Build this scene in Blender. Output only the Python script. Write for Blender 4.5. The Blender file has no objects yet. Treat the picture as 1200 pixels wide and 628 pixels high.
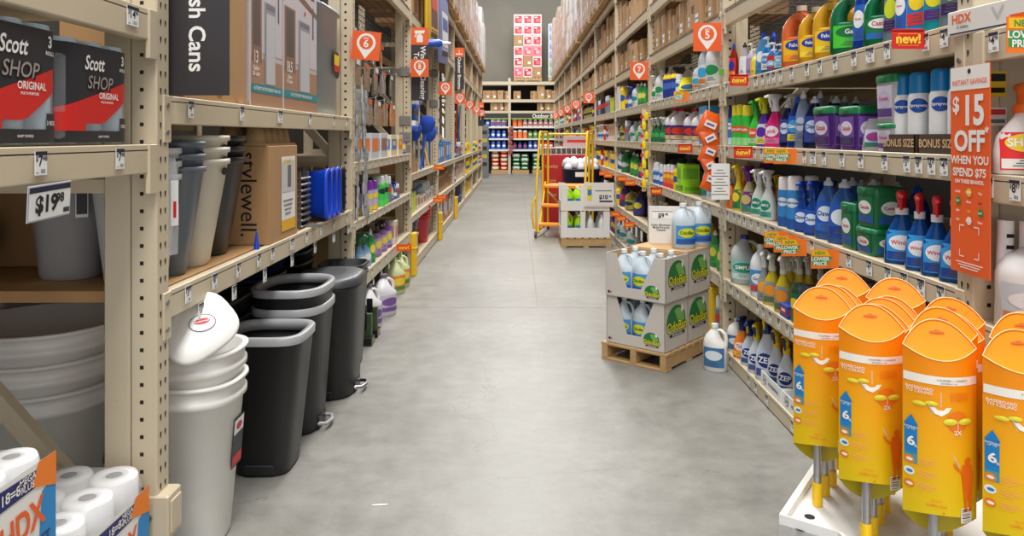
import bpy, math, random
from mathutils import Vector, Matrix
random.seed(11)
F, H, XV, YV = 867.0, 1.365, 605.0, 160.0      # pixels focal, eye height, vanishing point of the aisle
W, V = 1.26, 1.035                              # aisle faces of the racks right (+x) and left (-x)
col = bpy.context.scene.collection
PI = math.pi
def lin(c): return tuple(((x/255)/12.92 if x/255 <= .04045 else ((x/255+.055)/1.055)**2.4) for x in c)
MATS = {}
def mat(name, rgb, rough=.5, metal=0, trans=0, var=.06, scale=18, emit=0, spec=.5, bump=0, alpha=1, coat=0):
    if name in MATS: return MATS[name]
    m = bpy.data.materials.new(name); m.use_nodes = True
    nt = m.node_tree; b = nt.nodes['Principled BSDF']
    L = lin(rgb)
    tc = nt.nodes.new('ShaderNodeTexCoord'); n = nt.nodes.new('ShaderNodeTexNoise'); n.inputs['Scale'].default_value = scale
    n.inputs['Detail'].default_value = 4
    nt.links.new(tc.outputs['Object'], n.inputs['Vector'])
    r = nt.nodes.new('ShaderNodeMix'); r.data_type = 'RGBA'
    r.inputs['A'].default_value = (*[x*(1-var) for x in L], 1); r.inputs['B'].default_value = (*[min(1, x*(1+var)) for x in L], 1)
    nt.links.new(n.outputs['Fac'], r.inputs['Factor']); nt.links.new(r.outputs['Result'], b.inputs['Base Color'])
    b.inputs['Roughness'].default_value = rough; b.inputs['Metallic'].default_value = metal
    b.inputs['Transmission Weight'].default_value = trans; b.inputs['Specular IOR Level'].default_value = spec
    b.inputs['Alpha'].default_value = alpha; b.inputs['Coat Weight'].default_value = coat
    if trans: b.inputs['IOR'].default_value = 1.33
    if bump:
        bp = nt.nodes.new('ShaderNodeBump'); bp.inputs['Strength'].default_value = bump; bp.inputs['Distance'].default_value = .01
        nt.links.new(n.outputs['Fac'], bp.inputs['Height']); nt.links.new(bp.outputs['Normal'], b.inputs['Normal'])
    MATS[name] = m; return m
C_ = {}
def pl(rgb, gloss=1):
    k = 'plastic_%d_%d_%d' % rgb
    if not gloss: return mat(k.replace('plastic', 'matte'), rgb, .65, var=.05)
    return mat(k, rgb, .32, var=.05, coat=.0)
def paint(rgb): return mat('print_%d_%d_%d' % rgb, rgb, .5, var=.02)
beige = mat('rack_enamel', (205, 190, 163), .38, var=.05, scale=6, bump=.02)
def wear(m):
    nt = m.node_tree; b = nt.nodes['Principled BSDF']; src = b.inputs['Base Color'].links[0].from_socket
    tc = nt.nodes.new('ShaderNodeTexCoord'); n = nt.nodes.new('ShaderNodeTexNoise'); n.inputs['Scale'].default_value = 22; n.inputs['Detail'].default_value = 8; n.inputs['Roughness'].default_value = .7
    nt.links.new(tc.outputs['Object'], n.inputs['Vector'])
    rp = nt.nodes.new('ShaderNodeValToRGB'); rp.color_ramp.elements[0].position = .69; rp.color_ramp.elements[1].position = .73
    nt.links.new(n.outputs['Fac'], rp.inputs['Fac'])
    mx = nt.nodes.new('ShaderNodeMix'); mx.data_type = 'RGBA'; mx.inputs['B'].default_value = (*lin((120, 100, 78)), 1)
    nt.links.new(rp.outputs['Color'], mx.inputs['Factor']); nt.links.new(src, mx.inputs['A']); nt.links.new(mx.outputs['Result'], b.inputs['Base Color'])
wear(beige)
hole = mat('painted_hole_shade', (28, 24, 20), .8)  # near-black faces laid on surfaces, painting the shade inside holes
galv = mat('galvanised_steel', (150, 150, 148), .35, metal=.8)
bracket = mat('grey_bracket', (128, 124, 116), .5)
wire = mat('zinc_wire', (112, 106, 97), .5, metal=.5)
deckm = mat('shelf_board', (196, 180, 150), .6, var=.1, scale=9)
woodm = mat('pine_board', (176, 136, 88), .6, var=.25, scale=5)
palletm = mat('pallet_wood', (188, 152, 104), .7, var=.25, scale=14, bump=.1)
darkp = mat('black_plastic', (30, 30, 32), .42, var=.1)
rimgrey = mat('grey_rim_plastic', (158, 158, 160), .3)
white = pl((238, 238, 236)); black = pl((22, 22, 24)); pwhite = paint((240, 240, 238)); pblack = paint((24, 24, 28))
pnavy = paint((32, 36, 62)); porange = paint((238, 100, 28)); pred = paint((215, 38, 32)); pyellow = paint((245, 205, 30)); pgreen = paint((40, 140, 60))
kraft = [mat('kraft_card_%d' % i, c, .8, var=.08, scale=10) for i, c in enumerate([(178, 138, 94), (166, 127, 86), (190, 152, 108), (156, 118, 78)])]
tape = mat('packing_tape', (190, 158, 112), .25); wcard = mat('white_card', (226, 222, 216), .6, var=.03); greycard = mat('pale_corrugated_card', (205, 198, 188), .7, var=.04)
film = mat('stretch_film', (225, 228, 232), .15, alpha=.32, var=.03, spec=.8)
clear = mat('clear_plastic', (225, 232, 236), .12, alpha=.35, spec=.7)

def T(x=0, y=0, z=0, rz=0): return Matrix.Translation((x, y, z)) @ Matrix.Rotation(rz, 4, 'Z')
def fr(o, r, u):
    r = Vector(r).normalized(); u = Vector(u).normalized(); n = r.cross(u)
    return Matrix(((r.x, u.x, n.x, o[0]), (r.y, u.y, n.y, o[1]), (r.z, u.z, n.z, o[2]), (0, 0, 0, 1)))
def front(x=0, y=0, z=0): return fr((x, y, z), (1, 0, 0), (0, 0, 1))     # text frame facing -Y
TXT = {}
def textgeo(s, bold=0, sp=1):
    k = (s, bold, sp)
    if k in TXT: return TXT[k]
    c = bpy.data.curves.new('t', 'FONT'); c.body = s; c.size = 1; c.resolution_u = 3; c.offset = bold; c.align_x = 'CENTER'; c.align_y = 'CENTER'; c.space_character = sp; c.space_line = .85
    o = bpy.data.objects.new('t', c); col.objects.link(o)
    bpy.context.view_layer.update()
    me = bpy.data.meshes.new_from_object(o.evaluated_get(bpy.context.evaluated_depsgraph_get()))
    vs = [(v.co.x, v.co.y) for v in me.vertices]; fs = [tuple(p.vertices) for p in me.polygons]
    bpy.data.objects.remove(o); bpy.data.curves.remove(c); bpy.data.meshes.remove(me)
    TXT[k] = (vs, fs); return TXT[k]
class MB:
    def __init__(s): s.v = []; s.f = []; s.mi = []; s.sm = []; s.mats = []
    def idx(s, m):
        if m not in s.mats: s.mats.append(m)
        return s.mats.index(m)
    def add(s, vs, fs, m, sm=False, M=None):
        o = len(s.v); s.v += [tuple(M @ Vector(v)) if M is not None else tuple(v) for v in vs]
        k = s.idx(m)
        for f in fs: s.f.append(tuple(o+i for i in f)); s.mi.append(k); s.sm.append(sm)
        return s
    def ext(s, o, M=None):
        off = len(s.v); s.v += [tuple(M @ Vector(v)) if M is not None else v for v in o.v]
        ks = [s.idx(m) for m in o.mats]
        for f, k, q in zip(o.f, o.mi, o.sm): s.f.append(tuple(off+i for i in f)); s.mi.append(ks[k]); s.sm.append(q)
        return s
    def box(s, x0, y0, z0, x1, y1, z1, m, M=None, c=0):
        if x0 > x1: x0, x1 = x1, x0
        if y0 > y1: y0, y1 = y1, y0
        if z0 > z1: z0, z1 = z1, z0
        if not c:
            vs = [(x0, y0, z0), (x1, y0, z0), (x1, y1, z0), (x0, y1, z0), (x0, y0, z1), (x1, y0, z1), (x1, y1, z1), (x0, y1, z1)]
            return s.add(vs, [(3, 2, 1, 0), (4, 5, 6, 7), (0, 1, 5, 4), (1, 2, 6, 5), (2, 3, 7, 6), (3, 0, 4, 7)], m, False, M)
        def ring(i, z): return [(x0+i+c, y0+i, z), (x1-i-c, y0+i, z), (x1-i, y0+i+c, z), (x1-i, y1-i-c, z), (x1-i-c, y1-i, z), (x0+i+c, y1-i, z), (x0+i, y1-i-c, z), (x0+i, y0+i+c, z)]
        return s.loft([ring(c, z0), ring(0, z0+c), ring(0, z1-c), ring(c, z1)], m, smooth=False, M=M)
    def loft(s, rings, m, cap=(True, True), smooth=True, M=None, close=True):
        n = len(rings[0]); vs = [p for r in rings for p in r]; fs = []
        for i in range(len(rings)-1):
            for j in range(n if close else n-1):
                a = i*n+j; b = i*n+(j+1) % n; fs.append((a, b, b+n, a+n))
        s.add(vs, fs, m, smooth, M)
        if close and cap[0]: s.add(rings[0], [tuple(reversed(range(n)))], m, False, M)
        if close and cap[1]: s.add(rings[-1], [tuple(range(n))], m, False, M)
        return s
    def body(s, prof, m, n=18, M=None, cap=(True, True), off=0):
        return s.loft([ring(p, n, off) for p in prof], m, cap, True, M)
    def cyl(s, x, y, z0, z1, r, m, n=14, r1=None, M=None):
        return s.body([P(z0, r, r, x, y), P(z1, r1 or r, r1 or r, x, y)], m, n, M)
    def tube(s, pts, r, m, n=8, M=None, flat=1):
        pts = [Vector(p) for p in pts]; rings = []; up = Vector((0, 0, 1)); prev = None
        for i, p in enumerate(pts):
            t = (pts[min(i+1, len(pts)-1)]-pts[max(i-1, 0)]).normalized()
            a = (prev - t*prev.dot(t)) if prev is not None else (up.cross(t) if abs(t.z) < .95 else Vector((1, 0, 0)).cross(t))
            a.normalize(); prev = a; b = t.cross(a)
            rr = r[i] if isinstance(r, (list, tuple)) else r
            rings.append([tuple(p+a*math.cos(2*PI*k/n)*rr+b*math.sin(2*PI*k/n)*rr*flat) for k in range(n)])
        return s.loft(rings, m, M=M)
    def poly(s, pts, m, M=None): return s.add(pts, [tuple(range(len(pts)))], m, False, M)
    def text(s, t, size, m, M, bold=0, fn=None, sp=1, sx=1):
        vs, fs = textgeo(t, bold, sp)
        if fn: return s.add([fn(x*size*sx, y*size) for x, y in vs], fs, m)
        return s.add([(x*size*sx, y*size, 0) for x, y in vs], fs, m, False, M)
    def disc(s, r, m, M, n=20, sx=1, sy=1): return s.add([(r*sx*math.cos(2*PI*i/n), r*sy*math.sin(2*PI*i/n), 0) for i in range(n)], [tuple(range(n))], m, False, M)
    def rect(s, w, h, m, M, x=0, y=0, z=0): return s.add([(x-w/2, y-h/2, z), (x+w/2, y-h/2, z), (x+w/2, y+h/2, z), (x-w/2, y+h/2, z)], [(0, 1, 2, 3)], m, False, M)
    def prism(s, pts, z0, z1, m, M=None):      # outline extruded along the frame's third axis
        n = len(pts); vs = [(x, y, z0) for x, y in pts]+[(x, y, z1) for x, y in pts]
        return s.add(vs, [tuple(reversed(range(n))), tuple(range(n, 2*n))]+[(i, (i+1) % n, n+(i+1) % n, n+i) for i in range(n)], m, False, M)
    def mesh(s, name):
        me = bpy.data.meshes.new(name); me.from_pydata(s.v, [], s.f)
        for m in s.mats: me.materials.append(m)
        me.polygons.foreach_set('material_index', s.mi); me.polygons.foreach_set('use_smooth', s.sm); me.update(); return me
    def build(s, name, parent=None, loc=(0, 0, 0), rz=0, bevel=0):
        o = bpy.data.objects.new(name, s.mesh(name)); col.objects.link(o); o.location = loc; o.rotation_euler = (0, 0, rz)
        if parent: o.parent = parent
        if bevel:
            b = o.modifiers.new('b', 'BEVEL'); b.width = bevel; b.segments = 2; b.limit_method = 'ANGLE'; b.angle_limit = .8
        return o
def P(z, hw, hd, cx=0, cy=0, e=2): return (z, hw, hd, cx, cy, e)
def ring(p, n, off=0):
    z, hw, hd, cx, cy, e = p; o = []
    for i in range(n):
        t = 2*PI*i/n+PI/n; c, q = math.cos(t), math.sin(t)
        o.append((cx+(hw+off)*math.copysign(abs(c)**(2/e), c), cy+(hd+off)*math.copysign(abs(q)**(2/e), q), z))
    return o
def at(prof, z):
    for a, b in zip(prof, prof[1:]):
        if a[0] <= z <= b[0] and b[0] > a[0]:
            t = (z-a[0])/(b[0]-a[0]); return tuple(a[i]*(1-t)+b[i]*t for i in range(6))
    return prof[-1] if z > prof[-1][0] else prof[0]
def onsurf(prof, x, z, off):
    _, hw, hd, cx, cy, e = at(prof, z); q = max(-.96, min(.96, x/hw))
    return (cx+q*hw, cy-hd*(1-abs(q)**e)**(1/e)-off, z)
def patch(mb, prof, z0, z1, xw, m, x0=0, off=.0012, nx=8, nz=5):
    g = [[onsurf(prof, x0-xw+2*xw*i/nx, z0+(z1-z0)*j/nz, off) for i in range(nx+1)] for j in range(nz+1)]
    mb.loft(g, m, close=False)
def oval(mb, prof, zc, rx, rz, m, x0=0, off=.002):
    rings = [[onsurf(prof, x0+rx*k*math.cos(t*PI/9), zc+rz*k*math.sin(t*PI/9), off) for t in range(18)] for k in (.02, .4, .75, 1)]
    mb.loft(rings[::-1], m, cap=(False, True))
def ptext(mb, prof, s, size, m, x0, z, off=.003, bold=.02, sx=1): mb.text(s, size, m, None, bold, fn=lambda x, y: onsurf(prof, x0+x, z+y, off), sx=sx)
def band(mb, prof, z0, z1, m, n=18, off=.0012):
    zs = [z0]+[p[0] for p in prof if z0 < p[0] < z1]+[z1]
    mb.loft([ring(at(prof, z), n, off) for z in zs], m, cap=(False, False))

# ---------- things, labels ----------
def tag(o, label, cat, group=None):
    o['label'] = label; o['category'] = cat
    if group: o['group'] = group
    return o
def struct(o): o['kind'] = 'structure'; return o
def empty(name, loc=(0, 0, 0), rz=0):
    o = bpy.data.objects.new(name, None); col.objects.link(o); o.location = loc; o.rotation_euler = (0, 0, rz); o.empty_display_size = .05; return o
ORD = 'nearest second third fourth fifth sixth seventh eighth ninth tenth eleventh twelfth thirteenth fourteenth fifteenth sixteenth seventeenth eighteenth nineteenth twentieth twenty-first twenty-second twenty-third twenty-fourth'.split()
def num(i): return ORD[i] if i < len(ORD) else 'farthest'
REG = []
def reg(o, desc, cat, shelf, Y): REG.append((o, desc, cat, shelf, Y)); o['category'] = cat; return o
def finish_labels():
    by = {}
    for r in REG: by.setdefault((r[1], r[3]), []).append(r)
    for (desc, shelf), L in by.items():
        L.sort(key=lambda r: r[4])
        for i, r in enumerate(L):
            r[0]['label'] = desc+', '+shelf if len(L) == 1 else '%s, %s, %s' % (desc, 'nearest' if i == 0 else num(i)+' nearest', shelf)
            if len(L) > 1: r[0]['group'] = '%s on the %s' % (desc, shelf)
            else: r[0]['group'] = '%s row, %s' % (r[2], shelf)
class Proto:
    def __init__(s, parts, flat=False):   # parts: (name, MB, parent index or None)
        s.one = flat or len(parts) == 1
        if s.one:
            m = MB()
            for p in parts: m.ext(p[1])
            s.parts = [(parts[0][0], m.mesh(parts[0][0]), None)]
        else: s.parts = [(n, m.mesh(n), q) for n, m, q in parts]
    def put(s, name, loc, rz=0, scale=1):
        if s.one:
            o = bpy.data.objects.new(name, s.parts[0][1]); col.objects.link(o); o.location = loc; o.rotation_euler = (0, 0, rz); o.scale = (scale,)*3; return o
        root = empty(name, loc, rz); root.scale = (scale,)*3; made = []
        for n, me, q in s.parts:
            c = bpy.data.objects.new(n, me); col.objects.link(c); c.parent = root if q is None else made[q]; made.append(c)
        return root

# ---------- products (front towards -Y, base at z=0) ----------
def labelart(lb, prof, z0, z1, xw, c):
    patch(lb, prof, z0, z1, xw, paint(c['lab']), x0=c.get('lx', 0))
    zc = (z0+z1)/2; hh = (z1-z0)
    if 'oval' in c: oval(lb, prof, z0+hh*c.get('oz', .6), xw*.85, hh*c.get('oh', .25), paint(c['oval']), x0=c.get('lx', 0))
    if 'low' in c: patch(lb, prof, z0+hh*.04, z0+hh*.3, xw*.96, paint(c['low']), x0=c.get('lx', 0), off=.002)
    if c.get('text'):
        n = len(c['text']); s = min(hh*.3, 1.35*xw/(n*.52)); ptext(lb, prof, c['text'], s, paint(c.get('tc', (255, 255, 255))), c.get('lx', 0), z0+hh*c.get('oz', .6))
    if c.get('fine', 1):
        for k in range(3): patch(lb, prof, z0+hh*(.1+.07*k), z0+hh*(.125+.07*k), xw*(.6-.12*k), paint(c.get('fc', (90, 90, 110))), x0=c.get('lx', 0), off=.0026, nx=3, nz=1)
def k_jug(h, w, d, c):
    a, b = w/2, d/2; e = c.get('e', 2.2)
    prof = [P(0, a*.9, b*.9, 0, 0, e), P(.02*h, a*.98, b*.98, 0, 0, e), P(.5*h, a, b, 0, 0, e), P(.58*h, a*.98, b, -.01*w, 0, e), P(.66*h, a*.74, b*.92, -.1*w, 0, e), P(.76*h, a*.58, b*.75, -.1*w, 0, 2), P(.85*h, a*.36, b*.42, -.05*w, 0, 2), P(.9*h, a*.24, a*.24, -.02*w, 0, 2), P(.94*h, a*.22, a*.22, -.02*w, 0, 2)]
    m = MB(); m.body(prof, c['m'])
    m.tube([(a*.12, 0, .88*h), (a*.5, 0, .87*h), (a*.82, 0, .8*h), (a*.92, 0, .68*h), (a*.84, 0, .55*h)], [.02*h+.002, .035*h, .04*h, .04*h, .05*h], c['m'], 8)
    cp = MB(); cp.cyl(-.02*w, 0, .925*h, h, a*.3, c['cap'], 14)
    lb = MB(); labelart(lb, prof, .1*h, .52*h, a*.85, c)
    return [('bottle', m, None), ('cap', cp, None), ('label', lb, None)]
def k_grip(h, w, d, c):     # big flat bottle with a finger hole
    a, b = w/2, d/2
    prof = [P(0, a*.92, b*.9, 0, 0, 3), P(.03*h, a, b, 0, 0, 3), P(.45*h, a, b, 0, 0, 3), P(.5*h, a*.78, b, -.22*a, 0, 3), P(.56*h, a*.42, b, -.56*a, 0, 3), P(.76*h, a*.42, b*.95, -.5*a, 0, 3), P(.8*h, a*.62, b*.9, -.1*a, 0, 2.6), P(.85*h, a*.62, b*.7, 0, 0, 2.2), P(.9*h, a*.25, b*.4, 0, 0, 2), P(.93*h, a*.22, a*.22, 0, 0, 2)]
    m = MB(); prof = prof[:3]+[P(.485*h, a*.97, b*.93, 0, 0, 2.8), P(.5*h, a*.8, b*.7, 0, 0, 2.6)]
    m.body(prof, c['m'], 24); rb_ = b*.9
    for sx, q in ((-1, .36), (1, .24)):
        m.tube([(sx*a*(1-q), 0, .43*h), (sx*a*(1-q), 0, .56*h), (sx*a*(.95-q), 0, .66*h), (sx*a*(.8-q), 0, .745*h), (sx*a*.28, 0, .82*h), (0, 0, .865*h)], [rb_, rb_*.97, rb_*.92, rb_*.85, rb_*.7, rb_*.45], c['m'], 14, flat=a*q/rb_*1.05)
    m.body([P(.76*h, a*.45, b*.7, 0, 0, 2), P(.82*h, a*.5, b*.62), P(.87*h, a*.34, b*.42), P(.9*h, a*.22, a*.22), P(.93*h, a*.2, a*.2)], c['m'], 18)
    cp = MB(); cp.cyl(0, 0, .915*h, h, a*.26, c['cap'], 16)
    lb = MB(); labelart(lb, prof, .1*h, .44*h, a*.8, c)
    return [('bottle', m, None), ('cap', cp, None), ('label', lb, None)]
def k_spray(h, w, d, c):
    a, b = w/2, d/2; hb = .68*h
    prof = [P(0, a*.9, b*.9, 0, 0, 2.6), P(.02*h, a, b, 0, 0, 2.6), P(.25*h, a*.97, b, 0, 0, 2.4), P(.42*h, a*.86, b*.9, 0, 0, 2.2), P(.53*h, a*.6, b*.7, 0, 0, 2), P(.63*h, a*.36, b*.45, 0, 0, 2), P(hb, a*.32, b*.38, 0, 0, 2)]
    m = MB(); m.body(prof, c['m'])
    s = MB(); s.cyl(0, 0, hb-.01*h, .76*h, a*.38, c['cap'], 14)
    tp = c.get('top', c['cap']); s.body([P(.76*h, a*.26, a*.3), P(.84*h, a*.26, a*.3), P(.9*h, a*.3, a*.55, 0, -a*.15), P(.94*h, a*.32, a*.95, 0, -a*.25, 3), P(.985*h, a*.28, a*.85, 0, -a*.1, 3), P(h, a*.18, a*.5, 0, 0, 3)], tp, 14)
    s.box(-a*.16, -a*1.35, .915*h, a*.16, -a*1.1, .96*h, c.get('noz', c['cap']), c=.002)
    t = MB(); t.tube([(0, -a*.75, .915*h), (0, -a*.8, .86*h), (0, -a*.62, .79*h), (0, -a*.66, .74*h)], [a*.13, a*.12, a*.1, a*.08], c.get('trig', c['cap']), 8)
    lb = MB(); labelart(lb, prof, .05*h, .46*h, a*.82, c)
    return [('bottle', m, None), ('spray_head', s, None), ('trigger', t, 1), ('label', lb, None)]
def k_aero(h, w, d, c):
    a = w/2; prof = [P(0, a*.96, a*.96), P(.012*h, a, a), P(.7*h, a, a), P(.75*h, a*.86, a*.86)]
    m = MB(); m.body(prof, c['m'], 18); 
    cp = MB(); cp.body([P(.735*h, a*.93, a*.93), P(.95*h, a*.9, a*.9), P(.99*h, a*.8, a*.8), P(h, a*.6, a*.6)], c['cap'], 18)
    lb = MB(); band(lb, prof, .02*h, .69*h, paint(c['lab']))
    if 'low' in c: band(lb, prof, .02*h, .2*h, paint(c['low']), off=.0018)
    if 'oval' in c: oval(lb, prof, c.get('oz', .5)*h, a*.8, .09*h, paint(c['oval']), off=.0024)
    if c.get('text'): ptext(lb, prof, c['text'], min(.1*h, 1.7*a/(len(c['text'])*.5)), paint(c.get('tc', (255, 255, 255))), 0, c.get('oz', .5)*h)
    return [('can', m, None), ('cap', cp, None), ('label', lb, None)]
def k_squeeze(h, w, d, c):
    a, b = w/2, d/2
    prof = [P(0, a*.9, b*.9, 0, 0, 2.4), P(.03*h, a, b, 0, 0, 2.4), P(.35*h, a*.95, b*.95, 0, 0, 2.3), P(.6*h, a*.84, b*.85, 0, 0, 2.2), P(.75*h, a*.6, b*.66), P(.84*h, a*.34, b*.42), P(.88*h, a*.28, b*.34)]
    m = MB(); m.body(prof, c['m'])
    cp = MB(); cp.body([P(.87*h, a*.36, b*.42), P(.93*h, a*.33, b*.4), P(.95*h, a*.18, b*.2), P(h, a*.13, b*.15)], c['cap'], 14)
    lb = MB(); labelart(lb, prof, .12*h, .62*h, a*.75, c)
    return [('bottle', m, None), ('cap', cp, None), ('label', lb, None)]
def k_pump(h, w, d, c):
    a, b = w/2, d/2
    prof = [P(0, a*.9, b*.9, 0, 0, 2.6), P(.03*h, a, b, 0, 0, 2.6), P(.55*h, a, b, 0, 0, 2.4), P(.68*h, a*.6, b*.7), P(.72*h, a*.36, a*.36)]
    m = MB(); m.body(prof, c['m'])
    s = MB(); s.cyl(0, 0, .71*h, .78*h, a*.42, c['cap']); s.cyl(0, 0, .78*h, .92*h, a*.14, c['cap'], 8); s.body([P(.91*h, a*.25, a*.3), P(.96*h, a*.3, a*.5, 0, -a*.2), P(h, a*.22, a*.35, 0, -a*.1)], c['cap'], 10)
    s.tube([(0, -a*.4, .95*h), (0, -a*.8, .95*h), (0, -a*1.05, .92*h)], a*.1, c['cap'], 6)
    lb = MB(); labelart(lb, prof, .1*h, .55*h, a*.85, c)
    return [('bottle', m, None), ('pump', s, None), ('label', lb, None)]
def k_tub(h, w, d, c):
    a, b = w/2, d/2
    prof = [P(0, a*.88, b*.88, 0, 0, 6), P(.02*h, a*.9, b*.9, 0, 0, 6), P(.84*h, a*.97, b*.97, 0, 0, 6)]
    m = MB(); m.body(prof, c['m'], 24)
    cp = MB(); cp.body([P(.82*h, a, b, 0, 0, 6), P(.95*h, a, b, 0, 0, 6), P(.99*h, a*.94, b*.94, 0, 0, 6), P(h, a*.8, b*.8, 0, 0, 6)], c['cap'], 24)
    cp.box(-a*.2, -b-.004, .86*h, a*.2, -b+.003, .93*h, c['cap'], c=.001)
    lb = MB(); labelart(lb, prof, .1*h, .76*h, a*.72, c)
    l2 = MB(); pr2 = [P(p[0], p[2], p[1], 0, 0, 6) for p in prof]; labelart(l2, pr2, .1*h, .76*h, b*.7, c)
    lb.ext(l2, Matrix.Rotation(PI/2, 4, 'Z'))
    return [('tub', m, None), ('lid', cp, None), ('label', lb, None)]
def k_canister(h, w, d, c):
    a = w/2; prof = [P(0, a*.95, a*.95), P(.02*h, a, a), P(.8*h, a, a)]
    m = MB(); m.body(prof, c['m']); cp = MB(); cp.body([P(.79*h, a*1.03, a*1.03), P(.88*h, a*1.03, a*1.03), P(.92*h, a*.8, a*.8), P(h, a*.75, a*.75)], c['cap'])
    lb = MB(); band(lb, prof, .05*h, .77*h, paint(c['lab'])); 
    if 'oval' in c: oval(lb, prof, .5*h, a*.75, .14*h, paint(c['oval']))
    if c.get('text'): ptext(lb, prof, c['text'], min(.14*h, 1.6*a/(len(c['text'])*.5)), paint(c.get('tc', (255, 255, 255))), 0, .5*h)
    return [('canister', m, None), ('lid', cp, None), ('label', lb, None)]
def k_box(h, w, d, c):
    m = MB(); m.box(-w/2, -d/2, 0, w/2, d/2, h, c['m'], c=.0015)
    if c.get('lab'):
        lb = MB()
        for R_ in (Matrix.Identity(4), Matrix.Rotation(PI/2, 4, 'Z'), Matrix.Rotation(-PI/2, 4, 'Z')):
            ww, dd = (w, d) if R_ == Matrix.Identity(4) else (d, w)
            M = R_ @ front(0, -dd/2-.001, h*.5); lb.rect(ww*.8, h*.5, paint(c['lab']), M, 0, h*.05)
            if 'oval' in c: lb.rect(ww*.5, h*.2, paint(c['oval']), M, 0, h*.1, .0008)
            if c.get('text'): lb.text(c['text'], min(h*.28, ww*1.3/len(c['text'])), paint(c.get('tc', (255, 255, 255))), M @ T(0, h*.06, .0016), .02)
        return [('carton', m, None), ('label', lb, None)]
    return [('carton', m, None)]
def k_pouch(h, w, d, c):
    m = MB(); m.body([P(0, w*.46, d*.5, 0, 0, 3), P(.06*h, w*.5, d*.5, 0, 0, 3), P(.4*h, w*.47, d*.42, 0, 0, 2.6), P(.75*h, w*.4, d*.22, 0, 0, 2.4), P(.93*h, w*.34, d*.06, 0, 0, 2.4), P(h, w*.33, d*.04, 0, 0, 2.4)], c['m'], 20)
    prof = [P(0, w*.46, d*.5, 0, 0, 3), P(.4*h, w*.47, d*.42, 0, 0, 2.6), P(.75*h, w*.4, d*.22, 0, 0, 2.4)]
    lb = MB(); labelart(lb, prof, .1*h, .66*h, w*.36, c); return [('pouch', m, None), ('label', lb, None)]
KIND = dict(jug=k_jug, grip=k_grip, spray=k_spray, aero=k_aero, squeeze=k_squeeze, pump=k_pump, tub=k_tub, canister=k_canister, box=k_box, pouch=k_pouch)
NAME = dict(jug=('cleaner_jug', 'jug'), grip=('handled_bottle', 'bottle'), spray=('spray_bottle', 'spray bottle'), aero=('aerosol_can', 'spray can'), squeeze=('squeeze_bottle', 'bottle'), pump=('pump_bottle', 'soap bottle'), tub=('detergent_tub', 'tub'), canister=('wipes_canister', 'canister'), box=('carton', 'box'), pouch=('detergent_pouch', 'bag'))
DIM = dict(jug=(.15, .13), grip=(.15, .09), spray=(.09, .06), aero=(.065, .065), squeeze=(.08, .055), pump=(.075, .05), tub=(.16, .12), canister=(.085, .085), box=(.14, .1), pouch=(.16, .07))
PRO = {}
def product(style, h, w=None, d=None, flat=False):
    kind, c = style[0], style[1]; dw, dd = DIM[kind]; w = w or dw; d = d or dd
    k = (id(style), round(h, 2), round(w, 3), round(d, 3), flat)
    if k not in PRO: PRO[k] = Proto(KIND[kind](round(h, 2), w, d, c), flat)
    return PRO[k]
EXPOSURE = 0.45; WORLD = .85; LAMP = 185; FLOOR_A = (124,122,116); FLOOR_B = (148,146,139); WALLC = (138,133,120)
# ---------- camera, light ----------
cam = bpy.data.cameras.new('camera'); co = bpy.data.objects.new('camera', cam); col.objects.link(co)
co.location = (0, 0, H); co.rotation_euler = (PI/2, 0, 0); cam.sensor_width = 36; cam.lens = 36*F/1200
cam.shift_x = -5/1200; cam.shift_y = -154/1200; cam.clip_start = .05; bpy.context.scene.camera = co
sc = bpy.context.scene; sc.view_settings.view_transform = 'Standard'; sc.view_settings.look = 'None'; sc.view_settings.gamma = 1
sc.view_settings.use_curve_mapping = False; sc.view_settings.exposure = EXPOSURE
w = bpy.data.worlds.new('world'); sc.world = w; w.use_nodes = True
w.node_tree.nodes['Background'].inputs['Color'].default_value = (.93, .96, 1, 1); w.node_tree.nodes['Background'].inputs['Strength'].default_value = WORLD
for i in range(8):                      # high-bay strip lamps above the aisle
    l = bpy.data.lights.new('high_bay_lamp', 'AREA'); l.shape = 'RECTANGLE'; l.size = 1.5; l.size_y = 3.0; l.energy = LAMP; l.color = (1, .985, .955)
    o = bpy.data.objects.new('high_bay_lamp', l); col.objects.link(o); o.location = (.1, -4.4+4.0*i, 7.4)

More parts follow.
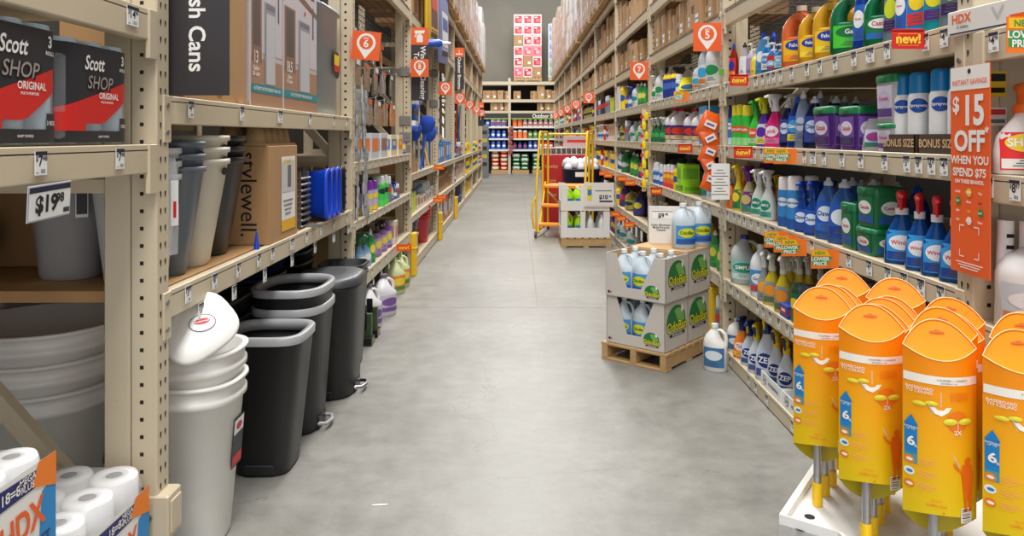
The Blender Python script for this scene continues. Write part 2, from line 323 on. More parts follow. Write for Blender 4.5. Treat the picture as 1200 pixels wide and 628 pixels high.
# ---------- setting ----------
def floor_mat():
    m = bpy.data.materials.new('polished_concrete'); m.use_nodes = True; nt = m.node_tree; b = nt.nodes['Principled BSDF']; N = nt.nodes.new; K = nt.links.new
    tc = N('ShaderNodeTexCoord')
    def noise(s, d=6, r=.6):
        n = N('ShaderNodeTexNoise'); n.inputs['Scale'].default_value = s; n.inputs['Detail'].default_value = d; n.inputs['Roughness'].default_value = r; K(tc.outputs['Object'], n.inputs['Vector']); return n
    n1, n2, n3 = noise(.9), noise(7, 8, .7), noise(60, 3)
    rp = N('ShaderNodeValToRGB'); rp.color_ramp.elements[0].position = .3; rp.color_ramp.elements[1].position = .72
    rp.color_ramp.elements[0].color = (*lin(FLOOR_A), 1); rp.color_ramp.elements[1].color = (*lin(FLOOR_B), 1); K(n1.outputs['Fac'], rp.inputs['Fac'])
    def mix(a, bcol, fac, mode='MIX'):
        x = N('ShaderNodeMix'); x.data_type = 'RGBA'; x.blend_type = mode; K(a, x.inputs['A'])
        if hasattr(bcol, 'links'): K(bcol, x.inputs['B'])
        else: x.inputs['B'].default_value = (*bcol, 1)
        if hasattr(fac, 'links'): K(fac, x.inputs['Factor'])
        else: x.inputs['Factor'].default_value = fac
        return x.outputs['Result']
    r2 = N('ShaderNodeValToRGB'); r2.color_ramp.elements[0].position = .35; r2.color_ramp.elements[1].position = .65; r2.color_ramp.elements[0].color = (.8, .79, .77, 1); r2.color_ramp.elements[1].color = (1.1, 1.1, 1.1, 1); K(n2.outputs['Fac'], r2.inputs['Fac'])
    c = mix(rp.outputs['Color'], r2.outputs['Color'], 1, 'MULTIPLY')
    r3 = N('ShaderNodeValToRGB'); r3.color_ramp.elements[0].color = (.93, .93, .93, 1); r3.color_ramp.elements[1].color = (1.06, 1.06, 1.06, 1); K(n3.outputs['Fac'], r3.inputs['Fac'])
    c = mix(c, r3.outputs['Color'], 1, 'MULTIPLY')
    # hairline cracks: distorted cell edges, only where a slow noise allows them
    nd = noise(2.5, 5, .6); va = N('ShaderNodeVectorMath'); va.operation = 'MULTIPLY_ADD'; va.inputs[1].default_value = (.5, .5, .5); K(nd.outputs['Color'], va.inputs[0]); K(tc.outputs['Object'], va.inputs[2])
    vo = N('ShaderNodeTexVoronoi'); vo.feature = 'DISTANCE_TO_EDGE'; vo.inputs['Scale'].default_value = .55; K(va.outputs[0], vo.inputs['Vector'])
    lt = N('ShaderNodeMath'); lt.operation = 'LESS_THAN'; lt.inputs[1].default_value = .0016; K(vo.outputs['Distance'], lt.inputs[0])
    n4 = noise(.45, 2); gt = N('ShaderNodeMath'); gt.operation = 'GREATER_THAN'; gt.inputs[1].default_value = .5; K(n4.outputs['Fac'], gt.inputs[0])
    mu = N('ShaderNodeMath'); mu.operation = 'MULTIPLY'; K(lt.outputs[0], mu.inputs[0]); K(gt.outputs[0], mu.inputs[1])
    m2 = N('ShaderNodeMath'); m2.operation = 'MULTIPLY'; m2.inputs[1].default_value = .45; K(mu.outputs[0], m2.inputs[0])
    c = mix(c, lin((92, 86, 78)), m2.outputs[0])
    K(c, b.inputs['Base Color'])
    rr = N('ShaderNodeMapRange'); rr.inputs['To Min'].default_value = .3; rr.inputs['To Max'].default_value = .55; K(n2.outputs['Fac'], rr.inputs['Value']); K(rr.outputs[0], b.inputs['Roughness'])
    b.inputs['Specular IOR Level'].default_value = .5
    return m
fm = floor_mat()
struct(MB().box(-2.6, -3, -.1, 9, 28.9, 0, fm).build('floor'))
MB_j = MB()
for y in (5.9, 12.2, 18.5, 24.8): MB_j.box(-2.4, y, -.0005, 8, y+.006, .0006, mat('joint_filler', (128, 122, 112), .7))
MB_j.box(.17, 5.9, -.0005, .175, 26, .0005, mat('joint_filler', (128, 122, 112), .7))
struct(MB_j.build('trim_1'))
concrete = mat('tilt_up_concrete', WALLC, .8, var=.16, scale=1.3, bump=.1)
struct(MB().box(-2.6, 28.6, 0, 9, 28.9, 9, concrete).build('wall_back'))
darkw = mat('shade_dark_backing', (44, 38, 33), .8, var=.2, scale=3)  # near-black colour carries the shade deep inside the racks
struct(MB().box(-2.62, -.6, 0, -2.5, 23, 8, darkw).build('light_block_left'))  # added sheet behind the left racks, stops world light leaking through
struct(MB().box(2.66, -.6, 0, 2.78, 24.5, 8, darkw).build('light_block_right'))  # added sheet on the right side, blocks world light likewise

# ---------- racks ----------
SHL = [  # left: name -> z of top, z of underside
]
def tagmesh(kind):
    k = ('tag', kind)
    if k in PRO: return PRO[k]
    m = MB(); w_, h_ = (.040, .052)
    if kind == 'far':
        m.box(-w_/2, -.0015, 0, w_/2, 0, h_, pwhite); m.rect(w_, h_*.2, pnavy, front(0, -.002, h_*.9))
        m.rect(w_*.5, h_*.3, pblack, front(0, -.002, h_*.58)); 
    else:
        if len(kind) > 5: w_ = .06
        m.box(-w_/2, -.0015, 0, w_/2, 0, h_, pwhite); m.rect(w_, h_*.17, pnavy, front(0, -.002, h_*.915))
        M = front(0, -.002, 0)
        a, b = kind.split('.')
        m.text(a[0], h_*.3, pblack, M @ T(-w_*.36, h_*.68, 0), .015); m.text(a[1:], h_*.6, pblack, M @ T(-w_*.06, h_*.58, 0), .02); m.text(b, h_*.3, pblack, M @ T(w_*.31, h_*.69, 0), .015)
        for i, q in enumerate((1, .4, 1.5, .6, 1, .5, 1.3)): m.rect(.0011*q, h_*.17, pblack, M, w_*(-.02+.055*i), h_*.17)
        m.rect(w_*.2, h_*.03, pblack, M, -w_*.34, h_*.1)
    PRO[k] = m.mesh('price_tag'); return PRO[k]
PRICES = ['$4.98', '$3.97', '$5.47', '$9.98', '$8.97', '$4.78', '$12.98', '$6.47', '$3.48', '$7.98']
def post(m, side, x, y, z1, detail):
    """rack upright; x = aisle face, y = near edge"""
    s = side
    m.box(x, y, 0, x+s*.075, y+.076, z1, beige, c=.004); m.box(x+s*.079, y+.004, 0, x+s*.155, y+.072, z1, beige, c=.004)
    m.box(x-s*.004, y-.012, 0, x+s*.1, y+.088, .012, beige)
    if not detail: return
    step = .05; n = int(z1/step)
    for i in range(1, n):
        z = i*step
        if detail > 1 or i % 1 == 0:
            q = .0055 if detail > 1 else .007
            m.add([(x+s*.043-q, y-.0006, z-q), (x+s*.043+q, y-.0006, z-q), (x+s*.043+q, y-.0006, z+q), (x+s*.043-q, y-.0006, z+q)], [(0, 1, 2, 3)], hole)
            for yy in ((.024, .052) if detail > 1 else (.038,)):
                pts = [(x-s*.0006, y+yy+.006*math.cos(a)*(1 if math.sin(a) > 0 else .55), z+(.007 if math.sin(a) > 0 else .014)*math.sin(a)) for a in [k*PI/4 for k in range(8)]]
                if s > 0: pts = pts[::-1]
                m.poly(pts, hole)
def rack(side, Y0, Y1, shelves, label, name='storage_rack', detail=1, ztop=3.35, deckkind=None, tags=None, group=None, endpost=False, nopost=False):
    X = side*(W if side > 0 else V); s = side
    r = empty(name, (X, Y0, 0)); tag(r, label, 'storage rack', group or 'beige storage racks along the aisle'); Mi = Matrix.Translation((-X, -Y0, 0))
    def part(mb, n, parent=None, bevel=0):
        m = MB().ext(mb, Mi); o = m.build(n, parent or r, bevel=bevel); return o
    if not nopost:
        m = MB(); post(m, s, X, Y0, ztop, detail); part(m, 'upright_post')
        m = MB(); m.box(X+s*.98, Y0, 0, X+s*1.055, Y0+.076, ztop, beige, c=.004); part(m, 'upright_post')
        for z in (.15, 1.2, 2.25, 3.2):
            if z < ztop-.1: part(MB().box(X+s*.15, Y0+.02, z, X+s*.985, Y0+.056, z+.04, beige), 'cross_brace')
        for z0, z1 in ((1.16, .22), (2.2, 1.26)):
            a, b = Vector((X+s*.98, 0, z0)), Vector((X+s*.15, 0, z1)); d = (b-a).normalized(); n_ = Vector((-d.z, 0, d.x))*.026
            m = MB(); pts = [(p.x, p.z) for p in (a+n_, a-n_, b-n_, b+n_)]
            m.prism([(p[0], p[1]) for p in pts], -(Y0+.056), -(Y0+.02), beige, Matrix(((1, 0, 0, 0), (0, 0, -1, 0), (0, 1, 0, 0), (0, 0, 0, 1))))
            part(m, 'diagonal_brace')
    if endpost:
        m = MB(); post(m, s, X, Y1, ztop, 0); part(m, 'upright_post')
    out = {}
    for sh in shelves:
        nm, z1, z0 = sh[:3]; dk = sh[3] if len(sh) > 3 else 'board'
        m = MB(); ya, yb = Y0+.076, Y1
        m.box(X+s*.002, ya, z0, X+s*.045, yb, z1-.012, beige, c=.003); m.box(X+s*.002, ya, z1-.02, X+s*.03, yb, z1, beige, c=.002)
        hb = max(.14, z1-z0+.05)
        if z0 > .03:
            for y, w_ in ((ya-.04, .046), (yb-.048, .046)):
                m.box(X-s*.004, y, z1-hb, X+s*.01, y+w_, z1, beige, c=.002)
                if detail:
                    for zz in (z1-.03, z1-hb+.03): m.cyl(X-s*.004, 0, -.005, .004, .008, galv, 8, M=Matrix.Translation((0, y+.02, zz)) @ Matrix.Translation((X-s*.004, 0, 0)) @ Matrix.Rotation(PI/2, 4, 'Y') @ Matrix.Translation((-(X-s*.004), 0, 0)))
        bm = part(m, 'shelf_beam', bevel=0); out[nm] = bm
        part(MB().box(X+s*1.0, ya, z0, X+s*1.045, yb, z1, beige), 'rear_beam')
        if dk == 'board': m = MB().box(X+s*.03, ya+.002, z1-.028, X+s*1.0, yb-.002, z1-.001, deckm)
        elif dk == 'wood': m = MB().box(X+s*.05, ya-.0, z1-.036, X+s*1.0, yb-.002, z1-.001, woodm, c=.002)
        else:
            m = MB(); n = int((yb-ya)/.1); 
            for i in range(n+1): y = ya+(yb-ya)*i/n; m.box(X+s*.006, y-.003, z1-.004, X+s*1.0, y+.003, z1-.001, wire)
            for i in range(14): x = X+s*(.02+.075*i); m.box(x-.003, ya, z1-.009, x+.003, yb, z1-.004, wire)
            m.box(X-s*.002, ya, z1, X+s*.002, yb, z1+.004, wire)
            if detail:
                n = int((yb-ya)/.05)
                for i in range(n): y = ya+(yb-ya)*i/n; m.box(X-s*.001, y-.0015, z1-.012, X+s*.001, y+.0015, z1+.002, wire)
        part(m, 'shelf_deck')
        tl = (tags or {}).get(nm)
        if tl:
            for t in tl:      # t: (y, price or 'far')
                me = tagmesh(t[1]); o = bpy.data.objects.new('price_tag', me); col.objects.link(o); o.parent = bm
                o.location = (-s*.001, t[0]-Y0, z1-.062+(t[2] if len(t) > 2 else 0)); o.rotation_euler = (0, 0, -s*PI/2)
    return r
def ypx(side, px, d=0): return (W if side > 0 else V)*F/abs(px-XV) if not d else ((W if side > 0 else V)+d)*F/abs(px-XV)
def tagpx(side, pxs, k0=0): return [(ypx(side, p), PRICES[(i*3+k0) % len(PRICES)]) for i, p in enumerate(pxs)]
def tagrow(Y0, Y1, n, far=True, k0=0): return [(Y0+.2+(Y1-Y0-.3)*(i+.5)/n, 'far' if far else PRICES[(i*3+k0) % len(PRICES)]) for i in range(n)]
RY = [2.04, 4.51, 7.02, 9.4, 11.87, 14.4, 16.9, 19.4, 21.9, 24.4]
LY = [2.13, 4.67, 7.26, 9.79, 12.35, 14.9, 17.45, 20.0, 22.5]
SR = [('bottom', .08, .004), ('lower', .505, .425), ('waist', .932, .857), ('middle', 1.312, 1.236), ('upper', 1.69, 1.605), ('overhead', 2.13, 2.035, 'wire'), ('high overhead', 2.6, 2.5, 'wire')]
rtags = {'upper': [852, 877, 886, 894, 901, 907, 915, 928, 946, 961, 979, 1001, 1020, 1040, 1085, 1107], 'middle': [848, 852.5, 885, 893, 943, 953, 966, 987, 1009, 1037, 1063, 1077, 1092, 1107],
         'waist': [847, 853, 861, 867, 873, 881, 889, 898, 906, 952, 995, 1019, 1041, 1060, 1080, 1103], 'lower': [849, 857, 865, 876, 888, 895, 903, 913, 923, 930, 940, 960, 985], 'bottom': [856, 878, 886, 899, 930, 950]}
racks = {}
rack(1, .2, RY[0], [('bottom', .08, .004), ('lower', .505, .425), ('waist', .86, .78), ('middle', 1.265, 1.19), ('upper', 1.65, 1.565)], 'beige rack end at right edge holding the shout spray and large white jug'.replace('shout', 'stain'), detail=0, nopost=True,
     tags={'upper': [(ypx(1, 1165), '$4.98')], 'middle': [(ypx(1, 1159), '$5.47'), (ypx(1, 1190), '$8.97')], 'lower': [(ypx(1, 1148), '$5.97')]})
rack(1, RY[0], RY[1], SR[:6], 'beige rack holding the dish soaps and blue glass cleaner behind the dusters', detail=2, tags={k: tagpx(1, v, i) for i, (k, v) in enumerate(rtags.items())})
rack(1, RY[1], RY[2], SR, 'beige rack with the bay 5 sign, behind the white jug cartons', detail=1, tags={k: tagrow(RY[1], RY[2], n, False, n) for k, n in (('bottom', 6), ('lower', 10), ('waist', 10), ('middle', 9), ('upper', 13))})
rack(1, RY[2], RY[3], SR+[('top', 3.2, 3.1, 'wire')], 'beige rack with the bay 7 sign, behind the white tray display', detail=1, ztop=3.3, tags={k: tagrow(RY[2], RY[3], n) for k, n in (('bottom', 9), ('lower', 10), ('waist', 9), ('middle', 8), ('upper', 9))})
RW = ['fourth right rack from the camera, behind the yellow ladder', 'fifth right rack from the camera, with the bay 11 sign', 'sixth right rack from the camera, with the third sign from the front', 'seventh right rack from the camera, half lost in the distance', 'eighth right rack from the camera, far down the aisle', 'farthest right rack, beside the cross aisle at the back']
for i in range(3, 9):
    rack(1, RY[i], RY[i+1], SR+[('top', 3.2, 3.1, 'wire')], 'beige '+RW[i-3], detail=1 if i < 6 else 0, ztop=3.3, endpost=(i == 8), tags={k: tagrow(RY[i], RY[i+1], 5) for k in ('lower', 'waist', 'middle', 'upper')} if i < 7 else None)
# left racks
ltags = {'overhead': [(ypx(-1, p), PRICES[(i*3) % 10]) for i, p in enumerate((223, 283, 328, 363, 391, 406))],
         'waist': [(ypx(-1, p), PRICES[(i*3+1) % 10], z) for i, (p, z) in enumerate(((220, 0), (251, 0), (279, 0), (303, 0), (319, 0), (342, 0), (359, 0), (376, 0), (391, 0), (406, 0), (235, -.075), (274, -.075), (310, -.075), (342, -.075), (369, -.075), (391, -.075), (408, -.075)))]}
rack(-1, .3, LY[0], [('middle', 1.343, 1.262), ('overhead', 1.725, 1.638), ('bottom', .03, .004)], 'beige rack end at left edge holding the blue towel packs', detail=0, nopost=True,
     tags={'middle': [(ypx(-1, 47), '$7.48'), (ypx(-1, 140), '$7.48')], 'overhead': [(ypx(-1, 155), '$14.98')]})
rack(-1, LY[0], LY[1], [('waist', .905, .82, 'wood'), ('overhead', 1.487, 1.402)], 'beige rack holding waste baskets, first full rack on the left', detail=2, tags=ltags)
SL1 = [('lower', .43, .335), ('waist', .817, .755), ('middle', 1.2, 1.135), ('high overhead', 2.6, 2.5, 'wire')]
rack(-1, LY[1], LY[2], SL1, 'beige rack with the bay 6 sign and hooks of hanging packets', detail=1, ztop=3.3, tags={'lower': tagrow(LY[1], LY[2], 8, False)+[(y, p, -.075) for y, p in tagrow(LY[1], LY[2], 7, False, 2)], 'waist': tagrow(LY[1], LY[2], 11, False, 3), 'middle': tagrow(LY[1], LY[2], 10, False, 5)})
SL2 = [('bottom', .11, .01), ('lower', .57, .5), ('middle', .99, .92), ('high overhead', 2.6, 2.5, 'wire'), ('top', 3.3, 3.18, 'wire')]
rack(-1, LY[2], LY[3], SL2, 'beige rack with the bay 8 sign, mops and red buckets', detail=1, ztop=3.3, tags={'lower': tagrow(LY[2], LY[3], 8), 'middle': tagrow(LY[2], LY[3], 8)})
LW = ['fourth left rack from the camera, with the bay 10 sign', 'fifth left rack from the camera, with the outdoor brooms sign', 'sixth left rack from the camera, with yellow boxes low down', 'seventh left rack from the camera, far down the aisle', 'farthest left rack, beside the cross aisle at the back']
for i in range(3, 8):
    rack(-1, LY[i], LY[i+1], SL2, 'beige '+LW[i-3], detail=1 if i < 5 else 0, ztop=3.3, endpost=(i == 7), tags={k: tagrow(LY[i], LY[i+1], 5) for k in ('lower', 'middle')} if i < 6 else None)

# ---------- shelf rows ----------
BAYN = {1: ['right edge rack', 'first right rack', 'second right rack', 'third right rack', 'fourth right rack', 'fifth right rack', 'sixth right rack', 'seventh right rack', 'eighth right rack', 'farthest right rack'],
        -1: ['left edge rack', 'first left rack', 'second left rack', 'third left rack', 'fourth left rack', 'fifth left rack', 'sixth left rack', 'seventh left rack', 'farthest left rack']}
def bounds(side, k):
    A = RY if side > 0 else LY
    return (1.2 if k == 0 else A[k-1]+.085, A[k]-.02)
def row(side, k, z, shelf, items, back=0, turn=None, flat=False):
    """items: (px, ytop, style, desc, {w,d,set,h,turn})"""
    lo, hi = bounds(side, k); L = []
    for it in items:
        px, yt, st, desc = it[:4]; o = it[4] if len(it) > 4 else {}
        kind = st[0]; dw, dd = DIM[kind]; w_ = o.get('w', dw); d_ = o.get('d', dd)
        ex = max(d_, w_*.8) if kind not in ('tub', 'box') else d_
        x = (W if side > 0 else V)+.012+ex/2+o.get('set', 0)
        Y = x*F/abs(px-XV); h = o.get('h') or (H-(yt-YV)*Y/F)-z
        L.append([Y, w_, d_, x, h, st, desc, o])
    for setv in sorted({round(l[7].get('set', 0), 2) for l in L}):
        G = sorted([l for l in L if round(l[7].get('set', 0), 2) == setv], key=lambda l: l[0])
        tot = sum(l[1] for l in G)+.004*len(G)
        if tot > hi-lo:
            q = (hi-lo)/tot*.99
            for l in G: l[1] *= q; l[2] *= q
        for _ in range(200):
            for a, b in zip(G, G[1:]):
                g = (a[1]+b[1])/2*1.0+.003-(b[0]-a[0])
                if g > 0: a[0] -= g/2; b[0] += g/2
            for l in G: l[0] = max(lo+l[1]/2, min(hi-l[1]/2, l[0]))
    for Y, w_, d_, x, h, st, desc, o in L:
        kind = st[0]; t = o.get('turn', turn if turn is not None else (0 if kind in ('tub', 'box') else 30))
        rz = -side*(PI/2-math.radians(t)); h = max(.06, h)
        for b in range(1+o.get('back', back)):
            p = product(st, h, w_*.97, d_, flat or b > 0)
            ob = p.put(NAME[kind][0], (side*(x+b*(max(d_, w_*.75)+.012)), Y, z), rz+random.uniform(-.08, .08)*(kind not in ('tub', 'box')))
            reg(ob, desc if not b else desc+' behind', NAME[kind][1], '%s shelf, %s' % (shelf, BAYN[side][k]), Y+b*.001)
def fill(side, k, z, shelf, specs, n, hr, flat=True, back=0, rnd=None, ya=None, yb=None, set_=0):
    lo, hi = bounds(side, k); lo = ya or lo; hi = yb or hi; rn = random.Random(rnd or (k*31+int(z*100)+side)); y = lo+.03; i = 0; run = 0
    Wd = (hi-lo-.06)/n; cur = None
    for j in range(n):
        if run <= 0: cur = rn.choice(specs); run = rn.choice((1, 2, 2, 3)); h = rn.uniform(*hr)*cur[2] if len(cur) > 2 else rn.uniform(*hr)
        run -= 1; st, desc = cur[:2]; kind = st[0]; dw, dd = DIM[kind]; w_ = min(Wd*.92, dw*1.15); d_ = dd
        Y = lo+.03+Wd*(j+.5); x = (W if side > 0 else V)+.012+max(w_*.5, d_/2)+set_
        t = 0 if kind in ('tub', 'box') else 30
        for b in range(1+back):
            ob = product(st, h, w_, d_, flat or b > 0).put(NAME[kind][0], (side*(x+b*(max(w_, d_)+.012)), Y, z), -side*(PI/2-math.radians(t)))
            reg(ob, desc if not b else desc+' behind', NAME[kind][1], '%s shelf, %s' % (shelf, BAYN[side][k]), Y+b*.001)
CART = {}
def carton(w, d, h, kind):
    k = (round(w, 2), round(d, 2), round(h, 2), kind)
    if k in CART: return CART[k]
    rn = random.Random(kind); w, d, h = k[:3]; m = MB(); km = kraft[kind % 4]; m.box(-w/2, -d/2, 0, w/2, d/2, h, km, c=.003)
    ink = paint((96, 70, 48))
    for R_, ww, dd in ((Matrix.Identity(4), w, d), (Matrix.Rotation(PI/2, 4, 'Z'), d, w), (Matrix.Rotation(-PI/2, 4, 'Z'), d, w)):
        M = R_ @ front(0, -dd/2-.0008, 0)
        if kind % 2: m.rect(.05, h, tape, M, 0, h/2)
        else: m.rect(.003, h*.98, ink, M, 0, h/2)
        if kind % 3 != 2: m.rect(min(.1, ww*.3), min(.08, h*.25), pwhite, M, ww*.2, h*.3, .0005); m.rect(min(.08, ww*.25), .008, pblack, M, ww*.2, h*.3, .001)
        for q in range(3): m.rect(min(.12, ww*.3)*rn.uniform(.4, 1), .012, ink, M, -ww*.2, h*(.72-.08*q), .0005)
        if kind % 3 == 1: m.disc(min(.03, ww*.1), ink, M @ T(-ww*.22, h*.28, .0005), 10)
    CART[k] = m.mesh('shipping_carton'); return CART[k]
def cartons(side, k, z, shelf, hr, fillp=1.0, wr=(.18, .42), dep=.42, seed=0, ya=None, yb=None, off=.02):
    lo, hi = bounds(side, k); lo = ya or lo; hi = yb or hi; rn = random.Random(seed+k*7+int(z*10)); y = lo+.02
    while y < hi-wr[0]-.02:
        w_ = round(min(rn.uniform(*wr), hi-y-.01), 2)
        if rn.random() < fillp:
            h = round(rn.uniform(*hr), 2); kd = rn.randrange(12); d_ = round(dep*rn.uniform(.8, 1), 2)
            o = bpy.data.objects.new('shipping_carton', carton(w_-.01, d_, h, kd)); col.objects.link(o)
            X = (W if side > 0 else V)+off+d_/2+rn.uniform(0, .03)
            o.location = (side*X, y+w_/2, z); o.rotation_euler = (0, 0, -side*PI/2)
            sz = 'tall ' if h > 1.25*w_ else 'low ' if h < .8*w_ else 'squarish '
            reg(o, sz+'brown carton', 'box', '%s shelf, %s' % (shelf, BAYN[side][k]), y)
            if h < .22 and rn.random() < .6:
                o2 = bpy.data.objects.new('shipping_carton', carton(w_-.02, d_, .2, (kd+5) % 12)); col.objects.link(o2); o2.location = (side*X, y+w_/2, z+h); o2.rotation_euler = o.rotation_euler
                reg(o2, 'brown carton stacked on another', 'box', '%s shelf, %s' % (shelf, BAYN[side][k]), y)
        y += w_+rn.uniform(.004, .03)
# ---------- styles ----------
def st(kind, m, cap, lab, **k): return (kind, dict(m=m, cap=pl(cap), lab=lab, **k))
def liq(rgb): return mat('liquid_%d_%d_%d' % rgb, rgb, .14, trans=.35, var=.04)
def milky(rgb): return mat('milky_%d_%d_%d' % rgb, rgb, .28, trans=.2, var=.04)
Wt, Bk, Bl, Rd, Ye, Gn = (238, 238, 236), (24, 24, 26), (22, 60, 160), (205, 30, 34), (242, 208, 28), (30, 150, 70)
s_orange = st('grip', milky((226, 112, 60)), (236, 214, 196), (242, 190, 30), oval=(30, 60, 170), low=(250, 150, 20), text='Fabuloso', tc=Wt, oz=.75)
s_yellow = st('grip', milky((222, 166, 34)), (232, 220, 190), (245, 200, 30), oval=(30, 60, 170), low=(250, 215, 60), text='Fabuloso', oz=.75)
s_green = st('grip', milky((24, 112, 72)), (222, 222, 205), (70, 200, 50), oval=(20, 110, 60), text='Gain', oz=.7)
s_cascG = st('grip', milky((10, 110, 66)), (20, 90, 160), (20, 120, 72), oval=Wt, low=(30, 110, 200), text='Cascade', tc=(200, 30, 40), oz=.75)
s_bluet = st('squeeze', liq((24, 70, 170)), (24, 60, 150), (30, 96, 190), oval=Wt, text='Finish', tc=(200, 30, 30))
s_teal = st('squeeze', pl((20, 150, 160)), (70, 30, 120), (18, 140, 160), oval=(230, 220, 40), low=(90, 40, 130), text='', e=3)
s_greyg = st('squeeze', pl((110, 132, 140)), (40, 44, 60), (90, 110, 120), oval=(210, 220, 40), low=(60, 30, 90), text='')
s_ylbl = st('pouch', pl((30, 150, 205)), (40, 90, 180), (30, 120, 200), oval=(245, 210, 40), text='', low=(230, 50, 50))
s_redflat = st('squeeze', liq((176, 42, 22)), (22, 70, 190), (210, 40, 50), oval=(30, 50, 150), low=(245, 150, 30), text='')
s_clearw = st('squeeze', milky((190, 180, 180)), (30, 26, 26), (235, 235, 235), oval=(225, 225, 225), text='', tc=(40, 40, 44))
s_pumpP = st('pump', milky((196, 186, 206)), (238, 236, 230), (170, 140, 200), text='', tc=(70, 30, 110))
s_pumpY = st('pump', pl((225, 206, 70)), (236, 232, 214), (236, 210, 60), text='', tc=(40, 80, 60))
s_pumpB = st('pump', liq((40, 120, 190)), (190, 214, 232), (225, 236, 244), oval=(60, 140, 210), text='Dial', tc=Wt)
s_pumpR = st('pump', liq((54, 130, 196)), (232, 236, 240), (206, 40, 44), oval=(130, 200, 230), text='Dial', oz=.4)
s_pumpB2 = st('pump', liq((36, 110, 176)), (225, 230, 236), (170, 214, 236), oval=(120, 190, 224), text='Dial')
s_clearB = st('squeeze', liq((90, 160, 210)), (20, 66, 200), (60, 140, 205), oval=Wt, text='', tc=(20, 60, 160))
s_clearB2 = st('squeeze', liq((36, 70, 120)), (20, 66, 200), (40, 90, 170), oval=(140, 190, 220), text='')
s_lysB = st('aero', pl((30, 70, 160)), (20, 36, 110), (60, 120, 200), oval=Wt, low=(200, 220, 240), text='LYSOL', tc=(30, 60, 150))
s_gain = st('aero', pl((60, 190, 60)), (236, 222, 40), (50, 196, 60), oval=(240, 80, 40), low=(150, 224, 140), text='Gain', tc=Wt, oz=.4)
s_gainS = st('spray', pl((70, 206, 60)), (40, 180, 60), (60, 196, 60), oval=(240, 80, 40), low=(200, 240, 190), text='Gain', noz=pl((40, 180, 60)))
s_purpS = st('spray', pl((96, 40, 170)), (206, 214, 30), (214, 224, 236), oval=(90, 40, 160), text='', low=(230, 220, 60))
s_pink = st('spray', pl((222, 20, 120)), (240, 238, 238), (226, 24, 124), oval=(245, 240, 244), text='pink', tc=(222, 20, 120), low=(240, 120, 180))
s_dkdish = st('squeeze', liq((22, 30, 76)), (200, 205, 212), (40, 60, 140), oval=(190, 210, 235), text='Dawn', tc=(20, 40, 120))
s_bldish = st('squeeze', liq((18, 60, 150)), (30, 90, 190), (22, 90, 190), oval=(60, 160, 220), text='Dawn', low=(230, 214, 40))
s_grdish = st('squeeze', milky((126, 140, 160)), (205, 208, 214), (110, 130, 160), oval=(180, 190, 210), text='Dawn', tc=(20, 30, 80))
s_ptub = st('tub', liq((92, 50, 140)), (14, 116, 66), (120, 78, 170), oval=(228, 222, 238), low=(60, 30, 100), text='Cascade', tc=(200, 30, 50))
s_ctub = st('tub', milky((196, 196, 202)), (14, 120, 66), (214, 210, 220), oval=(200, 190, 220), low=(100, 60, 150), text='Cascade', tc=(200, 30, 50))
s_gtub = st('tub', pl((14, 106, 62)), (16, 112, 66), (18, 116, 70), oval=(236, 240, 240), low=(30, 90, 180), text='Cascade', tc=(200, 30, 40))
s_silver = st('pouch', mat('foil', (190, 190, 200), .25, metal=.5), (160, 160, 170), (196, 196, 210), oval=(120, 70, 160), low=(40, 120, 90), text='FINISH', tc=(200, 30, 50))
s_spway = st('aero', pl(Wt), (20, 130, 196), Wt, oval=(20, 80, 170), low=Wt, text='Sprayway', tc=Wt, oz=.58)
s_orS = st('spray', pl((236, 110, 24)), (244, 190, 30), (240, 130, 30), oval=(40, 90, 50), text='', low=(250, 200, 50))
s_orF = st('squeeze', pl((236, 110, 24)), (20, 50, 110), (240, 120, 26), oval=(40, 80, 60), text='')
s_ygS = st('spray', pl((226, 200, 30)), (240, 202, 22), (36, 130, 70), oval=(240, 210, 40), text='', tc=(20, 60, 30))
s_purpW = st('spray', milky((214, 200, 160)), (110, 40, 130), (120, 50, 140), oval=(210, 190, 120), low=(40, 160, 130), text='')
s_whG = st('spray', pl((226, 230, 226)), (232, 234, 232), (210, 230, 224), oval=(20, 140, 110), text='SIMPLE', low=(60, 170, 140))
s_febr = st('aero', pl((40, 130, 200)), (240, 240, 240), (50, 140, 210), oval=(220, 236, 246), low=(30, 90, 170), text='Febreze', tc=(20, 60, 150))
s_dawnp = st('spray', liq((20, 80, 180)), (20, 70, 170), (20, 80, 180), oval=(210, 230, 245), text='Dawn', tc=(20, 50, 140))
s_bigblue = st('squeeze', liq((70, 120, 196)), (206, 216, 230), (30, 90, 190), oval=(220, 232, 246), text='Dawn', tc=(20, 50, 150), low=(40, 110, 200))
s_bigblue2 = st('squeeze', liq((60, 112, 190)), (210, 216, 230), (36, 90, 180), oval=(220, 228, 240), text='', tc=(220, 50, 40), low=(30, 60, 150))
s_windex = st('spray', mat('liquid_window_blue', (20, 92, 176), .1, trans=.45, var=.03), (226, 226, 230), (50, 150, 220), oval=(235, 240, 246), text='Windex', tc=(206, 30, 50), low=(20, 70, 160), trig=pl((206, 30, 48)), noz=pl((206, 30, 48)), top=pl((206, 30, 48)))
s_yjug = st('jug', pl((232, 196, 24)), (24, 50, 130), (90, 40, 130), text='CLR', oval=(240, 200, 30), tc=(90, 40, 130))
s_tgal = st('jug', milky((206, 214, 214)), (20, 60, 150), (150, 206, 196), oval=(30, 150, 120), text='SIMPLE', low=(210, 230, 226))
s_wblu = st('jug', pl((228, 230, 232)), (232, 232, 232), (60, 150, 215), oval=Wt, text='Clorox', tc=(20, 60, 160), low=(220, 60, 40))
s_gryS = st('spray', pl((140, 142, 146)), (232, 232, 230), (150, 150, 150), oval=(240, 160, 40), text='')
s_mild = st('spray', pl((206, 186, 22)), (228, 228, 222), (150, 150, 150), oval=(240, 150, 30), text='', low=(90, 120, 60))
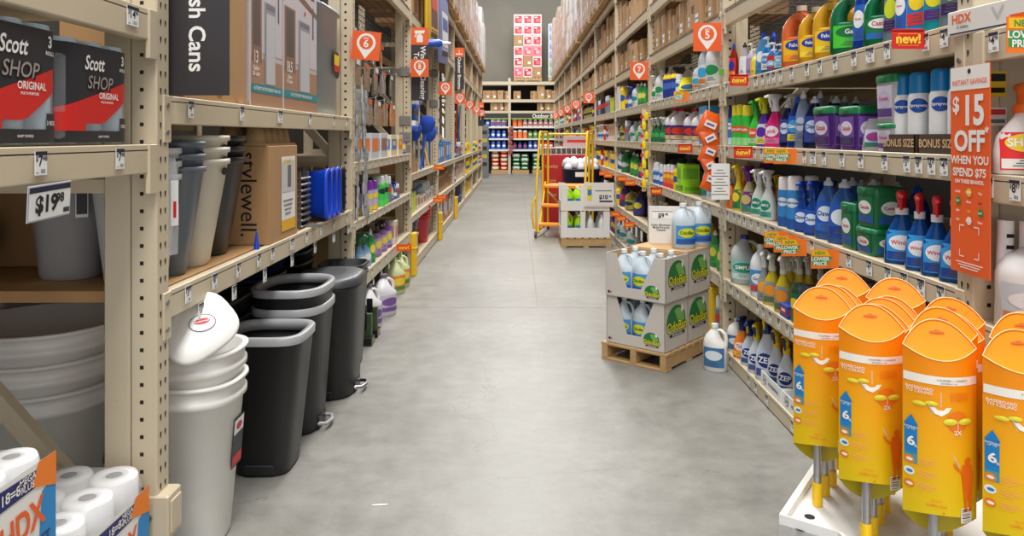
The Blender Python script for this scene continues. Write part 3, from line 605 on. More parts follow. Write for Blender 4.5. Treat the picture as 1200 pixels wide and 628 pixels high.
s_whcap = st('spray', pl((40, 56, 90)), (214, 216, 220), (30, 50, 110), oval=(220, 220, 220), text='')
s_gcan = st('canister', pl((30, 90, 50)), (40, 70, 50), (20, 110, 60), oval=(240, 210, 60), text='')
s_dkcan = st('canister', pl((26, 60, 100)), (50, 60, 66), (24, 60, 110), oval=(210, 210, 60))
s_redbox = st('box', paint((40, 70, 170)), (0, 0, 0), (206, 40, 44), text='', oval=(230, 230, 240), tc=(30, 50, 150))
s_wjug = st('jug', pl((236, 234, 230)), (236, 234, 230), (60, 120, 170), oval=(225, 230, 236), text='', tc=(30, 60, 120))
s_orOx = st('spray', pl((240, 132, 20)), (28, 40, 100), (242, 120, 20), oval=(236, 230, 220), text='Tide', tc=(210, 60, 30), low=(250, 190, 40))
s_zep = st('spray', milky((226, 230, 234)), (240, 206, 24), (210, 218, 230), oval=(30, 44, 120), text='ZEP', noz=pl((28, 40, 110)), trig=pl((28, 40, 110)), low=(60, 80, 150))
s_zep2 = st('spray', milky((216, 222, 232)), (26, 40, 110), (200, 212, 232), oval=(30, 44, 120), text='ZEP', trig=pl((240, 206, 24)), low=(60, 80, 150))
s_bleach = st('jug', pl((232, 228, 232)), (200, 26, 40), (70, 50, 120), oval=(220, 60, 40), text='', low=(230, 200, 140))
s_whgS = st('spray', pl((232, 236, 232)), (228, 232, 228), (236, 240, 236), oval=(30, 150, 80), text='')
s_yb = st('canister', pl((24, 50, 140)), (244, 206, 20), (28, 56, 150), oval=(70, 110, 190), text='')
s_ypack = st('pouch', pl((236, 224, 30)), (236, 220, 40), (240, 228, 40), oval=(40, 90, 150), text='', low=(40, 150, 80))
s_clbag = st('jug', milky((200, 206, 212)), (210, 212, 214), (226, 230, 234), oval=(60, 170, 220), text='', low=(240, 150, 50))
s_whj = st('jug', pl((226, 228, 228)), (220, 222, 222), (214, 226, 220), oval=(40, 150, 90), text='')
s_dkg = st('spray', pl((24, 110, 62)), (220, 226, 222), (26, 116, 66), oval=(70, 170, 90), text='')
s_blaero = st('aero', pl(Wt), (226, 228, 232), (214, 226, 240), oval=(60, 110, 200), low=(40, 100, 190), text='')
s_oraero = st('aero', pl(Wt), (228, 228, 228), (236, 120, 50), oval=(250, 200, 60), low=(220, 60, 60), text='')
s_lime = st('box', pl((150, 214, 20)), (0, 0, 0), (110, 180, 20), text='')
s_blbox = st('box', paint((60, 150, 200)), (0, 0, 0), (230, 236, 240), text='')
s_tealb = st('squeeze', milky((206, 214, 210)), (215, 220, 220), (20, 150, 140), oval=(230, 200, 60), text='')
s_whb = st('squeeze', pl(Wt), (20, 60, 150), (214, 226, 240), oval=(40, 120, 200), text='')
def V_(kind, body, cap, lab, oval=None, low=None):
    k = dict(text='')
    if oval: k['oval'] = oval
    if low: k['low'] = low
    return st(kind, pl(body), cap, lab, **k)
g_white = (V_('spray', Wt, Wt, (210, 226, 236), (40, 110, 190)), 'white spray bottle, blue label')
g_purple = (V_('squeeze', (86, 44, 130), (60, 30, 90), (120, 70, 160), (220, 210, 60)), 'purple bottle')
g_yel = (V_('canister', (238, 204, 30), (238, 204, 30), (240, 210, 40), (40, 90, 160)), 'yellow canister')
g_green = (V_('squeeze', (40, 140, 70), (230, 230, 230), (70, 180, 80), (240, 230, 90)), 'green bottle')
g_blue = (V_('spray', (36, 90, 180), (20, 60, 150), (60, 130, 210), Wt), 'blue spray bottle')
g_dark = (V_('canister', (46, 44, 60), (26, 26, 30), (60, 56, 80), (190, 60, 60)), 'dark canister')
g_red = (V_('canister', (190, 36, 40), (170, 30, 34), (206, 50, 50), Wt), 'red canister')
g_clear = (V_('jug', (200, 208, 208), (228, 230, 230), (206, 222, 216), (50, 140, 150)), 'pale jug')
g_box = (st('box', paint((226, 214, 200)), Bk, (206, 150, 120), text=''), 'cream packet box')
g_box2 = (st('box', paint((240, 220, 60)), Bk, (220, 60, 50), text=''), 'yellow and red packet box')
g_lime = (V_('box', (190, 220, 30), Bk, (230, 240, 90)), 'lime green box')
g_grey = (V_('aero', (150, 152, 156), (220, 220, 224), (120, 130, 150), (210, 60, 50)), 'grey spray can')
g_bot = (V_('squeeze', Wt, (30, 70, 170), (60, 120, 200), (240, 240, 244), (30, 60, 150)), 'white and blue bottle')
g_ral = (V_('squeeze', (206, 60, 40), (236, 236, 236), (236, 190, 60), (200, 40, 40)), 'red bottle with white cap')
g_amb = (V_('jug', (150, 130, 60), (40, 40, 30), (196, 190, 70), (40, 60, 60)), 'olive jug with black cap')

Z = dict(bottom=.08, lower=.505, waist=.932, middle=1.312, upper=1.69)
# ----- first right rack (dish soaps) -----
row(1, 1, Z['upper'], 'upper', [
    (860, 52, s_redflat, 'red soap bottle with blue cap', dict(w=.07, d=.045)), (873, 50, s_clearw, 'clear bottle with dark pump top', dict(w=.075)), (881, 50, s_pumpP, 'lilac labelled pump bottle', dict(w=.06)), (887, 56, s_pumpY, 'yellow pump bottle', dict(w=.05, d=.04)),
    (893, 38, s_clearB, 'pale blue bottle with blue cap', dict(w=.1, set=.0)), (900, 44, s_pumpB, 'blue pump soap with clear pump', dict(w=.07)), (907, 50, s_pumpR, 'blue pump soap with red label', dict(w=.075)), (917, 50, s_pumpB2, 'blue pump soap beside the orange jug', dict(w=.075)),
    (907, 38, s_clearB2, 'dark blue bottle with blue cap, second row', dict(w=.09, set=.11)), (920, 38, s_clearB2, 'dark blue bottle with blue cap, second row', dict(w=.09, set=.11)), (931, 36, s_clearB2, 'dark blue bottle with blue cap, second row', dict(w=.09, set=.11)),
    (939, 8, s_orange, 'orange cleaner bottle with finger hole', dict(w=.19, d=.1, turn=52, back=1)), (960, 6, s_yellow, 'yellow cleaner bottle with finger hole', dict(w=.16, d=.1, turn=52)), (976, -5, s_yellow, 'yellow cleaner bottle with finger hole', dict(w=.17, d=.1, turn=52, back=1)),
    (998, -12, s_green, 'green cleaner bottle with finger hole', dict(w=.18, d=.1, turn=52, back=1)), (1017, -6, s_bluet, 'blue rinse bottle with blue cap', dict(w=.07, h=.27)), (1034, -14, s_cascG, 'green dish gel bottle with white oval', dict(w=.15, d=.1, turn=50)),
    (1054, -8, s_greyg, 'grey green gel bottle', dict(w=.08, h=.27)), (1063, -8, s_bluet, 'dark blue gel bottle', dict(w=.06, h=.26)), (1076, -8, s_ylbl, 'blue and yellow powder bag', dict(w=.1, d=.07, h=.27)), (1096, -4, s_teal, 'teal and purple bottle', dict(w=.09, d=.06, h=.25, turn=40)), (1114, -4, s_greyg, 'grey bottle with yellow label', dict(w=.085, h=.26, turn=40))])
row(1, 1, Z['middle'], 'middle', [
    (857, 125, s_lysB, 'dark blue aerosol can', dict(w=.055)), (863.5, 123, s_gain, 'green aerosol can with yellow cap', dict(w=.06)), (869, 123, s_gain, 'green aerosol can with yellow cap', dict(w=.06)), (877, 123, s_gain, 'green aerosol can with yellow cap', dict(w=.07)),
    (886, 118, s_gainS, 'green trigger spray bottle', dict(w=.085)), (896, 115, s_purpS, 'purple spray bottle with yellow trigger', dict(w=.1)), (909, 110, s_pink, 'magenta spray bottle with white trigger', dict(w=.12, d=.07, back=1)),
    (925, 118, s_dkdish, 'navy dish soap bottle', dict(w=.085, back=1)), (934, 113, s_bldish, 'blue dish soap bottle with blue cap', dict(w=.11, d=.06, back=1)), (945, 107, s_grdish, 'tall grey dish soap bottle', dict(w=.085, back=1)), (954, 113, s_dkdish, 'dark dish soap with pale oval label', dict(w=.11, turn=48, back=1)),
    (978, 124, s_ptub, 'purple pod tub with green lid', dict(w=.21, d=.16)), (1013, 125, s_ptub, 'purple pod tub with green lid', dict(w=.17, d=.1)), (1031, 137, s_silver, 'silver and purple pod bag', dict(w=.13, d=.05, turn=35, set=0)),
    (1047, 144, s_ctub, 'small clear pod tub with green lid', dict(w=.13, d=.13)),
    (962, 112, s_grdish, 'grey dish soap bottle, back row', dict(w=.085, set=.2)), (975, 112, s_dkdish, 'navy dish soap, back row', dict(w=.085, set=.2)), (990, 113, s_grdish, 'grey dish soap bottle, back row', dict(w=.085, set=.2)), (1003, 113, s_dkdish, 'navy dish soap, back row', dict(w=.085, set=.2))])
row(1, 1, Z['waist'], 'waist-high', [
    (854, 213, s_orF, 'small orange remover bottle', dict(w=.055)), (858, 194, s_orS, 'orange spray bottle with yellow top', dict(w=.07, set=.07)), (866, 193, s_ygS, 'yellow and green spray bottle', dict(w=.08, back=1)), (878, 193, s_purpW, 'spray bottle with purple trigger', dict(w=.1, d=.06, back=1)),
    (890, 198, s_whG, 'white spray bottle with green label', dict(w=.1)), (901, 198, s_whG, 'white spray bottle with green label', dict(w=.1)), (921, 207, s_febr, 'blue air freshener with white cap', dict(w=.075, turn=40)), (932, 207, s_febr, 'blue air freshener with white cap', dict(w=.075, turn=40, back=1)),
    (912, 205, s_orS, 'orange spray bottle, back row', dict(w=.07, set=.16)), (942, 212, s_dawnp, 'blue dish spray bottle', dict(w=.09, turn=40, back=1)), (954, 212, s_dawnp, 'blue dish spray bottle', dict(w=.09, turn=40, back=1)),
    (971, 208, s_bigblue, 'large blue dish soap, blue oval', dict(w=.12, d=.07, turn=45, back=1)), (992, 209, s_bigblue2, 'large blue dish soap, white oval', dict(w=.14, d=.08, turn=50, back=1)),
    (1006, 238, s_gtub, 'green pod tub with green lid', dict(w=.12, d=.1)), (1030, 265, s_gtub, 'small green pod tub, lower of a pair', dict(w=.15, d=.14)),
    (1057, 223, s_windex, 'blue glass cleaner with red trigger', dict(w=.115, d=.06, turn=60)), (1082, 225, s_windex, 'blue glass cleaner with red trigger', dict(w=.09, d=.06, turn=58)), (1099, 229, s_windex, 'blue glass cleaner with red trigger', dict(w=.095, d=.06, turn=58)), (1116, 232, s_windex, 'blue glass cleaner with red trigger', dict(w=.1, d=.06, turn=55)),
    (1052, 212, s_bigblue, 'blue dish soap, back row', dict(w=.12, d=.07, set=.22)), (1030, 212, s_bigblue, 'blue dish soap, back row', dict(w=.12, d=.07, set=.22)), (1010, 212, s_bigblue, 'blue dish soap, back row', dict(w=.12, d=.07, set=.22)), (1075, 215, s_bldish, 'dark blue bottle, back row', dict(w=.12, d=.07, set=.22))])
row(1, 1, Z['lower'], 'lower', [
    (862, 271, s_yjug, 'yellow jug with blue cap', dict(w=.13, d=.1, turn=55, set=.04)), (873, 275, s_tgal, 'translucent gallon jug with blue cap', dict(w=.17, d=.15, turn=60)), (892, 287, s_wblu, 'white jug with blue label', dict(w=.12, d=.09, turn=50)), (896, 294, s_gryS, 'grey spray bottle with white nozzle', dict(w=.075, turn=50)),
    (905, 298, s_mild, 'yellow spray bottle with white nozzle', dict(w=.1, turn=50, back=1)), (918, 299, s_mild, 'yellow spray bottle with white nozzle', dict(w=.09, turn=50, back=1)), (932, 299, s_mild, 'yellow spray bottle with white nozzle', dict(w=.09, turn=50, set=.12)), (948, 299, s_mild, 'yellow spray bottle with white nozzle', dict(w=.09, turn=50, set=.12)), (962, 305, s_mild, 'yellow spray bottle with white nozzle', dict(w=.09, turn=50, set=.14)),
    (927, 360, s_redbox, 'blue and red soap bar box', dict(w=.1, d=.07)), (937, 333, s_gcan, 'green and yellow can', dict(w=.08)), (947, 335, s_dkcan, 'dark blue canister', dict(w=.08)), (972, 323, s_whcap, 'navy bottle with pale cap', dict(w=.08)), (986, 323, s_whcap, 'navy bottle with pale cap', dict(w=.08)), (1003, 326, s_whcap, 'navy bottle with pale cap', dict(w=.08)),
    (1020, 330, s_dkcan, 'dark blue canister', dict(w=.09)), (1040, 332, s_gcan, 'green and yellow can', dict(w=.09)), (1070, 330, s_whcap, 'navy bottle with pale cap', dict(w=.09))])
row(1, 1, Z['bottom'], 'bottom', [
    (855, 365, s_wjug, 'white handled jug', dict(w=.13, d=.09, turn=60)), (867, 369, s_orOx, 'orange spray bottle with navy trigger', dict(w=.11, d=.07, turn=50)), (879, 376, s_zep2, 'white spray bottle with navy head', dict(w=.11, turn=50)), (887, 378, s_zep, 'white spray bottle with yellow head', dict(w=.1, turn=50)),
    (899, 364, s_zep2, 'tall white spray bottle with navy head', dict(w=.13, turn=50)), (910, 384, s_zep, 'white spray bottle with yellow head in tray', dict(w=.1, turn=50, set=.03)), (922, 390, s_zep, 'white spray bottle with yellow head in tray', dict(w=.1, turn=50, set=.03)), (945, 400, s_zep, 'white spray bottle with yellow head in tray', dict(w=.1, turn=50, set=.03)), (900, 372, s_orOx, 'orange spray bottle, back row', dict(w=.1, set=.2)), (912, 372, s_orOx, 'orange spray bottle, back row', dict(w=.1, set=.2))])
# ----- right edge rack -----
s_shout = st('spray', pl((236, 232, 226)), (240, 110, 36), (232, 40, 40), oval=(245, 214, 40), text='SHOUT', tc=(255, 255, 255), low=(240, 236, 230), oz=.72, trig=pl((236, 90, 30)))
s_bigw = st('jug', pl((226, 224, 222)), (216, 214, 214), (190, 200, 208), text='', low=(206, 130, 90), oval=(225, 225, 228))
row(1, 0, 1.266, 'middle', [(1196, 97, s_shout, 'white stain remover spray with orange trigger', dict(w=.16, d=.08, turn=66)), (1215, 100, s_shout, 'white stain remover spray with orange trigger', dict(w=.14, d=.08, turn=60))])
row(1, 0, .861, 'waist-high', [(1192, 271, s_bigw, 'big white jug with handle', dict(w=.22, d=.17, turn=60))])
# ----- second right rack -----
Yb = (RY[1], RY[2])
row(1, 2, Z['upper'], 'upper', [(768, 88, s_whgS, 'white spray bottle with green spot', dict(w=.1)), (776, 82, s_whj, 'white jug with green spot', dict(w=.14, d=.1)), (786, 78, s_whj, 'tall white jug', dict(w=.14, d=.1, set=.12)), (783, 88, s_yb, 'blue canister with yellow cap', dict(w=.09)), (787.5, 87, s_yb, 'blue canister with yellow cap', dict(w=.09)), (793, 86, s_yb, 'blue canister with yellow cap', dict(w=.1)), (798, 87, s_blaero, 'white aerosol can', dict(w=.065)),
    (808, 90, s_ypack, 'yellow damp absorber pack', dict(w=.22, d=.12, turn=55)), (806, 78, s_whj, 'tall white jug', dict(w=.14, d=.1, set=.16)), (821, 74, s_clbag, 'clear wrapped jug', dict(w=.12, d=.1)), (830, 60, s_clbag, 'clear wrapped jug', dict(w=.15, d=.12, h=.33)), (840, 62, s_whj, 'tall white jug', dict(w=.16, d=.12, h=.33))])
row(1, 2, Z['middle'], 'middle', [(767, 138, s_dkg, 'green spray bottle', dict(w=.08)), (772, 137, s_dkg, 'green spray bottle', dict(w=.08)), (778, 137, s_dkg, 'green spray bottle', dict(w=.08)), (783, 137, s_dkg, 'green spray bottle', dict(w=.08)), (791, 128, s_bleach, 'white jug with red cap', dict(w=.2, d=.15, turn=50)), (800, 128, s_bleach, 'white jug with red cap', dict(w=.22, d=.15, turn=50)), (816, 128, s_bleach, 'white jug with red cap', dict(w=.2, d=.15, turn=50)), (826, 128, s_bleach, 'white jug with red cap', dict(w=.2, d=.15, turn=50)), (836, 125, s_blbox, 'blue and white box', dict(w=.2, d=.15))])
row(1, 2, Z['waist'], 'waist-high', [(762, 188, s_clbag, 'clear pump jug', dict(w=.09)), (766, 190, s_blaero, 'white and blue aerosol can', dict(w=.065)), (769.5, 190, s_blaero, 'white and blue aerosol can', dict(w=.065)), (773, 190, s_blaero, 'white and blue aerosol can', dict(w=.065)), (777.5, 192, s_blaero, 'white and blue aerosol can', dict(w=.07)), (782, 193, s_oraero, 'white and orange aerosol can', dict(w=.07)), (786, 193, s_oraero, 'white and orange aerosol can', dict(w=.07)), (790.5, 193, s_oraero, 'white and orange aerosol can', dict(w=.07)),
    (797, 197, (g_yel[0]), 'yellow canister', dict(w=.09)), (805, 218, s_lime, 'lime green boxed pack, lower of a pair', dict(w=.28, d=.14)), (829, 193, s_tealb, 'teal labelled bottle', dict(w=.1)), (835, 199, s_whb, 'white bottle with blue cap', dict(w=.09)), (775, 186, s_dkcan, 'dark canister, back row', dict(w=.1, set=.16)), (788, 186, s_dkcan, 'dark canister, back row', dict(w=.1, set=.16)), (800, 186, s_dkcan, 'dark canister, back row', dict(w=.1, set=.16)), (812, 186, s_dkcan, 'dark canister, back row', dict(w=.1, set=.16))])
fill(1, 2, Z['lower'], 'lower', [g_green, g_clear, g_yel, g_white], 13, (.24, .28), flat=False)
fill(1, 2, Z['bottom'], 'bottom', [g_clear, g_grey, g_yel], 12, (.26, .3), flat=False)
# ----- third right rack -----
row(1, 3, Z['upper'], 'upper', [(727, 103, (V_('box', (232, 232, 232), Bk, (225, 225, 225))), 'white box', dict(w=.25, d=.15)), (733, 101, g_yel[0], 'yellow canister', dict(w=.12)), (736.5, 107, g_purple[0], 'purple bottle', dict(w=.1)), (740.5, 101, g_blue[0], 'blue spray bottle', dict(w=.12)), (744, 102, g_blue[0], 'blue spray bottle', dict(w=.12)), (748, 98, g_clear[0], 'pale jug', dict(w=.14)), (752, 97, g_green[0], 'green bottle', dict(w=.1)), (756, 97, g_green[0], 'green bottle', dict(w=.1))], flat=True)
row(1, 3, Z['middle'], 'middle', [(723, 148, g_blue[0], 'bright blue spray bottle', dict(w=.12)), (728, 144, g_purple[0], 'purple bottle', dict(w=.11)), (732, 142, g_amb[0], 'olive jug with black cap', dict(w=.13)), (737, 141, g_grey[0], 'grey spray can', dict(w=.1)), (741, 142, g_purple[0], 'purple bottle', dict(w=.1)), (745, 142, g_clear[0], 'pale jug', dict(w=.13)), (750, 141, g_green[0], 'green bottle', dict(w=.1)), (755, 141, g_clear[0], 'pale jug', dict(w=.13))], flat=True)
s_gw = V_('jug', (30, 110, 60), (236, 238, 236), (40, 130, 70), (210, 220, 210))
row(1, 3, Z['waist'], 'waist-high', [(725, 176, g_bot[0], 'white and blue bottle', dict(w=.12)), (729, 178, g_bot[0], 'white and blue bottle', dict(w=.12)), (736, 176, s_gw, 'green jug with white cap', dict(w=.2)), (743, 178, g_green[0], 'green bottle', dict(w=.12)), (747, 180, g_green[0], 'green bottle', dict(w=.12)), (753, 184, g_purple[0], 'purple bottle', dict(w=.12))], flat=True)
s_navyj = V_('squeeze', (40, 34, 96), (40, 36, 60), (60, 60, 150), (230, 220, 60)); s_purpj = V_('squeeze', (76, 34, 120), (26, 40, 110), (90, 50, 140), (200, 60, 90))
row(1, 3, Z['lower'], 'lower', [(725, 218, g_yel[0], 'yellow canister', dict(w=.14)), (731, 214, s_purpj, 'large purple bottle', dict(w=.2, d=.12)), (741, 222, g_amb[0], 'olive jug with black cap', dict(w=.2, d=.14)), (751, 224, s_navyj, 'large indigo bottle', dict(w=.2, d=.12))], flat=True)
row(1, 3, Z['bottom'], 'bottom', [(728, 268, g_clear[0], 'pale jug', dict(w=.2, d=.16, h=.27)), (735, 268, g_clear[0], 'pale jug', dict(w=.2, d=.16, h=.27)), (744, 268, g_clear[0], 'pale jug', dict(w=.2, d=.16, h=.27))], flat=True)
# ----- farther right racks -----
PAL = [[g_white, g_blue, g_clear, g_green], [g_purple, g_dark, g_grey, g_red], [g_yel, g_green, g_lime, g_white], [g_box, g_yel, g_red, g_box2], [g_dark, g_purple, g_grey, g_amb]]
for k in range(4, 10):
    n = [0, 0, 0, 0, 12, 11, 9, 8, 7, 7][k]
    for j, (nm, zz) in enumerate((('bottom', .08), ('lower', .505), ('waist-high', .932), ('middle', 1.312), ('upper', 1.69))):
        if k >= 8 and nm == 'bottom': continue
        fill(1, k, zz, nm, PAL[(k*2+j) % 5] if k > 4 else [PAL[4], PAL[4], PAL[3], [g_box, g_red, g_white], [g_lime, g_dark, g_grey]][j], n, (.2, .27), rnd=k*10+j)
    # cartons in the storage levels
for k in range(2, 10):
    cartons(1, k, 2.131, 'overhead', (.24, .33), .95, wr=(.14, .34), seed=k)
    cartons(1, k, 2.601, 'high overhead', (.25, .46), .9, wr=(.16, .42), seed=k+40)
# ----- left: second rack -----
s_hang = V_('squeeze', (120, 80, 170), (110, 60, 160), (190, 170, 215), (240, 220, 60))
s_blS = V_('spray', (120, 170, 214), (60, 130, 90), (150, 190, 224), Wt); s_gr2 = V_('aero', (90, 210, 90), (206, 214, 206), (70, 205, 90), (30, 60, 50), (90, 220, 90)); s_pur2 = V_('aero', (130, 70, 170), (120, 50, 160), (190, 180, 215), (240, 210, 60), (236, 200, 60))
s_pum2 = V_('pump', (150, 110, 170), (40, 36, 50), (190, 160, 200), (240, 220, 80)); s_gaz = V_('jug', (222, 220, 224), (110, 100, 120), (200, 194, 206), (120, 80, 150), (130, 80, 160)); s_goz = V_('jug', (214, 220, 170), (150, 210, 60), (238, 140, 40), (240, 210, 70), (90, 150, 60))
row(-1, 2, .817, 'waist-high', [(424, 215, s_pur2, 'purple topped spray can', dict(w=.09)), (430, 212, s_pur2, 'purple topped spray can', dict(w=.09)), (436, 211, s_pur2, 'purple topped spray can', dict(w=.09)), (443, 205, s_gr2, 'green spray can with pale cap', dict(w=.11)), (448, 205, s_gr2, 'green spray can with pale cap', dict(w=.1)), (453, 206, g_grey[0], 'grey spray can', dict(w=.08)), (456.5, 209, s_hang, 'lilac bottle', dict(w=.08)), (460, 213, g_blue[0], 'blue spray bottle', dict(w=.09)), (463, 215, g_grey[0], 'grey spray can', dict(w=.08))], flat=False)
row(-1, 2, .43, 'lower', [(421, 273, s_blS, 'pale blue spray bottle', dict(w=.11)), (428, 272, s_blS, 'pale blue spray bottle', dict(w=.11)), (434, 268, g_green[0], 'green bottle', dict(w=.09)), (441, 262, s_pum2, 'lilac pump bottle with dark pump', dict(w=.11)), (448, 258, s_pum2, 'lilac pump bottle with dark pump', dict(w=.11)), (454, 258, s_hang, 'lilac bottle', dict(w=.1)), (458, 260, g_box[0], 'cream packet box', dict(w=.14, h=.2))], flat=False)
g_craft = (V_('box', (206, 216, 236), Bk, (236, 140, 60), (60, 60, 80)), 'pale craft packet')
row(-1, 2, 1.2, 'middle', [(432, 156, V_('box', (206, 212, 226), Bk, (230, 130, 60)), 'pale blue packet box', dict(w=.3, d=.1)), (443, 156, V_('box', (210, 214, 226), Bk, (150, 110, 90)), 'pale grey packet box', dict(w=.3, d=.1)), (455, 158, V_('box', (236, 226, 190), Bk, (80, 130, 220), (240, 210, 30)), 'cream box with yellow band', dict(w=.3, d=.1)), (463, 158, V_('box', (236, 226, 190), Bk, (240, 130, 50), (240, 210, 30)), 'cream box with orange panel', dict(w=.25, d=.1)), (471, 161, s_hang, 'lilac bottle', dict(w=.1))], flat=False)
for i, (px, d, yt, s_, nm) in enumerate([(432, .02, 320, s_gaz, 'white gallon jug with purple label'), (450, -.02, 310, s_gaz, 'white gallon jug with purple label'), (462, .03, 308, s_goz, 'green capped jug with orange label'), (468, .03, 306, s_goz, 'green capped jug with orange label')]):
    x = V+d; Y = x*F/(XV-px); o = product(s_, .31, .2, .16, False).put('cleaner_jug', (-x, Y, 0), math.radians(50)); reg(o, nm, 'jug', 'on floor, second left rack', Y)
# farther left racks
for k, zs in ((3, ((.11, 'bottom'), (.57, 'lower'), (.99, 'middle'))), (4, ((.57, 'lower'), (.99, 'middle'))), (5, ((.57, 'lower'), (.99, 'middle'))), (6, ((.11, 'bottom'), (.57, 'lower'), (.99, 'middle'))), (7, ((.57, 'lower'), (.99, 'middle'))), (8, ((.57, 'lower'), (.99, 'middle')))):
    for z, nm in zs:
        if k == 3: continue
        pal = {3: [g_lime, g_lime, (V_('box', (214, 210, 206), Bk, (150, 150, 160)), 'grey packet box')], 4: [(V_('box', (60, 130, 205), Bk, (210, 220, 235)), 'blue packet box'), (V_('box', (170, 130, 90), Bk, (120, 80, 50)), 'brown packet box')], 5: [g_blue, g_grey, g_box], 6: [g_box2, g_yel, g_box2], 7: [g_green, g_white, g_yel], 8: [g_white, g_blue, g_red]}[k]
        fill(-1, k, z, nm, pal, {3: 9, 4: 8}.get(k, 7), (.2, .3), rnd=k*5+int(z*7), flat=True)
for k in range(2, 9):
    cartons(-1, k, 2.601, 'high overhead', (.3, .5), .95, wr=(.2, .45), seed=k+80, ya=(None if k != 3 else LY[2]+.1), off=.05)
fill(-1, 3, .57, 'lower', [(g_lime[0], 'large lime green box')], 3, (.2, .24), ya=7.36, yb=7.98)
fill(-1, 3, .57, 'lower', [(V_('box', (214, 210, 206), Bk, (150, 150, 160)), 'grey packet box'), (V_('box', (226, 222, 214), Bk, (190, 120, 90)), 'cream packet box')], 6, (.1, .16), ya=8.0, yb=9.7)
# ---------- signs ----------
sgn = mat('sign_orange', (236, 96, 34), .45, var=.02); sdark = mat('sign_charcoal', (52, 48, 50), .5, var=.03); swhite = mat('sign_white', (240, 236, 230), .45, var=.01)
def pin(m, s, txt, M):
    """orange square with a white map pin and the bay number"""
    pts = [(s*.33*math.cos(a), s*.1+s*.33*math.sin(a)) for a in [math.radians(-38+256*i/22) for i in range(23)]]
    m.add([(x, y, 0) for x, y in pts]+[(0, -s*.46, 0)], [tuple(range(24))], swhite, False, M)
    m.disc(s*.24, sgn, M @ T(0, s*.11, .0008), 24)
    m.text(txt, s*(.37 if len(txt) == 1 else .3), swhite, M @ T(0, s*.06, .0018), .022); m.text('BAY', s*.1, swhite, M @ T(0, s*.255, .0018), .015)
def baysign(side, Y, zc, txt, label, px0=None, s=.172, tilt=0):
    X = side*((W if side > 0 else V)-.012-s/2); o = empty('bay_sign', (X, Y, zc)); o.rotation_euler = (0, tilt, 0); tag(o, label, 'sign', 'orange bay signs along the aisle')
    m = MB(); m.box(-s/2, -.002, -s/2, s/2, .002, s/2, sgn); pin(m, s, txt, front(0, -.0026, 0)); m.build('sign_panel', o)
    m = MB(); m.box(side*(s/2-.002), -.003, -.05, side*(s/2+.014), .003, .05, mat('clear_clip', (206, 150, 140), .3)); m.build('sign_bracket', o)
    return o
baysign(1, 4.5, 1.97, '5', 'nearest orange bay sign on the right, number 5')
baysign(1, 7.0, 1.985, '7', 'orange bay sign number 7, above the second right rack')
for i, (k, t, d) in enumerate(((4, '11', 'third'), (5, '13', 'fourth'), (6, '15', 'fifth'), (7, '17', 'sixth'), (8, '19', 'seventh'))):
    baysign(1, RY[k]-.01, 1.985, t, 'orange bay sign on the right, %s sign from the camera' % d)
baysign(-1, 4.6, 1.93, '6', 'nearest orange bay sign on the left, number 6, slightly tilted', s=.178, tilt=math.radians(5))
baysign(-1, 7.18, 2.03, '8', 'orange bay sign number 8, over the window cleaning sign')
baysign(-1, LY[3]-.01, 2.0, '10', 'orange bay sign number 10 on the left, beyond sign 8')
for i, (k, t, d) in enumerate(((4, '12', 'fourth'), (5, '14', 'fifth'), (6, '16', 'sixth'), (7, '18', 'seventh'))):
    baysign(-1, LY[k]-.01, 2.0, t, 'orange bay sign on the left, %s sign from the camera' % d)
# category banners
o = empty('category_banner', (-.97, 2.245, 1.49)); tag(o, 'charcoal Trash Cans banner sign at the left post beside the brown carton', 'sign', 'charcoal category banners')
m = MB(); m.box(-.1, -.002, 0, .1, .002, .62, sdark, c=.001); m.build('sign_panel', o)
m = MB(); m.text('Trash Cans', .07, swhite, fr((.0, -.003, .232), (0, 0, -1), (1, 0, 0)), .02); m.build('lettering', o)
def banner(Y, z0, z1, lines, icon, label, x=-.97 - 0, w_=.17, ts=.055):
    X = -(V+.002)+w_/2; o = empty('category_banner', (X, Y, z0)); tag(o, label, 'sign', 'charcoal category banners')
    m = MB(); m.box(-w_/2, -.002, 0, w_/2, .002, z1-z0, sdark); m.build('sign_panel', o)
    m = MB(); m.box(-w_/2, -.003, z1-z0-w_*1.0, w_/2, .0025, z1-z0, sgn); M = front(0, -.004, z1-z0-w_*.5)
    if icon == 'spray':
        m.prism([(-.03, -.06), (.03, -.06), (.03, .0), (.012, .02), (-.012, .02), (-.03, 0)], 0, .0008, swhite, M); m.prism([(-.05, .026), (.04, .026), (.052, .056), (-.05, .056)], 0, .0008, swhite, M); m.prism([(-.055, -.008), (-.045, -.012), (-.022, .026), (-.036, .026)], 0, .0008, swhite, M); m.prism([(-.01, .018), (.012, .018), (.012, .027), (-.01, .027)], 0, .0008, swhite, M)
    else: m.rect(.006, .06, swhite, M, 0, .012, .0005); m.rect(.11, .02, swhite, M, 0, -.03, .0005)
    m.build('icon_panel', o)
    m = MB()
    for i, (t, dx) in enumerate(lines): m.text(t, ts, swhite, fr((dx, -.003, (z1-z0-w_)*.5), (0, 0, -1), (1, 0, 0)), .02)
    m.build('lettering', o)
banner(7.3, 1.72, 2.44, [('Window Cleaning', .03), ('Tools            ', -.035)], 'spray', 'charcoal Window Cleaning Tools banner with orange spray bottle icon', ts=.072)
banner(LY[4]+.1, 2.16, 2.86, [('Outdoor Brooms', 0)], 'broom', 'charcoal Outdoor Brooms banner hanging farther down the left side', ts=.075, w_=.155)
banner(LY[7]+.1, 1.65, 2.3, [('Lawn', 0)], 'broom', 'small charcoal banner at the far end of the left racks', ts=.075, w_=.155)
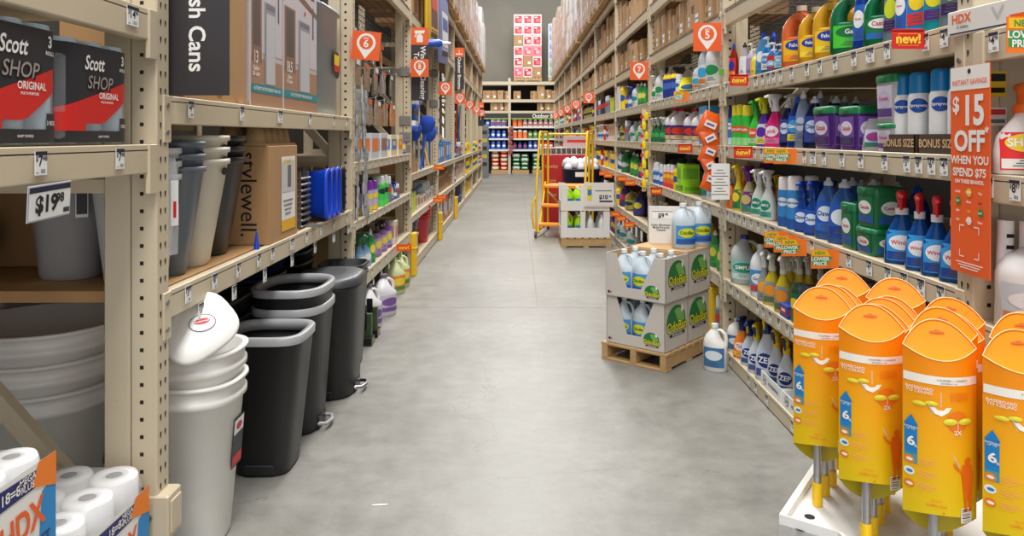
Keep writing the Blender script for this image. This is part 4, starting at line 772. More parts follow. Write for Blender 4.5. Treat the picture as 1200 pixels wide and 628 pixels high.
# $15 off sign
o = empty('savings_sign', (1.248, 2.035, .985)); tag(o, 'tall orange 15 dollars off savings sign hung on the nearest right post', 'sign'); o.rotation_euler = (0, 0, -PI/2)
m = MB(); m.box(-.088, -.0015, 0, .088, .0015, .575, sgn, c=.0005); m.rect(.176, .065, swhite, front(0, -.0022, .542)); m.cyl(0, 0, -.003, .003, .007, hole, 12, M=Matrix.Translation((0, 0, .56)) @ Matrix.Rotation(PI/2, 4, 'X')); m.build('sign_panel', o)
m = MB(); Q = lambda z: front(0, -.003, z)
m.text('INSTANT SAVINGS', .0195, sgn, Q(.53), .01, sx=.95); m.text('$', .06, swhite, Q(.468) @ T(-.06, 0, 0), .03); m.text('15', .112, swhite, Q(.448) @ T(.018, 0, 0), .035, sx=.9); m.text('OFF', .078, swhite, Q(.365), .035); m.text('*', .04, swhite, Q(.39) @ T(.078, 0, 0), .02)
m.text('WHEN YOU', .031, swhite, Q(.314), .03); m.text('SPEND $75', .031, swhite, Q(.28), .03); m.text('ON THESE BRANDS.', .0145, swhite, Q(.255), .03)
names = [['DOVE', 'FINISH', 'Tide'], ['SOS', 'Shout', 'Gain'], ['Ajax', 'OXI', 'Lysol'], ['Dial', 'Bounce', 'Glade'], ['Ziploc', 'Raid', 'Cascade']]
cc = [swhite, pyellow, pnavy, pgreen, pred]
for r in range(4):
    for c in range(3):
        M = Q(.226-.026*r) @ T(-.05+.05*c, 0, 0)
        if (r+c) % 3 == 1: m.disc(.0115, cc[(r*3+c) % 5], M, 14)
        m.text(names[r][c], .0085, swhite if (r+c) % 3 else cc[(r+c*2) % 3], M @ T(0, 0, .001), .03)
for sx in (-1, 1):
    for sz in (-1, 1): m.rect(.02, .003, swhite, Q(.09) @ T(sx*.033, sz*.043, 0)); m.rect(.003, .02, swhite, Q(.09) @ T(sx*.043, sz*.034, 0))
for i in range(3): m.rect(.12-.02*i, .003, swhite, Q(.03-.007*i))
m.build('lettering', o)
# red "new!" clips and "new lower price" flags on shelf edges
red_m = paint((214, 36, 30))
def newtag(px, z, label, w_=.11, h_=.042):
    Y = ypx(1, px); w_ = .1; h_ = .05; o = empty('new_item_clip', (W-.052, Y, z)); tag(o, label, 'sign', 'red new item clips on the right shelves')
    m = MB(); m.box(-w_/2, -.006, -h_, w_/2, -.003, .012, red_m); m.box(-w_/2, -.006, .004, w_/2, .004, .007, red_m); m.rect(w_*.62, h_*.75, paint((238, 196, 30)), front(0, -.0066, -h_*.42)); m.rect(w_*.6, h_*.68, red_m, front(0, -.0069, -h_*.42)); m.text('new!', h_*.8, paint((250, 214, 60)), front(0, -.0075, -h_*.4), .03); m.build('clip_panel', o)
newtag(1083, 1.685, 'red new clip beneath the green cascade bottle on the upper shelf'.replace('cascade', 'gel'), .16, .065); newtag(877, 1.69, 'red new clip beneath the red soap bottle near bay sign 5'); newtag(882, 1.3, 'red new clip beneath the green aerosol cans', .15, .06)
newtag(811, 1.3, 'red new clip beneath the red capped white jugs', .3, .09); newtag(776, .915, 'red new clip beneath the white and blue aerosol cans', .3, .09)
def flag(px, z, label, s=.105, X=None, turn=0):
    """double flag standing out from the shelf edge"""
    Y = ypx(1, px); x0 = W-.002
    o = empty('price_flag', (x0-s*.75, Y, z)); tag(o, label, 'sign', 'new lower price flags on the right shelves'); 
    m = MB(); hh = s*.42
    m.prism([(-s/2, -hh), (s*.2, -hh), (s/2, 0), (s*.2, hh), (-s/2, hh)], -.001, .001, mat('flag_orange', (240, 120, 30), .5), front(0, 0, 0))
    m.box(s*.1, .0015, -hh, s*.75, .003, hh, mat('flag_orange', (240, 120, 30), .5))
    k = .93; g = paint((48, 150, 70)); y_ = paint((240, 186, 24))
    m.add([(-s/2*k, 0, 0), (s/2*k, 0, 0), (s*.2*k, -hh*k, 0), (-s/2*k, -hh*k, 0)], [(3, 2, 1, 0)], g, False, front(0, -.0016, hh*.25)); m.add([(-s/2*k, hh*k, 0), (s*.2*k, hh*k, 0), (s*.38*k, hh*.35, 0), (-s/2*k, hh*.35, 0)], [(3, 2, 1, 0)][::-1], y_, False, front(0, -.0018, -.0))
    m.text('NEW', hh*.5, pgreen, front(-s*.1, -.0026, hh*.62), .02); m.text('LOWER', hh*.55, swhite, front(-s*.1, -.0026, -hh*.0), .03); m.text('PRICE', hh*.55, swhite, front(-s*.1, -.0026, -hh*.5), .03)
    m.build('flag_panel', o)
flag(934, 1.277, 'green and yellow lower price flag under the blue dish soaps, front of pair', .083); flag(922, 1.277, 'green and yellow lower price flag under the magenta sprays, rear of pair', .083)
flag(924, .888, 'lower price flag under the white spray bottles, rearmost of three', .088); flag(936, .886, 'lower price flag under the air fresheners, middle of three', .088); flag(946, .884, 'lower price flag under the air fresheners, nearest of three', .088)
flag(984, .888, 'single lower price flag under the large blue dish soaps', .088); flag(807, 1.66, 'small lower price flag beneath the yellow absorber pack', .085)
flag(1244, 1.6, 'lower price flag cut off by the right edge of the photo', .1)
for i, (px, z, t) in enumerate([(712, .9, 'first'), (718, .9, 'second'), (735, .93, 'third'), (745, .92, 'fourth')]):
    m = MB(); m.box(-.055, -.006, -.05, .055, -.003, .01, paint((240, 90, 30))); m.text('new!', .04, pyellow, front(0, -.008, -.022), .03)
    o = m.build('shelf_clip', None, (W-.06, ypx(1, px), z-.02), 0); tag(o, 'orange shelf clip on waist-high edge of far right racks, %s from the back' % t, 'sign', 'orange clips on the right racks')
for i, (px, z, t) in enumerate([(727, .47, 'first'), (734, .47, 'second'), (744, .47, 'third')]):
    m = MB(); m.box(-.055, -.006, -.05, .055, -.003, .01, paint((240, 90, 30))); m.text('new!', .04, pyellow, front(0, -.008, -.022), .03)
    o = m.build('shelf_clip', None, (W-.06, ypx(1, px), z-.02), 0); tag(o, 'orange shelf clip under the big purple bottles, %s from the back' % t, 'sign', 'orange clips on the right racks')
for i, (px, z, Y_, t) in enumerate([(464, .43, 0, 'beneath the lilac bottles of the second left rack'), (508, 1.0, 0, 'at the middle shelf by the mops'), (507, .6, 0, 'at the lower shelf above the red buckets'), (511, .6, 0, 'at the lower shelf beyond the red buckets')]):
    m = MB(); m.box(-.065, -.006, -.05, .065, -.003, .01, paint((240, 84, 28))); m.text('new!', .045, pyellow, front(0, -.008, -.02), .03)
    o = m.build('shelf_clip', None, (-V+.07, ypx(-1, px), z), 0); tag(o, 'orange shelf clip %s' % t, 'sign', 'orange clips on the left racks')
# zebra strip of tags under the lower shelf of the third right rack
m = MB()
for i in range(12): m.box(-.05, -.004, -.1, .05, -.002, 0, pwhite if i % 2 else pblack, Matrix.Translation((i*.16-.9, 0, 0)))
o = m.build('striped_edge_strip', None, (W-.006, 8.25, .42), -PI/2); tag(o, 'black and white striped strip hanging below the big purple bottles', 'strip')
# ---------- near left: towel packs, HDX rolls ----------
blueg = mat('towel_paper_blue', (190, 206, 216), .75, var=.04, bump=.05)
def towelpack(Y0, Y1, z0, z1, x0, dep, label):
    o = empty('towel_pack', (-x0-dep/2, (Y0+Y1)/2, z0)); tag(o, label, 'paper towels', 'blue shop towel packs on the left edge shelf'); w_ = (Y1-Y0); h_ = z1-z0
    o.rotation_euler = (0, 0, PI/2)     # local -Y faces the aisle, local x runs away from the camera
    r = w_/6
    for i in range(3): MB().body([P(.004, r*.93, r*.93), P(.012, r*.985, r*.985), P(h_-.014, r*.985, r*.985), P(h_-.004, r*.93, r*.93)], blueg, 24, Matrix.Translation((-w_/2+r*(2*i+1), -dep/2+r, 0))).build('towel_roll', o)
    m = MB(); hw = w_/2+.003
    prof = [P(.0, hw*.97, dep/2-.01, 0, 0, 5), P(.02, hw, dep/2+.002, 0, 0, 5), P(h_*.8, hw, dep/2+.002, 0, 0, 5), P(h_-.006, hw*.96, dep/2-.012, 0, 0, 4), P(h_+.004, hw*.8, dep/2-.05, 0, 0, 3)]
    m.body(prof, mat('clear_wrap', (225, 232, 238), .18, alpha=.16, spec=.7), 36); m.build('plastic_wrap', o)
    m = MB(); n = 12; zt, zb = h_*.95, h_*.02; cb = paint((44, 44, 48)); cr = paint((212, 40, 34))
    def S(x, z, off=.001): q = max(-.985, min(.985, x/hw)); return (q*hw, -(dep/2+.002)*(1-abs(q)**5)**.2-off, z)
    def strip(f0, f1, mt, x0_=-1, x1_=1, off=.001): m.loft([[S(hw*(x0_+(x1_-x0_)*i/n), f(x0_+(x1_-x0_)*i/n), off) for i in range(n+1)] for f in (f0, f1)], mt, close=False)
    strip(lambda u: h_*(.42+.13*u), lambda u: h_*.94, cb); strip(lambda u: h_*(.2 if u < .1 else .2+.33*(u-.1)), lambda u: h_*(.5+.16*u), cr, off=.0016, x1_=.98)
    strip(lambda u: h_*.02, lambda u: h_*.13, cb, off=.0014); strip(lambda u: h_*.02, lambda u: h_*.26, cb, .62, .97, .0014)
    strip(lambda u: h_*.13, lambda u: h_*.3, cr, -.98, -.4, .0018)
    tx = lambda s_, sz, mt, x, z, b=.02, sx=1, sk=0: m.text(s_, sz, mt, None, b, fn=lambda a, c: S(x+a+sk*c, z+c, .0026), sx=sx)
    tx('Scott', h_*.19, swhite, -.08*w_, h_*.77, .02, .8, .2); tx('SHOP', h_*.185, paint((16, 16, 18)), .004, h_*.582, .03, .95, .2); m.text('SHOP', h_*.175, paint((158, 146, 140)), None, .01, fn=lambda a, c: S(a*.97+.2*c, h_*.588+c, .0032)); tx('ORIGINAL', h_*.085, swhite, .13*w_, h_*.47, .02, .9); tx('MULTI-PURPOSE', h_*.03, swhite, .1*w_, h_*.41); tx('3', h_*.13, swhite, .36*w_, h_*.84, .03); tx('ROLLS', h_*.045, swhite, .36*w_, h_*.75, .02); tx('3 ROLLS', h_*.05, swhite, .4*w_, h_*.18, .02); tx('SHOP TOWELS', h_*.028, swhite, .05*w_, h_*.075)
    m.build('printed_wrap', o)
towelpack(1.43, 1.71, 1.345, 1.62, V+.02, .12, 'blue shop towel pack at the left photo edge')
towelpack(1.72, 2.02, 1.345, 1.605, V+.02, .12, 'blue shop towel pack next to the left rack post')
towelpack(1.12, 1.42, 1.345, 1.62, V+.02, .12, 'blue shop towel pack cut off by the left edge')
o = empty('price_card', (-V+.01, 1.62, 1.185)); tag(o, 'large 19.98 price card in plastic sleeve below the towel shelf', 'price card'); o.rotation_euler = (math.radians(4), math.radians(-2), PI/2)
m = MB(); m.box(-.075, -.002, 0, .075, .0, .078, mat('sleeve', (196, 200, 208), .15), c=.001); m.rect(.142, .068, pwhite, front(0, -.0028, .038)); m.rect(.142, .012, pnavy, front(0, -.0032, .068)); m.text('$19', .05, pblack, front(-.012, -.0035, .034), .04); m.text('98', .028, pblack, front(.034, -.0035, .043), .04)
for i in range(9): m.rect(.0014*(1+i % 2), .011, pblack, front(.048+.0026*i, -.0035, .014))
m.build('card', o)
tissue = mat('tissue_paper', (238, 236, 234), .85, var=.03, bump=.08, scale=30)
def rollpack(x0, x1, Y0, Y1, z1, nx, ny, nz, label, gap):
    o = empty('tissue_pack', ((x0+x1)/2, (Y0+Y1)/2, 0.03)); tag(o, label, 'toilet paper', 'wrapped tissue packs low at left'); w_, d_ = x1-x0, Y1-Y0; h_ = z1-.03
    rh = h_/nz
    for i in range(nx):
        for j in range(ny):
            rx, ry = w_/nx/2, d_/ny/2; r = min(rx, ry)*.97; cx, cy = -w_/2+rx*(2*i+1), -d_/2+ry*(2*j+1)
            for k in (range(nz) if (i == nx-1 or j == 0) else [nz-1]):
                m = MB(); a, b = rh*k, rh*(k+1)
                m.loft([ring(P(z, q, q, cx, cy), 24) for z, q in ((a+.001, r*.95), (a+.008, r), (b-.01, r), (b-.001, r*.93), (b-.001, r*.36), (b-.03, r*.34))], tissue, (True, True)); m.cyl(cx, cy, b-.03, b-.002, r*.345, mat('card_tube', (120, 112, 106), .8), 16); m.build('tissue_roll', o)
    m = MB(); m.body([P(0, w_/2, d_/2, 0, 0, 8), P(h_*.9, w_/2+.003, d_/2+.003, 0, 0, 8), P(h_*.985, w_/2-.004, d_/2-.004, 0, 0, 6), P(h_+.004, w_/2-.03, d_/2-.03, 0, 0, 5)], mat('clear_wrap_thick', (236, 238, 242), .2, alpha=.3, spec=.7, bump=.6, scale=12), 40); m.build('plastic_wrap', o)
    m = MB()
    for M, ln in ((fr((w_/2+.005, 0, 0), (0, 1, 0), (0, 0, 1)), d_),):
        L = ln*.97; t = h_-gap; bl, nv, og = paint((40, 140, 205)), paint((36, 40, 110)), paint((245, 130, 30))
        m.rect(L, t, swhite, M, 0, t/2); m.add([(L*.12, 0, 0), (L/2, 0, 0), (L/2, t-.05, 0), (L*.34, t-.07, 0), (L*.3, t-.2, 0)], [(0, 1, 2, 3, 4)], bl, False, M @ T(0, 0, .0006)); m.add([(-L/2, 0, 0), (L*.12, 0, 0), (-L*.1, t-.25, 0), (-L/2, t-.3, 0)], [(0, 1, 2, 3)], bl, False, M @ T(0, 0, .0006))
        m.add([(-L/2, t-.055, 0), (L*.3, t-.05, 0), (L*.3, t-.014, 0), (-L/2, t-.006, 0)], [(0, 1, 2, 3)], nv, False, M @ T(0, 0, .001)); m.add([(L*.22, t-.045, 0), (L/2, t-.075, 0), (L/2, t, 0), (L*.3, t, 0)], [(0, 1, 2, 3)], og, False, M @ T(0, 0, .0014))
        m.text('HDX', .085, porange, M @ T(L*.13, t-.115, .002, .1), .03, sx=.75); m.text('18=82', .03, swhite, M @ T(L*.03, t-.032, .002), .02); m.text('MEGA\nPLUS', .02, swhite, M @ T(L*.18, t-.03, .002), .02); m.text('ULTRA SOFT', .03, nv, M @ T(L*.15, t-.175, .002), .02)
    m.build('printed_wrap', o)
rollpack(-1.42, -1.045, 1.36, 1.675, .665, 3, 3, 3, 'tall white tissue pack with blue and orange print at bottom left corner', .008)
rollpack(-1.42, -1.045, 1.72, 2.1, .435, 3, 3, 2, 'lower tissue pack with roll ends showing beside the rack post', .055)
# ---------- bins ----------
def vessel(m, h, b, t, e, mt, th=.005, lip=.008, z=0, n=28):
    m.body([P(z, b[0]*.93, b[1]*.93, 0, 0, e), P(z+.012, b[0], b[1], 0, 0, e), P(z+h-.02, t[0], t[1], 0, 0, e), P(z+h-.018, t[0]+lip, t[1]+lip, 0, 0, e), P(z+h, t[0]+lip, t[1]+lip, 0, 0, e), P(z+h, t[0]-th, t[1]-th, 0, 0, e), P(z+.03, b[0]-th, b[1]-th, 0, 0, e)], mt, n)
def basket(loc, h, b, t, e, mt, label, group, z=0, hole_=False, rim=None):
    o = empty('waste_basket', (loc[0], loc[1], z)); tag(o, label, 'waste basket', group); m = MB(); vessel(m, h, b, t, e, mt); m.build('basket_body', o)
    if hole_:
        m = MB(); M = fr((t[0]+.001, -t[1]*.0, h-.045), (0, 1, 0), (0, 0, 1)); m.disc(.03, hole, M @ T(0, 0, .0012), 16, 1, .45); m.build('handle_slot', o)
    return o
wb = pl((236, 234, 228)); bb = mat('bone_plastic', (216, 208, 190), .35); slate = pl((92, 100, 110)); bkb = pl((48, 46, 46)); ddk = pl((30, 30, 34))
for nm, (x, y), mt, h0, n, b, t, z0 in (('white', (-1.2, 2.335), milky((226, 226, 226)), .34, 3, (.09, .055), (.12, .09), .905), ('slate grey', (-1.22, 2.47), slate, .36, 3, (.115, .05), (.165, .085), .905), ('bone coloured', (-1.215, 2.66), bb, .38, 3, (.105, .06), (.165, .095), .905), ('black', (-1.25, 2.9), bkb, .38, 3, (.11, .07), (.17, .105), .905)):
    for k in range(n): basket((x, y), h0, b, t, 3.2, mt, '%s waste basket on the wooden shelf, %s of its stack' % (nm, ['outermost and lowest', 'middle', 'innermost and topmost'][k]), '%s waste baskets nested on the wooden shelf' % nm, z0+.042*k, hole_=(k == 2 or nm == 'bone coloured'))
o = MB(); o.body([P(0, .05, .014, 0, 0, 3), P(.12, .052, .018, 0, 0, 3), P(.25, .05, .01, 0, 0, 3), P(.3, .045, .003, 0, 0, 3)], clear, 16); 
for i in range(7): o.rect(.02, .012, pblack, front(-.025, -.02, .07+.022*i))
o.rect(.03, .14, pwhite, front(.02, -.021, .16)); o.rect(.012, .05, pred, front(.02, -.0215, .14))
tag(o.build('plastic_bag', None, (-1.08, 2.27, 1.0), math.radians(70)), 'clear plastic bag of papers hanging before the white baskets', 'bag')
# stylewell carton with pulp tray
o = empty('bin_carton', (-1.185, 3.33, .905)); tag(o, 'brown stylewell bin carton with white picture panel on wooden shelf'.replace('stylewell ', ''), 'box'); o.rotation_euler = (0, 0, PI/2)
m = MB(); m.box(-.2, -.14, 0, .2, .14, .42, kraft[0], c=.003); m.build('carton_body', o)
m = MB(); m.text('stylewell.', .098, pblack, fr((-.2015, -.05, .215), (0, 0, -1), (0, -1, 0)), 0); 
m.build('lettering', o); m = MB()
m.rect(.2, .3, pwhite, front(.06, -.1415, .22)); m.rect(.2, .05, paint((240, 180, 30)), front(.06, -.142, .06)); m.rect(.18, .14, paint((206, 204, 200)), front(.06, -.1425, .28)); m.rect(.05, .1, paint((110, 110, 112)), front(.07, -.143, .28)); m.text('stylewell', .03, pyellow, front(.04, -.143, .352), .02)
for i in range(4): m.rect(.14-.02*i, .007, paint((120, 120, 120)), front(.05, -.143, .17-.02*i))
m.build('picture_panel', o)
m = MB(); pulp = mat('moulded_pulp', (176, 146, 104), .9, bump=.2, scale=40)
for i in range(5):
    for j in range(2): m.body([P(0, .04, .045, 0, 0, 3), P(.02, .038, .042, 0, 0, 3), P(.07, .028, .03, 0, 0, 3), P(.075, .022, .025, 0, 0, 3)], pulp, 14, Matrix.Translation((-.16+.085*i, -.06+.11*j, .008)))
m.box(-.2, -.12, 0, .22, .12, .01, pulp); tag(m.build('pulp_tray', None, (-1.18, 3.33, 1.326), PI/2), 'brown moulded pulp tray lying on the bin carton', 'tray')
m = MB()
for k in range(9): m.box(-.08, -.12, .03*k, .08, .12, .03*k+.012, galv, c=.003)
for x in (-.07, .07): m.box(x-.005, -.11, 0, x+.005, .11, .28, galv)
m.box(-.03, -.2, 0, .03, -.1, .012, galv)
tag(m.build('metal_rack_stack', None, (-1.19, 3.78, .906), PI/2), 'stack of silver metal racks between carton and blue basket', 'metal racks')
blb = pl((22, 70, 205))
for k in range(4):
    mt = blb if k < 3 else pl((28, 28, 36)); 
    o = empty('waste_basket', (-1.19, 4.0+.11*k, .905+.15)); tag(o, ('blue waste basket lying sideways with open mouth towards aisle, %s' % ['nearest', 'middle', 'farthest of three'][k]) if k < 3 else 'black waste basket lying sideways beside the blue ones', 'waste basket', 'baskets lying on the wooden shelf')
    m = MB(); vessel(m, .3, (.1, .035), (.13, .05), 3.2, mt); r = m.build('basket_body', o); o.rotation_euler = (PI/2*0, PI/2, 0); r.location = (0, 0, -.12)
    r.rotation_euler = (0, 0, 0)
tag(MB().body([P(0, .012, .012), P(.07, .003, .003)], blb, 10).build('pointed_clip', None, (-1.06, 3.02, .9055)), 'small blue cone on the wooden shelf edge', 'clip')
# overhead: cartons with printed bins, pale grey bin
o = empty('shipping_carton', (-1.26, 2.63, 1.488)); tag(o, 'plain torn brown carton beside the Trash Cans banner', 'box'); o.rotation_euler = (0, 0, PI/2)
m = MB(); m.box(-.27, -.2, 0, .27, .2, .7, kraft[0], c=.004); m.build('carton_body', o)
m = MB(); m.prism([(.0, 0), (.03, .004), (.05, .05), (.02, .09), (-.01, .04)], 0, .0015, kraft[3], front(.0, -.201, .02)); m.rect(.002, .69, kraft[3], front(.03, -.2012, .35)); m.rect(.002, .69, kraft[3], front(-.1, -.2012, .35)); m.prism([(-.02, 0), (.05, .0), (.05, .015), (-.02, .018)], 0, .02, kraft[2], front(.2, -.201, .0)); m.build('torn_flap', o)
def bincarton(Y0, Y1, gal, label, bar):
    o = empty('bin_carton', (-1.24, (Y0+Y1)/2, 1.488)); tag(o, label, 'box', 'printed steel bin cartons on the top left shelf'); o.rotation_euler = (0, 0, PI/2); w_ = Y1-Y0; h_ = .72
    m = MB(); m.box(-w_/2, -.18, 0, w_/2, .18, h_, mat('printed_card', (200, 186, 182), .5), c=.003); m.build('carton_body', o)
    m = MB(); F_ = lambda x, z, d=0: front(x, -.181-d, z)
    m.rect(w_*.98, .2, paint((172, 132, 104)), F_(0, .1)); m.rect(w_*.98, .47, paint((205, 196, 200)), F_(0, .46)); m.rect(w_*.3, .3, paint((140, 104, 84)), F_(-w_*.33, .33, .0003)); m.rect(w_*.2, .22, paint((90, 78, 72)), F_(-w_*.33, .36, .0006))
    m.add([(-w_*.49, .62, 0), (w_*.49, .52, 0), (w_*.49, .495, 0), (-w_*.49, .58, 0)], [(3, 2, 1, 0)], paint((128, 88, 62)), False, F_(0, 0, .0009)); m.rect(w_*.2, .12, paint((60, 58, 60)), F_(w_*.3, .64, .0006))
    m.rect(w_*.34, .35, paint((150, 150, 154)), F_(w_*.08, .27, .001)); m.rect(w_*.28, .3, paint((196, 196, 200)), F_(w_*.1, .25, .0014)); m.rect(w_*.28, .02, paint((120, 120, 126)), F_(w_*.1, .43, .0016))
    m.disc(.012, pred, F_(w_*.1, .49, .0018), 12); m.rect(w_*.04, .16, paint((90, 90, 120)), F_(w_*.36, .46, .0012))
    m.rect(w_*.98, .035, paint((30, 140, 150)), F_(0, .075, .001)); m.text(bar, .02, swhite, F_(0, .075, .002), .02, sx=.85); m.text(gal, .07, swhite, F_(-w_*.36, .2, .002), .02, sx=.8); m.text('Gallon\n50 Liter', .026, swhite, F_(-w_*.35, .145, .002), .02)
    m.box(-w_/2, -.1805, 0, -w_/2+.012, -.18, h_, paint((220, 214, 214))); m.build('printed_face', o)
bincarton(2.95, 3.35, '13', 'printed 13 gallon bin carton next to the plain brown carton', 'AUTOMATIC MOTION SENSOR TRASH CAN'); bincarton(3.37, 3.93, '18.5', 'printed 18.5 gallon bin carton, right of the 13 gallon one', 'DUAL COMPARTMENT TRASH AND RECYCLER')
o = empty('storage_bin', (-1.28, 4.28, 1.488)); tag(o, 'tall pale grey blue bin with round sticker near bay sign 6', 'bin'); gb = pl((146, 156, 166))
m = MB(); vessel(m, .62, (.2, .26), (.2, .3), 5, gb, lip=.015); m.build('bin_body', o)
m = MB(); M = fr((.206, .12, .3), (0, 1, 0), (0, 0, 1)); m.add([(.08*math.cos(a), .085*math.sin(a)*(1 if abs(math.sin(a)) < .9 else .95), 0) for a in [i*PI/10 for i in range(20)]], [tuple(range(20))], paint((40, 40, 44)), False, M @ T(0, 0, .006)); m.rect(.12, .06, pyellow, M, 0, .03, .007); m.rect(.12, .04, pred, M, 0, -.02, .007); m.build('sticker', o)
# floor bins
def blackbin(x, y, h, b, t, label, rimz=0, lid=False, pedal=True, e=3, z=0, rim=True):
    o = empty('trash_can', (x, y, z)); tag(o, label, 'trash can', 'black trash cans on the floor at left'); m = MB(); vessel(m, h, b, t, e, darkp, lip=.006, n=36); m.box(-.06, -b[1]-.006, .01, .06, -b[1]+.01, .05, darkp, c=.004); m.build('can_body', o)
    if rim: m = MB(); m.body([P(h-.02, t[0]+.0075, t[1]+.0075, 0, 0, e), P(h+.008, t[0]+.0085, t[1]+.0085, 0, 0, e), P(h+.014, t[0]+.002, t[1]+.002, 0, 0, e), P(h+.012, t[0]-.016, t[1]-.016, 0, 0, e), P(h-.005, t[0]-.02, t[1]-.02, 0, 0, e), P(h-.03, t[0]-.02, t[1]-.02, 0, 0, e), P(h-.03, t[0]-.017, t[1]-.017, 0, 0, e), P(h-.004, t[0]-.016, t[1]-.016, 0, 0, e)], rimgrey, 36, cap=(False, False)); m.build('rim_ring', o)
    if lid: m = MB(); m.body([P(h, t[0]+.012, t[1]+.012, 0, 0, e), P(h+.03, t[0]+.012, t[1]+.012, 0, 0, e), P(h+.045, t[0]-.02, t[1]-.02, 0, 0, e), P(h+.05, t[0]*.5, t[1]*.5, 0, 0, e)], mat('dark_grey_lid', (62, 64, 68), .4), 36); m.build('lid', o)
    if pedal:
        m = MB(); mt = rimgrey if not lid else mat('chrome', (200, 200, 204), .15, metal=1)
        xx = b[0]; m.tube([(xx-.02, -.06, .03), (xx+.035, -.055, .03), (xx+.05, 0, .03), (xx+.035, .055, .03), (xx-.02, .06, .03)], .009, mt); m.build('pedal', o)
        m = MB(); m.box(xx-.04, -.07, .0, xx+.004, .07, .07, pl((16, 16, 18)), c=.01); m.build('pedal_recess', o)
    return o
blackbin(-1.03, 3.08, .555, (.11, .12), (.165, .155), 'nearest black trash can with open grey rim, in front of the others', pedal=False, e=4)
blackbin(-1.05, 3.5, .58, (.13, .14), (.165, .215), 'black trash can with pedal, lower of the nested pair', rim=True)
blackbin(-1.05, 3.5, .55, (.13, .14), (.165, .215), 'black trash can with grey rim nested on top of another', z=.115, pedal=False)
blackbin(-1.01, 4.0, .585, (.15, .19), (.172, .215), 'black pedal trash can with closed grey lid', lid=True, rim=False)
blackbin(-1.035, 4.44, .56, (.1, .12), (.13, .14), 'slim black trash can behind the lidded one by the rack post', pedal=False, e=4, rim=False)
blackbin(-1.035, 4.44, .56, (.1, .12), (.13, .14), 'slim black trash can nested on the one by the rack post', pedal=False, e=4, z=.05, rim=False)
for k in range(5): basket((-1.33, 3.25), .3, (.1, .12), (.14, .17), 4, ddk, 'black basket in the stack behind the nearest trash can, %s from below' % ['lowest', 'second', 'third', 'fourth', 'topmost, fifth'][k], 'dark basket stack behind the trash cans', .03+.085*k)
for k in range(6): basket((-1.34, 3.75), .3, (.1, .12), (.14, .17), 4, pl((26, 34, 70)), 'dark blue basket stacked under the wooden shelf, %s from below' % ['lowest', 'second', 'third', 'fourth', 'fifth', 'topmost, sixth'][k], 'dark blue basket stack under the wooden shelf', .03+.085*k)
for k in range(8): basket((-1.33, 4.25), .3, (.1, .12), (.14, .17), 4, ddk, 'black basket stacked under the blue sideways baskets, %s from below' % ['lowest', 'second', 'third', 'fourth', 'fifth', 'sixth', 'seventh', 'topmost, eighth'][k], 'black basket stack under the blue ones', .03+.065*k)
# white cans with leaning lid
def whitecan(x, y, h, b, t, label, z, sticker=False, e=2.6, group='white trash cans nested at the left post'):
    o = empty('trash_can', (x, y, z)); tag(o, label, 'trash can', group); m = MB()
    th = .006; m.body([P(0, b[0]*.95, b[1]*.95, 0, 0, e), P(.015, b[0], b[1], 0, 0, e), P(h-.075, t[0], t[1], 0, 0, e), P(h-.07, t[0]+.012, t[1]+.012, 0, 0, e), P(h-.05, t[0]+.012, t[1]+.012, 0, 0, e), P(h-.045, t[0]+.004, t[1]+.004, 0, 0, e), P(h-.012, t[0]+.008, t[1]+.008, 0, 0, e), P(h-.01, t[0]+.018, t[1]+.018, 0, 0, e), P(h, t[0]+.016, t[1]+.016, 0, 0, e), P(h, t[0]-th, t[1]-th, 0, 0, e), P(.03, b[0]-th, b[1]-th, 0, 0, e)], wb, 40); m.build('can_body', o)
    if sticker:
        m = MB(); n = (t[0]-b[0])/h
        M = fr((b[0]+(t[0]-b[0])*.55+.004, .0, h*.58), (0, 1, 0), (n, 0, 1)) ; m.rect(.09, .17, paint((50, 50, 54)), M, .02, 0, .004); m.rect(.084, .05, pwhite, M, .02, .055, .005); m.rect(.084, .035, paint((206, 40, 44)), M, .02, -.06, .005); m.disc(.016, paint((206, 40, 44)), M @ T(.02, .055, .006), 14, 1.6, .8); m.build('sticker', o)
whitecan(-1.105, 2.53, .55, (.115, .11), (.155, .15), 'white trash can with red sticker, outermost of the nested pair by the left post', 0, True); whitecan(-1.105, 2.53, .55, (.115, .11), (.155, .15), 'white trash can nested inside the stickered one', .1)
o = empty('can_lid', (-1.045, 2.42, .735)); o.scale = (.84, .84, .84); tag(o, 'white rounded lid with oval label leaning on the white trash cans', 'lid'); a_ = Vector((.5, .6, .35)).normalized(); n_ = Vector((.5, -.6, .65)); n_ = (n_-a_*n_.dot(a_)).normalized(); b_ = n_.cross(a_); o.rotation_euler = Matrix((a_, b_, n_)).transposed().to_euler()
m = MB(); m.body([P(0, .14, .115, 0, 0, 3), P(.006, .148, .122, 0, 0, 3), P(.02, .148, .122, 0, 0, 3), P(.028, .14, .114, 0, 0, 3), P(.03, .1, .08, 0, 0, 2.5)], wb, 36); m.build('lid_panel', o)
m = MB(); M = Matrix.Translation((.02, -.0, .032)) @ Matrix.Rotation(-.4, 4, 'Z'); m.disc(.05, paint((60, 50, 70)), M, 24, 1, .72); m.disc(.047, pwhite, M @ T(0, 0, .0006), 24, 1, .7); m.disc(.03, paint((206, 40, 44)), M @ T(0, .006, .0012), 20, 1, .4); m.text('Rubbermaid', .011, pwhite, M @ T(0, .006, .002), .02); m.build('oval_label', o)
for i, (x, y) in enumerate(((-1.68, 2.62), (-2.2, 2.7))):
    for k in range(3): whitecan(x, y, .52, (.2, .2), (.26, .25), 'broad white can seen through the rack frame, %s stack, %s' % (['nearer', 'rearmost'][i], ['lowest', 'middle', 'topmost'][k]), .1*k, k == 0 and i == 0, 2.2, 'broad white cans behind the rack frame')
